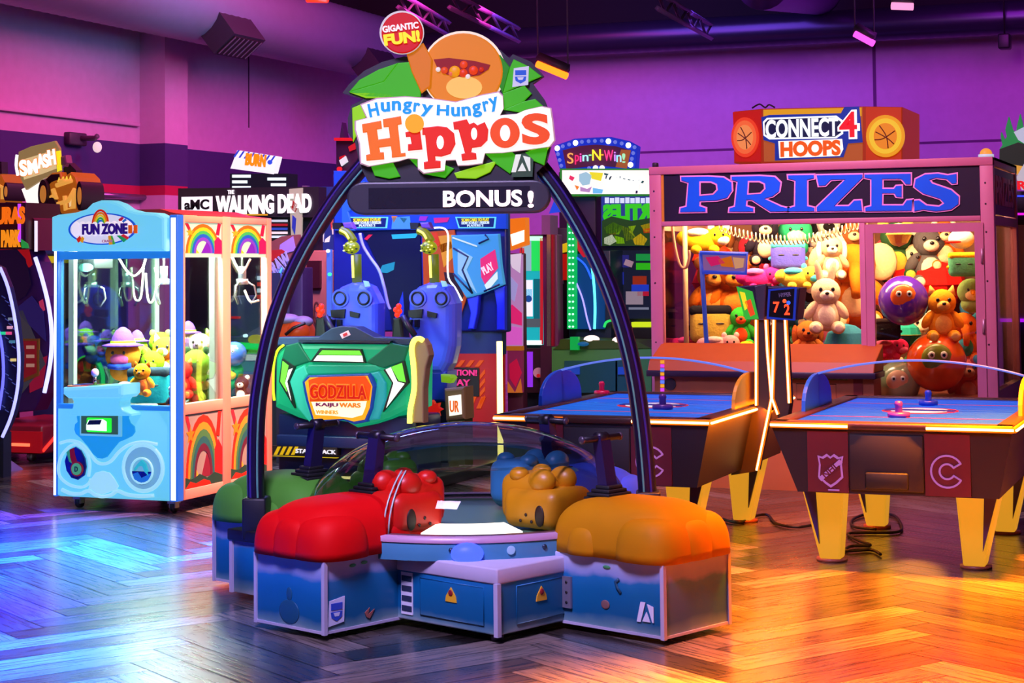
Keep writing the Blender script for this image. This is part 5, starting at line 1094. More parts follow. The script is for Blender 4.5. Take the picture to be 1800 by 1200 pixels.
sgn_ = rp('warning_sign', C('1a0608', .5), [(230, 900), (448, 905), (448, 1062), (235, 1062)], YW-.03, .012, rd_, 0, P8)
for s_, y0, y1 in (('CAUTION!', 912, 948), ('STAY', 966, 1004), ('OUT!', 1016, 1054)): rtext('lettering', E('f03a8a', .8), sgn_, s_, 222 if s_[0] == 'C' else 268, y0, 438 if s_[0] == 'C' else 400, y1, YW-.032, .02, P8)
for i in range(5):
    x = 215+i*52; rp('hazard_stripe', E('f05a18', .55), [(x, 898), (x+24, 898), (x+52, 862), (x+28, 862)], YW-.028, .01, rd_, 0, P8)
    if i > 1: rp('hazard_stripe', E('f05a18', .55), [(x+10, 1130), (x+34, 1130), (x+62, 1064), (x+38, 1064)], YW-.028, .01, rd_, 0, P8)
for i in range(4):
    y = 945+i*48; rp('hazard_stripe', E('f05a18', .55), [(452, y), (480, y-34), (480, y-10), (452, y+24)], YW-.028, .01, rd_, 0, P8)
q = Yp(878, 600, 13.9); q2_ = Yp(880, 712, 13.9); m = rm().tube([(q.x, 13.9, q.z), (q.x, 13.9, .08)], .026, 8); m.build('neon_tube', E('fff080', 4), ride)
q = P8([(290, 1000), (365, 1190)], 13.3); m = rm().prism(P8([(252, 1020), (365, 1010), (370, 1190), (262, 1200)], 13.0), 13.0, 13.2, 0, bev=.02); cb = m.build('card_post', C('7a6a40', .5), ride)
x0 = P8([(252, 0)], 13.0)[0][0]; x1 = P8([(365, 0)], 13.0)[0][0]; m = rm().box(x0+.02, x1-.02, 13.02, 13.18, .08, P8([(0, 1190)], 13.)[0][1]+.02, 0); m.build('post_stem', C('4a5a20', .5), cb)
rp('card_screen', E('fff8e8', 1.1), [(276, 1062), (345, 1052), (350, 1162), (282, 1172)], 12.985, .02, cb, .006, P8)
rtext('lettering', E('f06a10', .8), cb, 'UR', 288, 1085, 338, 1150, 12.98, .01, P8)
rp('green_grip', E('90d020', .5), [(232, 940), (290, 945), (305, 960), (285, 990), (235, 985)], 13.1, .1, ride, .015, P8)
star = [(185+(55 if k % 2 == 0 else 36)*math.cos(PI*k/8), 1135+(52 if k % 2 == 0 else 34)*math.sin(PI*k/8)) for k in range(16)]
rp('red_burst', E('d81810', .6), star, 13.0, .05, ride, 0, P8); x, z = P8([(185, 1135)], 13.0)[0]; m = rm().box(x-.02, x+.02, 13.01, 13.05, .08, z, 0); m.build('burst_stem', C('401010'), ride)
area('ride_fill', (g0.x-.35, 13.0, 2.7), (g0.x-.35, 13.4, 1.0), .8, 90, '6a7cff')  # unseen blue fill added above the seats
# ================================================================== MACHINES ROUND THE BACK
class Px:
    """a thing whose shapes are laid out on a plane y = Y, from outlines in frame coordinates"""
    def __init__(s, name, label, cat, px, Y, group=None):
        s.Y = Y; q = Yp(px, 600, Y); s.t = thing(name, label, cat, (q.x, Y, 0), 0, group); s.i = inv(s.t)
    def mb(s): return MB(s.i)
    def poly(s, name, mt, pts, d=0., th=.05, par=None, bev=0.):
        y = s.Y-d; m = s.mb().prism(XZ(pts, y), y, y+th, 0, bev=bev); return m.build(name, mt, par or s.t)
    def rect(s, name, mt, x0, y0, x1, y1, d=0., th=.05, par=None, bev=0.): return s.poly(name, mt, [(x0, y0), (x1, y0), (x1, y1), (x0, y1)], d, th, par, bev)
    def text(s, name, mt, tx, x0, y0, x1, y1, d, par=None, off=.02, **k):
        y = s.Y-d; (a, b), (c, e) = XZ([(x0, y0), (x1, y1)], y); m = s.mb().text(tx, min(a, c), max(a, c), min(b, e), max(b, e), y, .012, 0, off, **k); return m.build(name, mt, par or s.t)
    def line(s, name, mt, pts, r, d=0., par=None, sm=0):
        y = s.Y-d; P_ = smooth_path(pts, sm) if sm else pts
        m = s.mb().tube([(a, y, b) for a, b in XZ(P_, y)], r, 6); return m.build(name, mt, par or s.t)
    def disc(s, name, mt, cx, cy, r, d=0., th=.02, par=None, ry=None):
        y = s.Y-d; c = Yp(cx, cy, y); e = Yp(cx+r, cy, y); f = Yp(cx, cy-(ry or r), y); m = s.mb().disc(c, e.x-c.x, th, 0, rz=f.z-c.z, seg=36); return m.build(name, mt, par or s.t)
    def body(s, mt, x0, x1, ytop, depth, d=-.03, name='cabinet_body', bev=.01):
        y = s.Y-d; a = Yp(x0, 600, y).x; b = Yp(x1, 600, y).x; z = Yp((x0+x1)/2, ytop, y).z
        m = s.mb().box(a, b, y, y+depth, 0, z, 0, bev=bev); return m.build(name, mt, s.t)

# basketball game behind the prize cabinet
h = Px('basketball_machine', 'basketball game with a red CONNECT 4 HOOPS top box behind the prize cabinet', 'arcade game', 1440, 16.0)
ORG = E('e05a10', .55); REDG = E('d81a0c', .6)
h.body(C('5a2018', .5), 1300, 1580, 285, .9, d=-.02)
bx = h.poly('top_box', E('c83a10', .45), [(1290, 196), (1340, 191), (1520, 187), (1586, 188), (1586, 287), (1290, 287)], .0, .9, None, .006)
h.poly('wing_panel', REDG, [(1288, 197), (1337, 193), (1337, 284), (1292, 284)], .02, .03, bx); h.poly('wing_panel', E('d83a0c', .6), [(1522, 188), (1584, 189), (1584, 283), (1522, 283)], .02, .03, bx)
h.poly('centre_panel', E('d86a30', .5), [(1341, 192), (1516, 188), (1516, 284), (1343, 284)], .015, .03, bx)
h.poly('gold_band', E('f0a818', .7), [(1342, 193), (1514, 189), (1514, 204), (1342, 208)], .03, .02, bx)
for cx, cy, r, ry, c1, c2, c3 in ((1309, 241, 24, 35, 'f04020', 'f86a38', 'f89050'), (1556, 239, 34, 37, 'f0a018', 'f8c830', 'f08a20')):
    b_ = h.disc('ball_badge', E(c1, .8), cx, cy, r, .05, .03, bx, ry); h.disc('badge_face', E(c2, .8), cx, cy, r*.84, .058, .012, b_, ry*.84); bb = h.disc('basketball', E(c3, .8), cx, cy, r*.6, .066, .01, b_, ry*.62)
    for pts in ([(cx-r*.55, cy+ry*.18), (cx-r*.1, cy+ry*.12), (cx+r*.5, cy-ry*.25)], [(cx-r*.3, cy-ry*.5), (cx+r*.05, cy), (cx+r*.15, cy+ry*.58)], [(cx-r*.5, cy-ry*.2), (cx+r*.1, cy+ry*.1), (cx+r*.45, cy+ry*.38)]):
        h.line('seam', C('7a2408'), pts, .005, .07, bb, 4)
lg_ = h.poly('logo_plate', E('1838b0', .6), [(1338, 206), (1352, 202), (1478, 199), (1484, 188), (1510, 187), (1516, 250), (1490, 252), (1482, 276), (1362, 282), (1362, 252), (1342, 246)], .04, .02, bx)
h.poly('pill_edge', E('f4f8ff', 1.0), [(1348, 207), (1470, 203), (1482, 212), (1482, 235), (1470, 243), (1352, 245), (1342, 238), (1341, 214)], .045, .01, lg_); h.poly('pill', E('0c1c50', .5), [(1350, 210), (1468, 206), (1478, 214), (1478, 233), (1468, 240), (1354, 242), (1345, 236), (1344, 216)], .05, .01, lg_)
h.text('lettering', E('f0f4ff', 1.2), 'CONNECT', 1346, 211, 1474, 239, .056, lg_, .03); h.text('numeral', E('fff0f0', 1.2), '4', 1472, 194, 1512, 244, .06, lg_, .06); h.text('numeral', E('e81828', 1.0), '4', 1475, 197, 1507, 241, .07, lg_, .02)
h.poly('hoops_edge', E('fff4e8', 1.1), [(1368, 248), (1480, 244), (1482, 262), (1476, 274), (1370, 278)], .05, .01, lg_); h.text('lettering', E('f05a10', .9), 'HOOPS', 1372, 249, 1478, 273, .058, lg_, .05)
h.line('cable_loop', C('1a1020'), [(1322, 190), (1335, 183), (1345, 189), (1352, 184), (1362, 189)], .008, -.3, None, 4)
# timber topped machine at the far right edge
h = Px('lumber_machine', 'machine with a green pine tree top sign at the far right edge', 'arcade game', 1790, 15.2)
h.body(C('2a1a50', .5), 1776, 1840, 395, .8); h.rect('speaker_grille', C('c8c0b8', .6), 1788, 395, 1840, 560, .01, .04)
g_ = [(1756, 300), (1757, 262), (1762, 255), (1759, 240), (1760, 232), (1766, 246), (1770, 240), (1767, 228), (1773, 205), (1780, 228), (1786, 232), (1788, 220), (1793, 200), (1798, 222), (1812, 240), (1830, 300)]
h.poly('tree_sign', E('1f9a50', .55), g_, .05, .06); h.poly('tree_base', E('2a3a30', .3), [(1757, 262), (1790, 250), (1830, 262), (1830, 302), (1756, 302)], .06, .03)
h.poly('log_print', E('e8a840', .7), [(1760, 296), (1772, 288), (1798, 292), (1830, 286), (1830, 306), (1790, 308)], .07, .03)
h.poly('axe_sign', E('b8c0d8', .8), [(1782, 232), (1810, 218), (1830, 222), (1830, 250), (1800, 252), (1790, 246)], .08, .03); h.poly('silver_sign', E('c8c4d0', .7), [(1786, 312), (1800, 288), (1830, 284), (1830, 330), (1796, 334)], .09, .03)
h.text('lettering', E('e81820', .9), 'R', 1788, 318, 1806, 333, .1, None, .04); h.rect('header_panel', C('180c30'), 1784, 336, 1840, 395, .03, .1)
h.rect('neon_line', E('3040f8', 1.5), 1786, 343, 1840, 346, .04, .02); h.rect('neon_line', E('c818c0', 1.5), 1786, 374, 1840, 378, .04, .02); h.rect('neon_line', E('a010e0', 1.2), 1786, 560, 1840, 566, .02, .02)
# spin to win wheel machine with bulb arch
h = Px('wheel_machine', 'prize wheel machine with a bulb studded arch sign reading Spin-N-Win!', 'arcade game', 1050, 17.3)
h.body(C('2a1c40', .5), 985, 1112, 300, .8, d=-.1)
def q9(x, y): return (960+x/7.058, 230+y/7.058)
ar = h.poly('arch_sign', E('1a3ae0', .6), [q9(*p) for p in [(110, 180), (350, 95), (620, 80), (800, 75), (1000, 120), (1130, 190), (1110, 470), (170, 490), (100, 240)]], 0, .12, None, .01)
fc = h.poly('sign_face', C('6a3858', .5), [q9(*p) for p in [(205, 240), (420, 185), (620, 170), (860, 190), (1050, 240), (1000, 465), (820, 445), (620, 430), (420, 455), (250, 470)]], .012, .012, ar)
h.poly('warm_patch', E('d87838', .4), [q9(*p) for p in [(930, 230), (1050, 240), (1000, 465), (860, 450)]], .016, .006, fc)
for i, (x, y, b) in enumerate(((135, 215, 1), (205, 190, 0), (282, 168, 0), (362, 148, 1), (442, 135, 0), (525, 128, 0), (603, 125, 0), (688, 122, 0), (770, 128, 1), (855, 138, 0), (935, 155, 0), (1018, 178, 1), (1095, 202, 0), (1078, 275, 0), (1062, 345, 0), (1045, 420, 1), (145, 288, 0), (165, 362, 0), (185, 432, 0), (610, 462, 1), (692, 462, 1), (530, 462, 0))):
    px, py = q9(x, y); c = Yp(px, py, 17.28); m = h.mb().ell((c.x, 17.285, c.z), (.028 if b else .02, .02, .028 if b else .02), seg=10, rings=8); m.build('bulb', E('ffffff', 2.5) if b else E('7a88f8', .7), ar)
for ch, x0, y0, x1, y1, hx in (('S', 265, 275, 340, 405, 'e89a50'), ('p', 360, 300, 410, 415, 'f02868'), ('i', 420, 280, 440, 385, 'f050b0'), ('n', 455, 300, 525, 375, 'a0e8f0'), ('-', 532, 295, 562, 308, '90f0a0'), ('N', 575, 232, 680, 365, 'f8e030'), ('-', 686, 290, 712, 305, 'f0a030'), ('W', 722, 240, 835, 370, 'f03880'), ('i', 845, 260, 865, 375, 'c080f0'), ('n', 875, 300, 935, 385, '90d8f8'), ('!', 945, 280, 985, 395, '90d0a0')):
    a, b = q9(x0, y0), q9(x1, y1); h.text('neon_letter', E(hx, 1.4), ch, a[0], a[1], b[0], b[1], .02, fc, .0)
h.rect('wheel_panel', C('30202a', .6), 1005, 345, 1060, 420, .0, .05); h.rect('orange_strip', C('c87838'), 1013, 345, 1020, 358, .02, .03)
# wide pale marquee and green game with mirrored lettering
h = Px('turtle_game', 'game cabinet with green mirrored lettering and green shell pictures beside the prize cabinet', 'arcade game', 1100, 16.0)
h.body(C('243048', .5), 1058, 1160, 345, .5)
mq = h.rect('side_art', E('3a4ab8', .4), 1057, 345, 1150, 432, .02, .03); 
for i in range(9): h.rect('heading_bar', E('d8e0f8', .9), 1063+i*9, 347+(i % 2), 1070+i*9, 357, .03, .012, mq)
h.text('lettering', E('38d018', .8), 'TURTLES', 1060, 359, 1190, 386, .034, mq, .07, mirror=True)
for pts, hx in (([(1058, 388), (1075, 380), (1110, 388), (1150, 382), (1150, 432), (1058, 432)], '2a4a20'), ([(1062, 400), (1078, 390), (1095, 398), (1088, 412), (1066, 410)], '7ab018'), ([(1092, 396), (1108, 402), (1118, 418), (1100, 424)], 'a8b820'), ([(1104, 398), (1118, 396), (1112, 408)], 'a0c820'), ([(1062, 418), (1076, 412), (1084, 424), (1072, 431), (1062, 428)], 'e8f0d0'), ([(1080, 414), (1096, 418), (1098, 428), (1084, 428)], '90d018'), ([(1112, 420), (1126, 410), (1138, 420), (1132, 431), (1116, 430)], 'f0c020'), ([(1126, 396), (1150, 390), (1150, 404), (1134, 408)], 'c8a818'), ([(1130, 402), (1150, 400), (1150, 408), (1132, 410)], 'e04818'), ([(1068, 412), (1082, 408), (1082, 412)], 'c03018')):
    h.poly('shell_picture', E(hx, .6), pts, .035+.002*len(hx), .01, mq)
h.rect('screen', E('16203a', .5), 1068, 440, 1150, 560, .02, .03)
for x0, y0, x1, y1, hx in ((1074, 448, 1105, 470, '2a2a80'), (1118, 446, 1150, 458, '18a048'), (1118, 462, 1150, 474, '30c818'), (1112, 485, 1136, 500, 'a03018'), (1110, 500, 1140, 512, '2040d0'), (1100, 512, 1130, 535, 'a090a0'), (1120, 512, 1140, 520, 'c01838'), (1074, 478, 1096, 500, '2030a0'), (1105, 540, 1140, 544, '8088a0')):
    h.rect('screen_patch', E(hx, .6), x0, y0, x1, y1, .03, .01)
h.poly('price_sticker', C('d0d0d8'), [(1100, 455), (1114, 460), (1110, 470), (1096, 465)], .035, .01)
h.rect('glow_edge', E('c8e020', 1.0), 1110, 566, 1150, 578, .1, .1); h.rect('control_panel', C('141410', .4), 1010, 576, 1150, 600, .3, .3)
h = Px('block_game', 'white lit wide marquee with toy block pictures below the bulb arch', 'arcade game', 1060, 16.6)
h.body(C('30283c', .5), 1010, 1050, 345, .25, d=-.1); mq = h.rect('marquee', E('2a8a20', .7), 984, 296, 1150, 344, 0, .2); fc = h.rect('marquee_face', E('fff6ec', 1.0), 988, 299, 1150, 341, .008, .02, mq)
for pts, hx in (([(1018, 306), (1030, 302), (1040, 308), (1036, 324), (1024, 326), (1018, 318)], 'a0c8d8'), ([(1002, 308), (1010, 312), (1006, 318), (1000, 314)], 'e83060'), ([(1010, 325), (1018, 328), (1014, 334)], 'f0801a'), ([(1020, 328), (1032, 332), (1040, 328), (1036, 338), (1020, 336)], 'b888c0'), ([(1036, 302), (1060, 304), (1056, 318), (1040, 314)], 'f0e020'), ([(1062, 304), (1132, 318), (1130, 322), (1062, 307)], '1a4a48'), ([(1042, 330), (1060, 333), (1058, 340), (1042, 340)], '70c0f0'), ([(1118, 332), (1122, 330), (1120, 340), (1117, 340)], '302040'), ([(1065, 308), (1075, 310), (1072, 316), (1064, 314)], '203040')):
    h.poly('block_picture', E(hx, .9), pts, .014, .008, fc)
h.text('lettering', E('f8f8ff', 1.2), 'CREEPY', 1066, 309, 1130, 330, .022, fc, .05, rot=-.2); h.text('lettering', E('604880', .8), 'CREEPY', 1067, 311, 1129, 328, .016, fc, -.02, rot=-.2)
# green counter game with led column
h = Px('led_column_game', 'game with a tall green led column and curved cyan light lines', 'arcade game', 1030, 15.6)
h.body(C('0c2a40', .4), 1000, 1075, 440, .5, name='screen_back'); h.rect('blue_screen', E('0a4a90', .5), 1012, 446, 1062, 578, .01, .03)
cl = h.rect('led_column', E('08b858', .9), 997, 380, 1011, 578, .08, .06)
for i in range(18):
    for j in range(2): h.disc('led', E('b0ffd8', 1.6), 1001+j*6, 387+i*11, 1.8, .085, .012, cl)
h.line('cyan_line', E('58f0f8', 2), [(1038, 445), (1044, 500), (1046, 540), (1045, 578)], .012, .03, None, 4); h.line('violet_line', E('9a90ff', 1.6), [(1013, 497), (1024, 525), (1032, 560), (1038, 580)], .008, .03, None, 4); h.line('blue_line', E('2060f8', 1.2), [(1010, 450), (1028, 465), (1040, 490)], .01, .03, None, 4); h.line('green_arc', E('28d060', 1.2), [(1062, 575), (1066, 566), (1078, 562)], .012, .035, None, 4)
h.poly('red_print', E('d81838', .6), [(1012, 416), (1030, 428), (1038, 450), (1025, 452), (1016, 440)], .02, .02)
cp_ = h.poly('counter', C('4a9a48', .5), [(970, 610), (1145, 612), (1145, 690), (970, 690)], .55, .6); h.poly('counter_top', C('3a5a18', .4), [(982, 606), (985, 596), (1120, 600), (1145, 612), (972, 614)], .56, .5)
zc_ = Yp(1060, 690, 15.05).z; a, b = Yp(972, 690, 15.1).x, Yp(1143, 690, 15.1).x; m = h.mb().box(a, b, 15.1, 15.6, 0, zc_+.02, 0); m.build('counter_base', C('24402a'), h.t)
for x0, x1 in ((1008, 1024), (1040, 1085), (1098, 1118)): h.rect('teal_panel', C('10605a', .5), x0-16, 634, x1, 690, .57, .02, cp_)
for x in (1004, 1098): h.rect('coin_slot', E('2a58d0', .5), x-12, 645, x+14, 658, .59, .02, cp_)
for x, y in ((1040, 596), (1090, 598)): 
    q = Yp(x, y, 15.1); m = h.mb().ell((q.x, 15.1, q.z), (.07, .07, .035)); m.build('dome_button', E('f8e0d8', 1.4), h.t)
h.rect('green_lamp', E('08a848', .8), 1002, 592, 1016, 615, .6, .05); q = Yp(1040, 604, 15.05); m = h.mb().ell((q.x-.06, 15.0, q.z), (.05, .05, .02)); m.build('blue_button', E('1868a0', .6), h.t)
h = Px('flag_game', 'dark game with a red and yellow top panel left of the green led column', 'arcade game', 988, 16.35)
h.body(C('141420', .5), 978, 1000, 400, .5); h.rect('red_panel', E('c81810', .6), 978, 446, 998, 492, .01, .03); h.poly('yellow_panel', E('e8c018', .7), [(978, 432), (998, 426), (998, 442), (978, 446)], .012, .03); h.rect('grey_strip', C('8090a8'), 972, 492, 990, 499, .015, .02)
h.poly('blue_sign', E('2048e0', .8), [(965, 375), (975, 350), (990, 370), (988, 372)], .02, .02)
# mauve double pillar cabinet, teal vending screen, pink column
h = Px('pillar_cabinet', 'slim mauve and chrome pillar cabinet beside a teal lit vending screen', 'arcade game', 967, 15.4)
h.body(C('6a3060', .4), 955, 981, 412, .15); h.rect('chrome_strip', C('c8c8b8', .25, .8), 961, 412, 968, 608, .01, .04); h.rect('red_strip', C('a01430', .4), 969, 412, 973, 608, .008, .04); h.rect('upper_box', C('8a5898', .5), 952, 378, 967, 412, 0, .2); h.rect('base_box', C('4a2038', .5), 950, 608, 985, 690, .05, .4); h.rect('green_slot', E('48c048', .7), 973, 618, 978, 668, .06, .03)
h = Px('ticket_station', 'teal lit ticket station with a white picture panel behind the air hockey table', 'vending machine', 935, 15.7)
h.body(C('10282c', .5), 915, 956, 412, .5); sc = h.rect('screen', E('18b0b8', .9), 918, 416, 953, 606, .01, .04)
for x0, y0, x1, y1, hx, st in ((917, 415, 954, 423, 'a0f8b8', 1.8), (934, 423, 949, 476, '20d858', 1.0), (918, 424, 934, 476, '98c8d8', .7), (938, 490, 951, 560, '0a7a88', .6), (918, 492, 936, 556, 'e8ecf8', 1.0), (920, 508, 935, 522, '60b8e0', .8), (918, 560, 950, 575, '607078', .5), (949, 418, 954, 605, 'd02030', .7), (918, 598, 952, 606, 'c8fff0', 1.8)): h.rect('screen_patch', E(hx, st), x0, y0, x1, y1, .018, .012, sc)
h.text('lettering', E('d01820', .8), 'CLAIM', 914, 435, 922, 475, .03, sc, .0); h.disc('ring_picture', E('1850a0', .7), 929, 525, 6, .02, .01, sc)
h.rect('lower_front', C('30181c', .5), 915, 612, 956, 690, .05, .4); h.rect('violet_light', E('9030e8', .9), 925, 618, 936, 680, .06, .03); h.disc('ticket_picture', C('e8e0d0'), 946, 655, 9, .07, .012); h.disc('ticket_dot', E('d02020', .6), 946, 660, 3, .08, .01)
h = Px('photo_column', 'tall pink and white glowing art column with an orange lit top sign', 'arcade game', 904, 14.9)
h.body(C('50243a', .5), 891, 918, 445, .12); cp_ = h.rect('column_art', E('c890d0', .6), 890, 447, 917, 608, .01, .04)
for pts, hx in (([(892, 448), (916, 445), (914, 480), (900, 470)], 'e8d8f0'), ([(890, 545), (900, 535), (917, 550), (917, 572), (890, 566)], 'e82878'), ([(890, 572), (917, 576), (917, 606), (890, 606)], 'e060d0'), ([(892, 480), (910, 500), (904, 530), (892, 520)], 'a8a0e0')): h.poly('art_patch', E(hx, .7), pts, .016, .01, cp_)
tp = h.poly('top_sign', E('f07818', .8), [(890, 385), (923, 382), (924, 430), (893, 440)], .04, .1); h.poly('sign_face', E('fff0d8', 1.3), [(897, 412), (921, 404), (921, 424), (900, 432)], .05, .02, tp)
h.rect('gold_band', E('b86818', .6), 890, 608, 917, 616, .02, .06); ap_ = h.rect('lower_art', E('902858', .45), 892, 616, 918, 690, .012, .04)
for pts, hx in (([(895, 640), (908, 630), (917, 655), (906, 680), (896, 665)], 'd8184a'), ([(892, 670), (905, 690), (915, 665), (918, 690), (892, 690)], 'e07830')): h.poly('art_patch', E(hx, .5), pts, .018, .01, ap_)

# ------- left hand side
h = Px('walking_shooter', 'shooter cabinet with a black AMC THE WALKING DEAD marquee behind the crane machine', 'arcade game', 430, 15.6)
h.body(C('14161e', .5), 322, 552, 380, .2); mq = h.poly('marquee', C('12141c', .4), [(313, 331), (560, 328), (560, 382), (313, 378)], .12, .16)
am = h.poly('maker_plate', E('f4f0f8', 1.1), [(319, 346), (373, 345), (373, 372), (319, 374)], .126, .02, mq); h.text('lettering', E('101018', .2), 'aMC', 325, 351, 368, 368, .13, am, .03)
h.text('lettering', E('f0ecf4', 1.1), 'THE', 401, 334, 412, 341, .128, mq, .02); h.text('lettering', E('f8f0f4', 1.2), 'WALKING DEAD', 380, 344, 548, 374, .128, mq, .05)
h.rect('marquee_line', E('d8a020', .8), 400, 376, 470, 378.5, .128, .012, mq)
for i, hx in enumerate(('e8e8f8', 'c82030', '3050c0', 'f0e0e0', 'c8e8f0')): h.rect('score_row', E(hx, .8), 474, 386+i*7, 504, 390+i*7, .02, .02)
h.poly('zombie_poster', E('b0b8a0', .5), [(508, 332), (532, 330), (530, 420), (512, 425)], .13, .02, mq); h.poly('poster_stain', E('a01818', .5), [(514, 352), (524, 360), (518, 374), (512, 368)], .14, .012, mq); h.poly('poster_stain', E('2838b0', .6), [(514, 378), (520, 384), (518, 412), (513, 400)], .14, .012, mq)
h = Px('score_monitor', 'dark scoreboard monitor with white score lines topped by a striped orange lettered sign', 'arcade game', 450, 16.8)
h.body(C('1a1c28', .5), 405, 505, 330, .2); h.rect('monitor', E('10182a', .5), 404, 305, 507, 333, .03, .2)
for x0, y0, x1, y1 in ((408, 307, 440, 312), (408, 317, 434, 322), (470, 312, 502, 317), (476, 322, 502, 327), (408, 327, 440, 330)): h.rect('score_line', E('d8f4ff', 1.3), x0, y0, x1, y1, .04, .02)
h.poly('top_sign', E('f4f0fc', 1.0), [(417, 264), (488, 275), (480, 306), (405, 296)], .05, .1)
for i in range(8): h.poly('stripe', E('2a48d8', .8), [(418+i*9, 264+i*1.4), (421+i*9, 264.4+i*1.4), (413+i*9, 276+i*1.4), (410+i*9, 275.6+i*1.4)], .056, .012)
h.text('lettering', E('f08a10', 1.0), 'BURN', 432, 271, 468, 292, .06, None, .06, rot=-.12); h.disc('blue_dot', E('2a50e0', .9), 474, 285, 4, .06, .012)
h = Px('blue_banner_game', 'tall cabinet with blue and white lettered banner behind the arch', 'arcade game', 575, 16.7)
h.body(C('28306a', .5), 536, 604, 330, .2); b_ = h.rect('banner', E('2a3a98', .55), 541, 328, 602, 440, .02, .04); h.text('lettering', E('f0f0ff', 1.0), 'UI', 540, 342, 566, 372, .03, b_, .05)
for pts, hx in (([(580, 372), (600, 362), (604, 408), (584, 412)], 'e8d8e8'), ([(580, 378), (592, 372), (590, 400), (582, 404)], 'd82028'), ([(556, 400), (570, 396), (568, 425), (552, 428)], 'e8e8f8'), ([(541, 362), (548, 370), (546, 385), (541, 380)], 'f0a020'), ([(586, 418), (600, 412), (606, 432), (592, 438)], 'b81830'), ([(572, 420), (580, 414), (578, 425), (570, 426)], 'f8f8ff')): h.poly('banner_patch', E(hx, .7), pts, .032, .012, b_)
h.rect('grey_post', C('7a78a0', .4, .5), 531, 326, 540, 420, .03, .05)
h = Px('rustic_cabinet', 'brown rust printed cabinet with a dark window beside the green fronted ride', 'arcade game', 565, 14.9)
h.body(C('7a4a44', .7), 529, 586, 440, .2); h.rect('window', C('2a0c18', .3), 539, 458, 562, 506, .01, .04); h.disc('yellow_print', E('f0b030', .8), 543, 502, 3, .02, .01)
h.text('graffiti', C('3a1c1c', .6), 'DOO', 530, 530, 562, 562, .005, None, .0); h.rect('side_rail', C('8a7a98', .4, .4), 588, 440, 596, 560, .02, .05); h.rect('led_rail', E('4a70e8', .8), 574, 438, 582, 560, .02, .03); h.disc('green_led', E('30f090', 2), 579, 482, 3, .05, .012); h.disc('white_led', E('f0f8ff', 2), 576, 441, 3, .05, .012)
h = Px('thrill_cabinet', 'dark cabinet side printed RAW THRILLS in mauve letters behind the left leg of the arch', 'arcade game', 500, 14.2)
h.body(C('20103a', .5), 474, 532, 470, .2); sa = h.poly('side_art', C('6a3c38', .5), [(476, 425), (495, 415), (525, 412), (530, 470), (476, 520)], .01, .04)
h.poly('mauve_print', C('8878c0', .5), [(492, 430), (515, 415), (520, 440), (490, 448)], .016, .01, sa); h.poly('red_print', C('901818', .5), [(476, 440), (495, 438), (502, 442), (478, 460)], .018, .01, sa)
h.text('lettering', E('b0a0f0', .6), 'RAW', 476, 450, 512, 476, .02, sa, .04, rot=.55); h.text('lettering', E('5a60d0', .6), 'THRILLS', 476, 468, 516, 492, .02, sa, .02, rot=.55)
h.line('blue_edge', E('38a8e0', .9), [(476, 520), (496, 470)], .012, .03)
o = Px('monster_shell', 'orange ridged shell on a stand behind the left leg of the arch', 'arcade decoration', 515, 13.6)
m = o.mb(); c = Yp(512, 582, 13.6); 
superell(m, (c.x, 13.65, c.z-.07), (.17, .14, .17)); m.ell((c.x+.08, 13.58, c.z+.0), (.1, .1, .09)); m.build('shell', E('d84810', .35), o.t)
m = o.mb().ell((c.x-.05, 13.6, c.z+.1), (.13, .1, .05)).ell((c.x+.1, 13.62, c.z+.08), (.09, .08, .05)); m.build('shell_back', C('7a6a88', .6), o.t)
m = o.mb().tube([Yp(x, y, 13.45) for x, y in ((502, 588), (516, 576), (536, 568))], .014, 6); m.build('crack', C('1a0a0a'), o.t); m = o.mb().box(c.x-.12, c.x+.12, 13.55, 13.75, 0, c.z-.06, 0); m.build('stand', C('201428'), o.t)
h = Px('tower_game', 'tall dark tower with a red lit top edge half hidden by the sign', 'arcade game', 606, 17.6)
h.body(C('241038', .5), 592, 640, 245, .25); h.rect('red_edge', E('e01828', .8), 587, 242, 640, 247, .04, .06); h.poly('spire', C('2a1848', .5), [(597, 242), (601, 215), (606, 242)], 0, .1); h.poly('sticker', E('e0e8f0', .8), [(596, 282), (607, 274), (611, 284), (600, 292)], .01, .02); h.poly('red_patch', E('d01020', .6), [(596, 276), (606, 272), (604, 280), (597, 284)], .006, .02); h.disc('red_lamp', E('f01828', 1.2), 596, 297, 4, .02, .02); h.poly('red_patch', E('d82030', .6), [(612, 258), (625, 250), (624, 262), (614, 266)], .006, .02)
# dinosaur park machine, left edge
h = Px('dino_ride', 'dark ride cabinet with orange JURASSIC PARK marquee at the left edge', 'arcade ride', 40, 13.3)
sd = h.poly('side_panel', C('3a1060', .4), [(-30, 430), (48, 425), (66, 460), (82, 520), (90, 590), (86, 650), (74, 692), (60, 722), (-30, 730)], 0, .2, None, .01)
h.line('led_edge', E('b0b0ff', 2.0), [(62, 452), (74, 490), (86, 540), (91, 590), (88, 640), (78, 690)], .018, .02, sd, 4)
for pts, hx in (([(-30, 440), (30, 438), (45, 455), (54, 500), (44, 520), (30, 528), (-30, 470)], '180828'), ([(-30, 432), (48, 430), (56, 465), (50, 470), (40, 450), (-30, 436)], 'a81018'), ([(30, 540), (55, 520), (75, 545), (80, 600), (40, 560)], '241858'), ([(-30, 560), (40, 545), (80, 640), (30, 700), (-30, 700)], '3a3440'), ([(50, 640), (82, 625), (74, 680), (52, 690)], '8a1030'), ([(68, 530), (74, 526), (78, 545), (72, 548)], 'b83058')): h.poly('side_print', E(hx, .7), pts, .01+.001*len(pts), .012, sd)
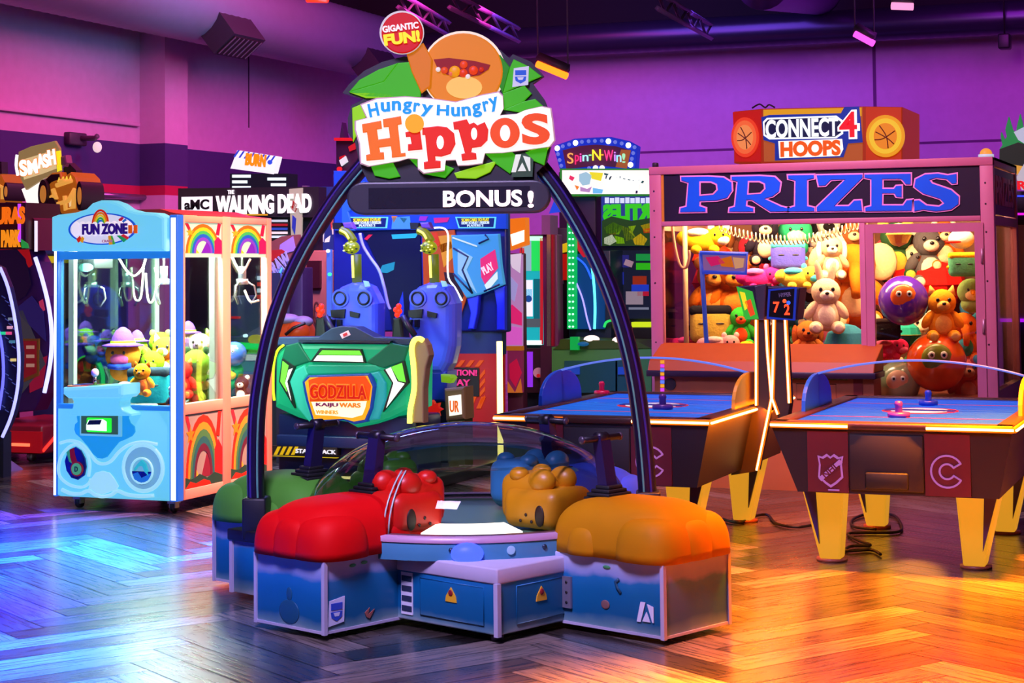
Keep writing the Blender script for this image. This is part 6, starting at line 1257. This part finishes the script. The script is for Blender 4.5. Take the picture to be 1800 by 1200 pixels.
fr = h.poly('poster_frame', C('9a5a18', .5), [(36, 595), (68, 595), (68, 660), (40, 672)], .025, .02, sd); h.poly('poster', E('8a1420', .5), [(39, 599), (64, 599), (64, 655), (42, 665)], .03, .012, fr)
for y in (612, 628, 644): h.rect('poster_text', E('c89080', .5), 46, y-5, 60, y+1, .034, .01, fr)
mq = h.rect('marquee', C('3a0c14', .4), -40, 356, 45, 438, .25, .5, None, .01); h.text('lettering', E('f06a10', 1.0), 'JURAS', -13, 364, 44, 402, .265, mq, .05); h.text('lettering', E('f08a18', 1.0), 'PARK', 3, 404, 37, 434, .265, mq, .05)
h.rect('lamp_strip', E('c040f0', 1.2), 31, 358, 35, 425, .27, .015, mq); h.poly('marquee_side', C('5a1838', .4), [(45, 372), (60, 385), (62, 440), (45, 432)], .15, .3, mq); h.rect('white_edge', E('e0d8f0', 1.2), 60.5, 388, 62.5, 442, .16, .03, mq)
h.poly('green_print', E('28a048', .7), [(36, 420), (48, 428), (50, 436), (38, 436)], .27, .012, mq)
q0, q1_ = Yp(-40, 760, 13.1).x, Yp(86, 760, 13.1).x; zz = Yp(60, 762, 13.1).z
m = h.mb().box(q0, q1_, 13.0, 14.05, .07, zz+.08, 0, bev=.02); pf = m.build('step_platform', C('8a1428', .35), h.t)
m = h.mb().box(q0, q1_+.01, 12.97, 13.0, .085, zz+.03, 0); m.build('front_skirt', E('c01020', .4), pf)
m = h.mb().box(q1_-.28, q1_-.1, 12.955, 12.972, .14, .165, 0); m.box(q0+.1, q0+.4, 12.955, 12.972, .14, .165, 0); m.build('skirt_light', E('ff6040', 2.2), pf)
m = h.mb().tube([(q1_-.02, 13.9, zz+.26), (q1_+.0, 13.4, zz+.1), (q1_+.012, 13.0, .1)], .014, 6); m.build('edge_light', E('ff3028', 1.5), pf)
m = h.mb().cyl((q1_-.2, 13.1, .045), (q1_-.16, 13.1, .045), .045, 14); m.build('caster', C('b0a8a8', .3, .6), pf); m = h.mb().cyl((q1_-.2, 13.95, .045), (q1_-.16, 13.95, .045), .045, 14); m.build('caster', C('b0a8a8', .3, .6), pf)
h = Px('wheel_cabinet', 'cabinet side with a big curved blue light ring cut by the left frame edge', 'arcade game', 5, 12.0)
pts = [(-30, 455), (0, 470), (14, 505), (26, 560), (33, 620), (31, 680), (20, 730), (4, 768), (-30, 790)]
sd = h.poly('side_panel', C('161640', .35), pts, 0, .08, None, .01); h.line('led_edge', E('9a9aff', 1.9), pts[1:-1], .013, .02, sd, 4); h.line('inner_light', E('6060f8', 1.6), [(-10, 560), (2, 600), (6, 660), (-2, 720)], .012, .02, sd, 4)
for x, y, hx in ((16, 575, 'e8a0c0'), (4, 585, '30e0a0'), (22, 632, 'f0d080'), (18, 560, '8088a0'), (14, 585, 'f05090'), (20, 600, '4a80a0')): h.rect('sticker', E(hx, .7), x-4, y-2, x+5, y+3, .02, .012, sd)
for i in range(26):
    w = i*.9; x, y = 6+(i % 4)*6, 520+i*8; h.line('scratch_print', E('4a50a8', .5), [(x-3, y), (x+3, y+4)], .004, .012, sd)
a_ = Yp(-30, 790, 12.0).x; b_ = Yp(6, 790, 12.0).x; m = h.mb().box(a_, b_, 12.0, 12.1, 0, Yp(0, 760, 12.).z, 0); m.build('base', C('101028'), h.t)
g_ = Gp(-6, 830); b_ = thing('floor_ramp', 'purple floor wedge with a red top just inside the left frame edge', 'ramp', g_)
m = MB().prism([(-.35, 0), (.08, 0), (.06, .015), (-.1, .10), (-.35, .10)], -.25, .25, 0, bev=.006); m.build('wedge', C('6a5a90', .4), b_); m = MB().prism([(-.35, .10), (-.1, .101), (-.04, .075), (-.06, .12), (-.35, .135)], -.24, .24, 0); m.build('red_top', E('d81818', .5), b_)
# smash machine and its twin at the edge
h = Px('smash_machine', 'machine with a tilted SMASH sign and an orange armoured truck top behind the crane machine', 'arcade game', 90, 14.2)
def qa(x, y): return (x/3.333, 200+y/3.333)
def Q(pts): return [qa(*p) for p in pts]
h.body(C('3a4a8a', .5), 58, 140, 425, .8); h.rect('grey_header', C('5a7ab8', .5), 60, 428, 135, 446, .02, .05); h.rect('yellow_strip', E('d8b818', .7), 62, 450, 125, 462, .02, .04); h.rect('glass_front', C('6a6a60', .2), 62, 462, 125, 560, .01, .03); h.rect('red_header', C('6a1428', .5), 60, 412, 118, 428, .03, .05)
dr = h.poly('glow_drum', E('fff4ee', 1.1), Q([(120, 440), (230, 390), (290, 480), (280, 600), (270, 640), (230, 670), (200, 640), (150, 520)]), .1, .3, None, .02)
pq = h.poly('plank_sign', E('a88a58', .6), Q([(108, 222), (180, 190), (320, 158), (345, 200), (355, 330), (345, 345), (250, 380), (150, 445), (120, 380), (100, 310)]), .2, .04, None, .006); h.poly('plank_glow', E('e8c890', .8), Q([(125, 270), (310, 215), (330, 320), (250, 350), (140, 385)]), .206, .012, pq)
for ch, x0, y0, x1, y1 in (('S', 118, 270, 162, 365), ('M', 165, 268, 222, 352), ('A', 220, 235, 262, 318), ('S', 255, 235, 290, 315), ('H', 285, 210, 328, 300)):
    a, b = qa(x0, y0), qa(x1, y1); h.text('letter', E('fff8f0', 1.3), ch, a[0], a[1], b[0], b[1], .216, pq, .05, rot=.15); h.text('letter_edge', E('f08838', .9), ch, a[0]-1, a[1]-1, b[0]+1, b[1]+1, .21, pq, .08, rot=.15)
h.poly('yellow_flash', E('f0e020', 1.0), Q([(325, 220), (350, 215), (355, 330), (335, 340)]), .205, .02, pq); h.line('light_edge', E('f8f0ff', 2.), Q([(100, 240), (95, 300), (105, 360)]), .014, .19, pq, 3)
tk = h.poly('truck_body', E('c86818', .5), Q([(240, 400), (300, 345), (350, 340), (360, 375), (410, 340), (440, 370), (455, 420), (460, 560), (330, 590), (270, 520)]), .25, .4, None, .02)
h.poly('truck_window', C('1a1014', .4), Q([(255, 395), (300, 355), (345, 352), (350, 380), (300, 400), (270, 430)]), .256, .02, tk)
for pts in ([(300, 480), (330, 530), (400, 510), (440, 440)], [(310, 440), (330, 500)], [(350, 400), (370, 390), (390, 400)], [(380, 480), (385, 560), (430, 550), (435, 450)], [(330, 420), (420, 390)]): h.line('bumper_bar', E('f0a848', .8), Q(pts), .022, .27, tk)
h.poly('truck_face', E('f0c890', .9), Q([(400, 490), (430, 480), (430, 530), (405, 545)]), .262, .02, tk)
for i in range(4): h.poly('flame_print', E('f8d040', .9), Q([(335+i*22, 400-i*3), (345+i*22, 370-i*3), (352+i*22, 402-i*3)]), .262, .02, tk)
for cx, cy, rx, ry in ((250, 470, 28, 85), (300, 620, 38, 130), (463, 480, 18, 85)):
    p_ = qa(cx, cy); w_ = h.disc('wheel', C('18141a', .5), p_[0], p_[1], rx/3.333, .3, .35, tk, ry/3.333); h.disc('wheel_rim', E('d88838', .6), p_[0], p_[1], rx*.6/3.333, .31, .02, w_, ry*.6/3.333)
h.poly('blue_base', E('3048d0', .7), Q([(215, 680), (290, 690), (290, 710), (215, 700)]), .3, .2); h.poly('grey_fist', C('7a6478', .6), Q([(350, 250), (385, 240), (392, 285), (380, 310), (352, 300)]), .2, .1, None, .02); h.poly('dark_robe', C('241a2c', .6), Q([(370, 320), (400, 285), (445, 330), (445, 380), (380, 360)]), .15, .1)
h = Px('armoured_top', 'orange armoured truck top of a second smash machine cut by the left frame edge', 'arcade game', 2, 14.7)
h.poly('truck_body', E('c86818', .5), Q([(-30, 360), (5, 350), (20, 380), (30, 400), (25, 520), (-30, 530)]), .0, .3, None, .02)
p_ = qa(32, 455); w_ = h.disc('wheel', C('18141a', .5), p_[0], p_[1], 4, .05, .3, None, 16); h.disc('wheel_rim', E('d88838', .6), p_[0], p_[1], 2.4, .06, .02, w_, 9); h.line('bumper_bar', E('f0a848', .8), Q([(-10, 420), (15, 430), (15, 500)]), .02, .02)
h.poly('dark_post', C('1c1424'), Q([(-20, 280), (8, 280), (10, 350), (-20, 350)]), .0, .1)
a_ = Yp(-10, 790, 14.7).x; b_ = Yp(6, 790, 14.7).x; m = h.mb().box(a_, b_, 14.72, 14.95, 0, Yp(0, 355, 14.7).z, 0); m.build('body', C('241428'), h.t)
# spinning wheel game seen through the crane machine
h = Px('spin_wheel_game', 'red and black wheel with a green light ring seen through the crane glass', 'arcade game', 150, 13.2)
h.disc('wheel_ring', E('30e860', 1.2), 152, 668, 27, .0, .05, None, 44); h.disc('wheel_face', C('1c0c20', .4), 152, 668, 25, .01, .05, None, 41)
for k in range(8):
    w = k*PI/4+.2; h.poly('wheel_segment', E('d01828', .7), [(152+r*a*.62*math.cos(t), 668+r*a*math.sin(t)) for r, t in ((1, w-.22), (1, w+.22), (.55, w+.2), (.55, w-.2)) for a in (36,)], .018, .012)
h.rect('blue_box', E('2038d8', .5), 118, 600, 168, 648, -.1, .3); h.rect('stand', C('101430'), 125, 648, 180, 800, -.08, .3)
a_ = Yp(125, 700, 13.28).x; b_ = Yp(180, 700, 13.28).x; m = h.mb().box(a_, b_, 13.28, 13.6, 0, .6, 0); m.build('base', C('101430'), h.t)
h = Px('green_bar_game', 'dark cabinet with a glowing green bar and yellow lamp seen through the crane side glass', 'arcade game', 430, 13.7)
h.body(C('38445a', .5), 402, 470, 520, .4); h.poly('green_bar', E('20e850', 1.1), [(404, 601), (470, 605), (470, 616), (404, 612)], .05, .06); h.disc('yellow_lamp', E('e0b818', .8), 448, 597, 12, .03, .04, None, 9); h.rect('red_lamp', E('e82028', 1.0), 404, 556, 420, 560, .03, .03); h.disc('white_lamp', E('f0f8ff', 2), 430, 590, 3, .06, .03); h.rect('grey_panel', C('6a7a90', .4), 410, 620, 470, 690, .02, .05)
for i, y in enumerate((485, 496, 507, 518)): h.rect('red_sign', E('f03830' if i % 2 else 'f0e8f0', 1.0), 452, y, 460, y+7, .3, .03)
h.rect('sign_post', C('2a3040'), 450, 480, 462, 525, .28, .3)
# ================================================================== SOFT TOYS
EYEM = C('14101a', .2)
SPEC = []
def toy(*a): SPEC.append(a)
def make_toy(kind, px, py, hpx, Y, c1, c2, label, cat='soft toy', rz=0., tilt=0.):
    c = Yp(px, py, Y); s = hpx*(c-EYE).dot(CF)/F
    if Y > 13: c.x = min(max(c.x, px0+.07+.42*s), px1-.09-.42*s)
    names = {'bear': 'plush_bear', 'bunny': 'plush_rabbit', 'cat': 'plush_cat', 'head': 'round_plush', 'ball': 'vinyl_ball', 'block': 'plush_block', 'lump': 'plush_animal', 'hat': 'plush_witch', 'gem': 'plush_gem', 'cap': 'toy_cap', 'dog': 'plush_dog', 'eleph': 'plush_elephant', 'bird': 'plush_bird'}
    t = thing(names[kind], label, cat, c, A*.75+rz); P = C(c1, kind='plush'); Q = C(c2, kind='plush')
    R = Matrix.Rotation(tilt, 4, 'Y') @ Matrix.Scale(s, 4)
    def b(name, mt, fn):
        m = MB(R); fn(m); return m.build(name, mt, t)
    def eyes(z, y, dx, r=.035, par=None):
        for sx in (-1, 1): b('eye', EYEM, lambda m: m.ell((sx*dx, y, z), (r, r*.6, r*1.15), seg=10, rings=8))
    def body(m):
        m.ell((0, 0, -.2), (.27, .23, .30))
        for sx in (-1, 1):
            m.ell((sx*.27, -.05, -.10), (.10, .11, .20), R=Matrix.Rotation(sx*-.6, 3, 'Y')); m.ell((sx*.20, -.17, -.42), (.13, .20, .12))
        m.ell((0, -.03, .23), (.27, .25, .26))
    if kind in ('bear', 'bunny', 'cat', 'dog', 'eleph'):
        b('body', P, body)
        for sx in (-1, 1):
            if kind == 'bear': b('ear', Q, lambda m: m.ell((sx*.21, 0, .43), (.10, .06, .10), seg=12, rings=8))
            if kind == 'bunny': b('ear', P, lambda m: m.ell((sx*.12, .0, .58), (.07, .05, .24), seg=12, rings=8, R=Matrix.Rotation(sx*.2, 3, 'Y')))
            if kind == 'cat': b('ear', Q, lambda m: m.tube([(sx*.17, 0, .38), (sx*.22, 0, .56)], [.10, .012], 8))
            if kind == 'dog': b('ear', Q, lambda m: m.ell((sx*.29, -.02, .15), (.08, .09, .24), seg=12, rings=8))
            if kind == 'eleph': b('ear', Q, lambda m: m.ell((sx*.33, .02, .27), (.20, .06, .23), seg=14, rings=8))
            b('foot_pad', Q, lambda m: m.ell((sx*.20, -.36, -.42), (.085, .025, .085), seg=12, rings=8))
        if kind == 'eleph': b('trunk', P, lambda m: m.tube([(0, -.2, .2), (0, -.34, .1), (0, -.38, -.06), (0, -.33, -.14)], [.10, .08, .065, .055], 10))
        else:
            mz = b('muzzle', Q, lambda m: m.ell((0, -.25, .17), (.13, .09, .10), seg=14, rings=8)); b('nose', EYEM, lambda m: m.ell((0, -.34, .21), (.04, .025, .03), seg=10, rings=6))
        b('belly', Q, lambda m: m.ell((0, -.16, -.2), (.17, .09, .19), seg=14, rings=8)); eyes(.28, -.26, .11)
    elif kind in ('head', 'hat', 'bird'):
        def hd(m): m.ell((0, 0, .06), (.40, .34, .38)); m.ell((0, .02, -.30), (.30, .27, .24))
        b('body', P, hd)
        if kind == 'head':
            for sx in (-1, 1): b('ear', Q, lambda m: m.ell((sx*.27, 0, .40), (.11, .07, .12), seg=12, rings=8))
        if kind == 'hat':
            b('hat_brim', Q, lambda m: m.lathe([(0, .28), (.46, .25), (.47, .28), (.25, .33), (0, .33)], seg=22)); b('hat_crown', Q, lambda m: m.lathe([(.27, .3), (.24, .45), (.16, .6), (.05, .68), (0, .69)], seg=18))
            b('hat_band', C('a8d828', kind='plush'), lambda m: m.lathe([(.285, .31), (.275, .38)], seg=18)); b('scarf', C('2848c8', kind='plush'), lambda m: m.tube([(-.25, -.2, -.18), (0, -.32, -.2), (.25, -.2, -.18)], .07, 8))
        b('face_patch', Q if kind != 'hat' else C('f060a8', kind='plush'), lambda m: m.ell((0, -.24, -.02), (.22, .12, .18), seg=16, rings=8))
        if kind == 'bird': b('beak', C('f0a020', kind='plush'), lambda m: m.tube([(0, -.3, .05), (0, -.45, .0)], [.09, .02], 8))
        eyes(.12, -.34, .13)
    elif kind == 'ball':
        b('ball', C(c1, .18, kind='coat'), lambda m: m.ell((0, 0, 0), .5, seg=32, rings=20)); b('face_print', C(c2, .3), lambda m: m.ell((-.04, -.40, .08), (.26, .11, .25), seg=18, rings=10))
        for sx in (-1, 1):
            b('eye_print', C('f4f0e8', .3), lambda m: m.ell((-.04+sx*.10, -.495, .14), (.06, .02, .065), seg=12, rings=8)); b('pupil_print', EYEM, lambda m: m.ell((-.04+sx*.10, -.515, .14), (.028, .01, .03), seg=10, rings=6))
    elif kind == 'block':
        b('body', P, lambda m: m.box(-.48, .48, -.28, .28, -.42, .34, 0, bev=.15, seg=4)); b('top', Q, lambda m: m.box(-.485, .485, -.285, .285, .16, .40, 0, bev=.10, seg=3))
        for sx in (-1, 1): b('stitched_line', EYEM, lambda m: m.ell((sx*.20, -.28, .0), (.10, .015, .02), seg=12, rings=6)); b('side_knob', Q, lambda m: m.ell((sx*.5, 0, -.1), (.06, .06, .06), seg=10, rings=6))
    elif kind == 'lump':
        def lb(m): m.ell((0, 0, -.06), (.62, .34, .36)); m.ell((.45, -.1, .06), (.34, .28, .30)); m.ell((-.5, 0, .02), (.28, .24, .24)); m.ell((-.2, -.2, -.3), (.16, .22, .14)); m.ell((.3, -.2, -.3), (.16, .22, .14))
        b('body', P, lb); b('muzzle', Q, lambda m: m.ell((.55, -.26, -.04), (.20, .14, .14), seg=14, rings=8)); b('back_patch', Q, lambda m: m.ell((-.15, -.12, .18), (.34, .24, .14), seg=14, rings=8))
        for sx in (-1, 1): b('ear', Q, lambda m: m.ell((.45+sx*.22, .02, .34), (.10, .06, .12), seg=10, rings=8)); b('eye', EYEM, lambda m: m.ell((.45+sx*.12, -.36, .12), (.035, .02, .045), seg=10, rings=6))
    elif kind == 'gem':
        def gm_(m):
            vs, r = [], [(0, -.5), (.34, -.34), (.52, .0), (.42, .26), (.2, .42), (0, .46)]
            o0 = len(m.s); m.lathe([(max(a, .001), z) for a, z in r], seg=9); m.s[o0:] = [False]*(len(m.s)-o0)
        b('body', P, gm_); b('seam', Q, lambda m: m.lathe([(.525, -.01), (.53, .0), (.525, .01)], seg=9))
    elif kind == 'cap':
        b('crown', P, lambda m: m.ell((0, 0, 0), (.55, .5, .42))); b('peak', Q, lambda m: m.ell((-.35, -.25, -.12), (.36, .36, .06))); b('button', Q, lambda m: m.ell((0, 0, .42), (.05, .05, .03), seg=10, rings=6))
    return t
W1, W2, W3, W4 = PY+.28, PY+.52, PY+.78, PY+1.08
G1 = 'in the left window of the prize cabinet'; G2 = 'behind the door glass of the prize cabinet'
for a in [
 ('lump', 1236, 420, 50, W2, 'f0b818', 'f8f0e0', 'long yellow plush animal lying at the top left of the prize cabinet window'),
 ('bear', 1345, 420, 72, W3, '20182a', 'e8c8a0', 'black shirted plush with cream head near the top of the left prize window'),
 ('head', 1398, 412, 62, W3, '28a878', 'f0d8c0', 'teal headed plush with big pale muzzle under the coiled cable'),
 ('block', 1385, 448, 62, W2, '5a58d8', '48c0d8', 'violet and turquoise patterned cushion under the teal headed plush'),
 ('dog', 1456, 412, 66, W3, 'f0e8e0', '18141a', 'white plush with black ears and patches at the top right of the left window'),
 ('dog', 1462, 452, 60, W2, 'e0b890', 'f4ece4', 'tan cow plush with pale muzzle below the black and white one'),
 ('eleph', 1500, 500, 120, W2, 'e87818', 'f8c898', 'big orange elephant plush beside the divider of the prize cabinet'),
 ('bunny', 1468, 490, 84, W2, '4a78c0', 'a8c8e8', 'blue tie dyed plush rabbit between the rainbow toy and the orange elephant'),
 ('bunny', 1452, 535, 78, W1, 'f0d8b8', 'f8ece0', 'cream plush rabbit in front of the blue tie dyed rabbit'),
 ('lump', 1335, 488, 44, W2, 'f02890', 'f868b8', 'hot pink fluffy plush lying above the scoreboard'),
 ('lump', 1402, 486, 42, W1, 'e8d048', '48c0e0', 'rainbow striped plush right of the hot pink one above the scoreboard'),
 ('head', 1426, 496, 30, W1, 'f4f0e8', 'e0d8d0', 'small white skull shaped plush at the end of the rainbow toy'),
 ('bear', 1193, 510, 92, W3, 'e87a18', 'f4a040', 'orange plush bear behind the pole at the left of the prize cabinet'),
 ('bear', 1290, 512, 100, W3, 'e87010', 'f09030', 'orange plush bear behind the blue framed price sign'),
 ('gem', 1160, 498, 70, W3, 'd82838', 'b01828', 'red plush at the far left edge of the prize window'),
 ('gem', 1222, 458, 60, W3, 'd83a18', 'c02818', 'red plush cushion between the pole and the blue price sign'),
 ('block', 1182, 572, 58, W3, 'b89a50', '30281c', 'dim tan block head plush with dark top at the lower left'),
 ('block', 1250, 568, 78, W2, 'c8b048', '1a1820', 'pale green square head plush with black hair band'),
 ('cat', 1302, 574, 58, W2, '38c038', 'f05820', 'green plush with orange belly right of the square head'),
 ('lump', 1262, 606, 40, W1, 'f4a8a8', 'f8d0c8', 'pale pink whale plush lying at the bottom of the left window'),
 ('lump', 1172, 606, 40, W2, 'c82068', 'e85090', 'magenta plush in the bottom left corner of the prize window'),
 ('cap', 1316, 598, 40, W2, '2878a8', '3890b8', 'blue round plush dome left of the score posts'),
 ('gem', 1312, 618, 34, W1, 'f0d820', 'd8b818', 'yellow plush just above the orange control counter'),
 ('gem', 1288, 618, 24, W1+.1, 'e82878', 'c82068', 'small magenta plush between the pale pink whale and the yellow plush'),
 ('block', 1432, 556, 62, W2, 'e8dcd0', '38485a', 'white toy console box right of the scoreboard'),
 ('ball', 1484, 584, 86, W2, 'f0709a', 'f8b0b8', 'large shiny pink ball with round eyes behind the striped gem'),
 ('gem', 1488, 606, 66, W1, '3888a8', 'f0d028', 'teal faceted plush gem with yellow seam in front of the pink ball'),
 ('dog', 1420, 600, 62, W1, 'd87830', 'b85820', 'orange brown plush dog right of the score posts'),
 ('cat', 1404, 572, 48, W2, '38a868', '78d0a0', 'green plush peeking above the orange brown dog'),
 ('gem', 1446, 614, 30, W1, '58206a', '40184a', 'small dark purple plush between the dog and the teal gem'),
 ('bear', 1575, 440, 84, W2, '2a5030', 'e8c048', 'dark green plush with yellow ears and muzzle at the top left behind the door'),
 ('gem', 1580, 412, 36, W1, 'e8c058', 'd8a838', 'yellow fluffy plush at the very top left of the door glass'),
 ('bear', 1634, 450, 88, W2, '58545a', 'f0d8c0', 'grey plush bear with cream belly top centre behind the door'),
 ('cap', 1690, 420, 34, W2, 'f0e8e4', 'e02820', 'white plush with red brim at the top right behind the door'),
 ('block', 1693, 464, 52, W1+.1, '58b088', 'f0c820', 'turquoise and yellow van shaped plush at the right of the door glass'),
 ('gem', 1580, 496, 66, W3, 'd81818', 'b81010', 'red faceted cushion behind the purple ball'),
 ('gem', 1650, 500, 78, W3, 'e01c18', 'b81010', 'red faceted cushion behind the laughing orange cat'),
 ('ball', 1588, 528, 88, W1, '5a28c8', 'e87028', 'large glossy purple ball with an orange face'),
 ('cat', 1656, 552, 74, W1, 'f0a020', 'f4c060', 'laughing orange plush cat right of the purple ball'),
 ('bird', 1707, 516, 50, W2, '88a860', 'e8d890', 'pale green plush at the right edge behind the door'),
 ('block', 1560, 578, 46, W1, '281c20', '382828', 'black plush bag shape under the purple ball'),
 ('gem', 1594, 588, 40, W2, '28a898', 'f0e038', 'teal and yellow plush between the black bag and the orange ball'),
 ('eleph', 1694, 592, 72, W1, 'e87820', '48b0d8', 'orange plush elephant with blue ears above the orange ball'),
 ('ball', 1646, 636, 104, PY+.22, 'f05810', '788028', 'big glossy orange ball with a green creature print'),
 ('lump', 1560, 612, 38, W1, 'e82868', 'f86898', 'pink ridged plush at the left of the door glass near the handle'),
 ('ball', 1578, 674, 78, W1, '98b088', 'e8b890', 'pale green ball with a tan face at the bottom left behind the door'),
 ('bear', 1700, 668, 70, W1, 'f07858', 'f8a888', 'salmon pink plush in the bottom right corner behind the door')]:
    toy(*a)
rb = random.Random(11)
fill = [('9a5a30', 'brown'), ('e8a060', 'tan'), ('c83048', 'crimson'), ('f0c8a0', 'cream'), ('e06818', 'orange'), ('7a3a80', 'plum'), ('d8d0c8', 'white'), ('3a78a8', 'blue'), ('48984a', 'green')]
spots = [(1195, 445, 'behind the long yellow animal'), (1260, 470, 'behind the blue price sign'), (1320, 455, 'left of the patterned cushion'), (1430, 455, 'between the cushion and the tan cow'), (1180, 590, 'low behind the pole'), (1225, 540, 'above the square head plush'), (1340, 540, 'behind the left scoreboard'), (1390, 530, 'behind the right scoreboard'), (1360, 590, 'between the score posts'), (1500, 430, 'at the top beside the divider'), (1460, 600, 'behind the teal gem'), (1560, 460, 'behind the dark green bear'), (1610, 470, 'between the two bears behind the door'), (1660, 430, 'right of the grey bear'), (1550, 520, 'left of the purple ball'), (1620, 590, 'between the balls behind the door'), (1710, 560, 'at the right edge above the orange elephant'), (1610, 660, 'below the orange ball'), (1700, 630, 'right of the orange ball')]
for i, (x, y, w) in enumerate(spots):
    hx, nm = fill[i % len(fill)]; toy(['bear', 'cat', 'dog'][i % 3], x, y, 70, W4+.06*(i % 3), hx, 'f0d0a8' if i % 2 else '6a3a28', f'{nm} plush {["bear", "cat", "dog"][i % 3]} {w} of the prize cabinet heap' if len(w) < 26 else f'{nm} plush {["bear", "cat", "dog"][i % 3]} {w}')
K1, K2, K3, K4 = Y0+.16, Y0+.36, Y0+.6, Y0+.86
for a in [
 ('hat', 216, 628, 66, K2, 'f08828', '6838b8', 'orange witch plush with purple hat and blue scarf behind the crane joystick'),
 ('cat', 250, 666, 48, K1, 'f08c18', 'c05810', 'round orange plush cat beside the crane control tray'),
 ('hat', 241, 612, 40, K3, '8ac020', '6a40b0', 'green plush with purple hat behind the orange witch'),
 ('head', 282, 606, 44, K3, '9ad020', 'c8e850', 'lime green plush head at the back of the crane machine'),
 ('head', 268, 640, 46, K2, '78b818', 'a8d838', 'green plush head with swirl below the lime one'),
 ('bird', 248, 628, 42, K2, '98c828', '202018', 'small green plush bird beside the witch hat'),
 ('block', 263, 676, 64, K1, '18a0b8', '203040', 'teal block headed plush with dark top at the crane front glass'),
 ('cat', 291, 632, 70, K2, 'f07c20', 'e0e0d8', 'orange plush cat with pale ears in the right front corner of the crane'),
 ('head', 296, 682, 60, K1, 'e86818', 'c0a048', 'orange plush head below the pale eared cat'),
 ('cat', 322, 665, 54, Y0+.30, 'e02818', 'f08040', 'red plush against the side glass of the crane'),
 ('hat', 331, 598, 42, K3, 'e0c890', '6a40b0', 'purple hatted plush at the back seen through the crane side glass'),
 ('dog', 352, 620, 60, Y0+.5, 'd0c8c0', '5a4060', 'grey plush dog with plum ears behind the crane side glass'),
 ('head', 345, 642, 54, Y0+.38, '6a9a20', '203820', 'olive green plush at the crane side glass'),
 ('cat', 379, 618, 62, Y0+.72, '78d020', 'a8e850', 'bright green eared plush near the middle post of the crane'),
 ('head', 362, 672, 52, Y0+.5, '4a5a18', '8a7a30', 'dark olive plush low against the crane side glass'),
 ('bear', 385, 668, 56, Y0+.75, '3a6a28', '2a3a20', 'dark green plush bear by the middle post of the crane'),
 ('bear', 344, 690, 40, Y0+.3, '8a9a20', 'c03020', 'small olive plush bear at the bottom of the crane side glass'),
 ('ball', 412, 622, 44, Y0+1.0, '3858c0', '5a70c8', 'blue ball toy in the rear half of the crane machine'),
 ('bird', 408, 656, 44, Y0+.98, '189048', 'f0d020', 'green and yellow bird plush in the rear half of the crane'),
 ('bear', 425, 684, 40, Y0+1.05, '2a2030', 'e8e4e0', 'black plush bear with white paws in the rear half of the crane'),
 ('bear', 190, 602, 40, K4, '402880', '2a2060', 'dark violet plush at the back left of the crane'),
 ('head', 165, 612, 44, K4, '2848d0', '3a60e8', 'blue plush head at the back left of the crane'),
 ('gem', 150, 590, 26, K4, '88d020', '68a818', 'lime plush lying on top at the back left of the crane'),
 ('bear', 308, 700, 34, Y0+.14, '3a2838', 'c8c0c0', 'small dark plush bear in the lower right front corner of the crane')]:
    toy(*a)

# settle the heaps: each toy goes behind the toys in front of it
SPEC.sort(key=lambda q: q[4]); PLACED = []
THK = {'ball': .5, 'lump': .36, 'eleph': .34, 'block': .30}
for q in SPEC:
    kind, px, py, hpx, Y = q[:5]; prize = Y > 13
    hpx *= (1.22 if kind not in ('ball', 'block') else 1) if prize else (1.18 if kind != 'ball' else 1)
    s_ = hpx*13.5/F if prize else hpx*12./F; th = THK.get(kind, .31)*s_; w = (.62 if kind == 'lump' else .42)*hpx
    Y = max(Y, (PY+.06 if prize else Y0+.04)+th)
    for (x2, y2, w2, h2, Y2, t2, p2) in PLACED:
        if p2 == prize and abs(px-x2) < .8*(w+w2) and abs(py-y2) < .42*(hpx+h2): Y = max(Y, Y2+(th+t2)*.85)
    Y = min(Y, (PB-.05-th) if prize else (Y1-.06-th))
    PLACED.append((px, py, w, hpx, Y, th, prize)); make_toy(kind, px, py, hpx, Y, *q[5:])
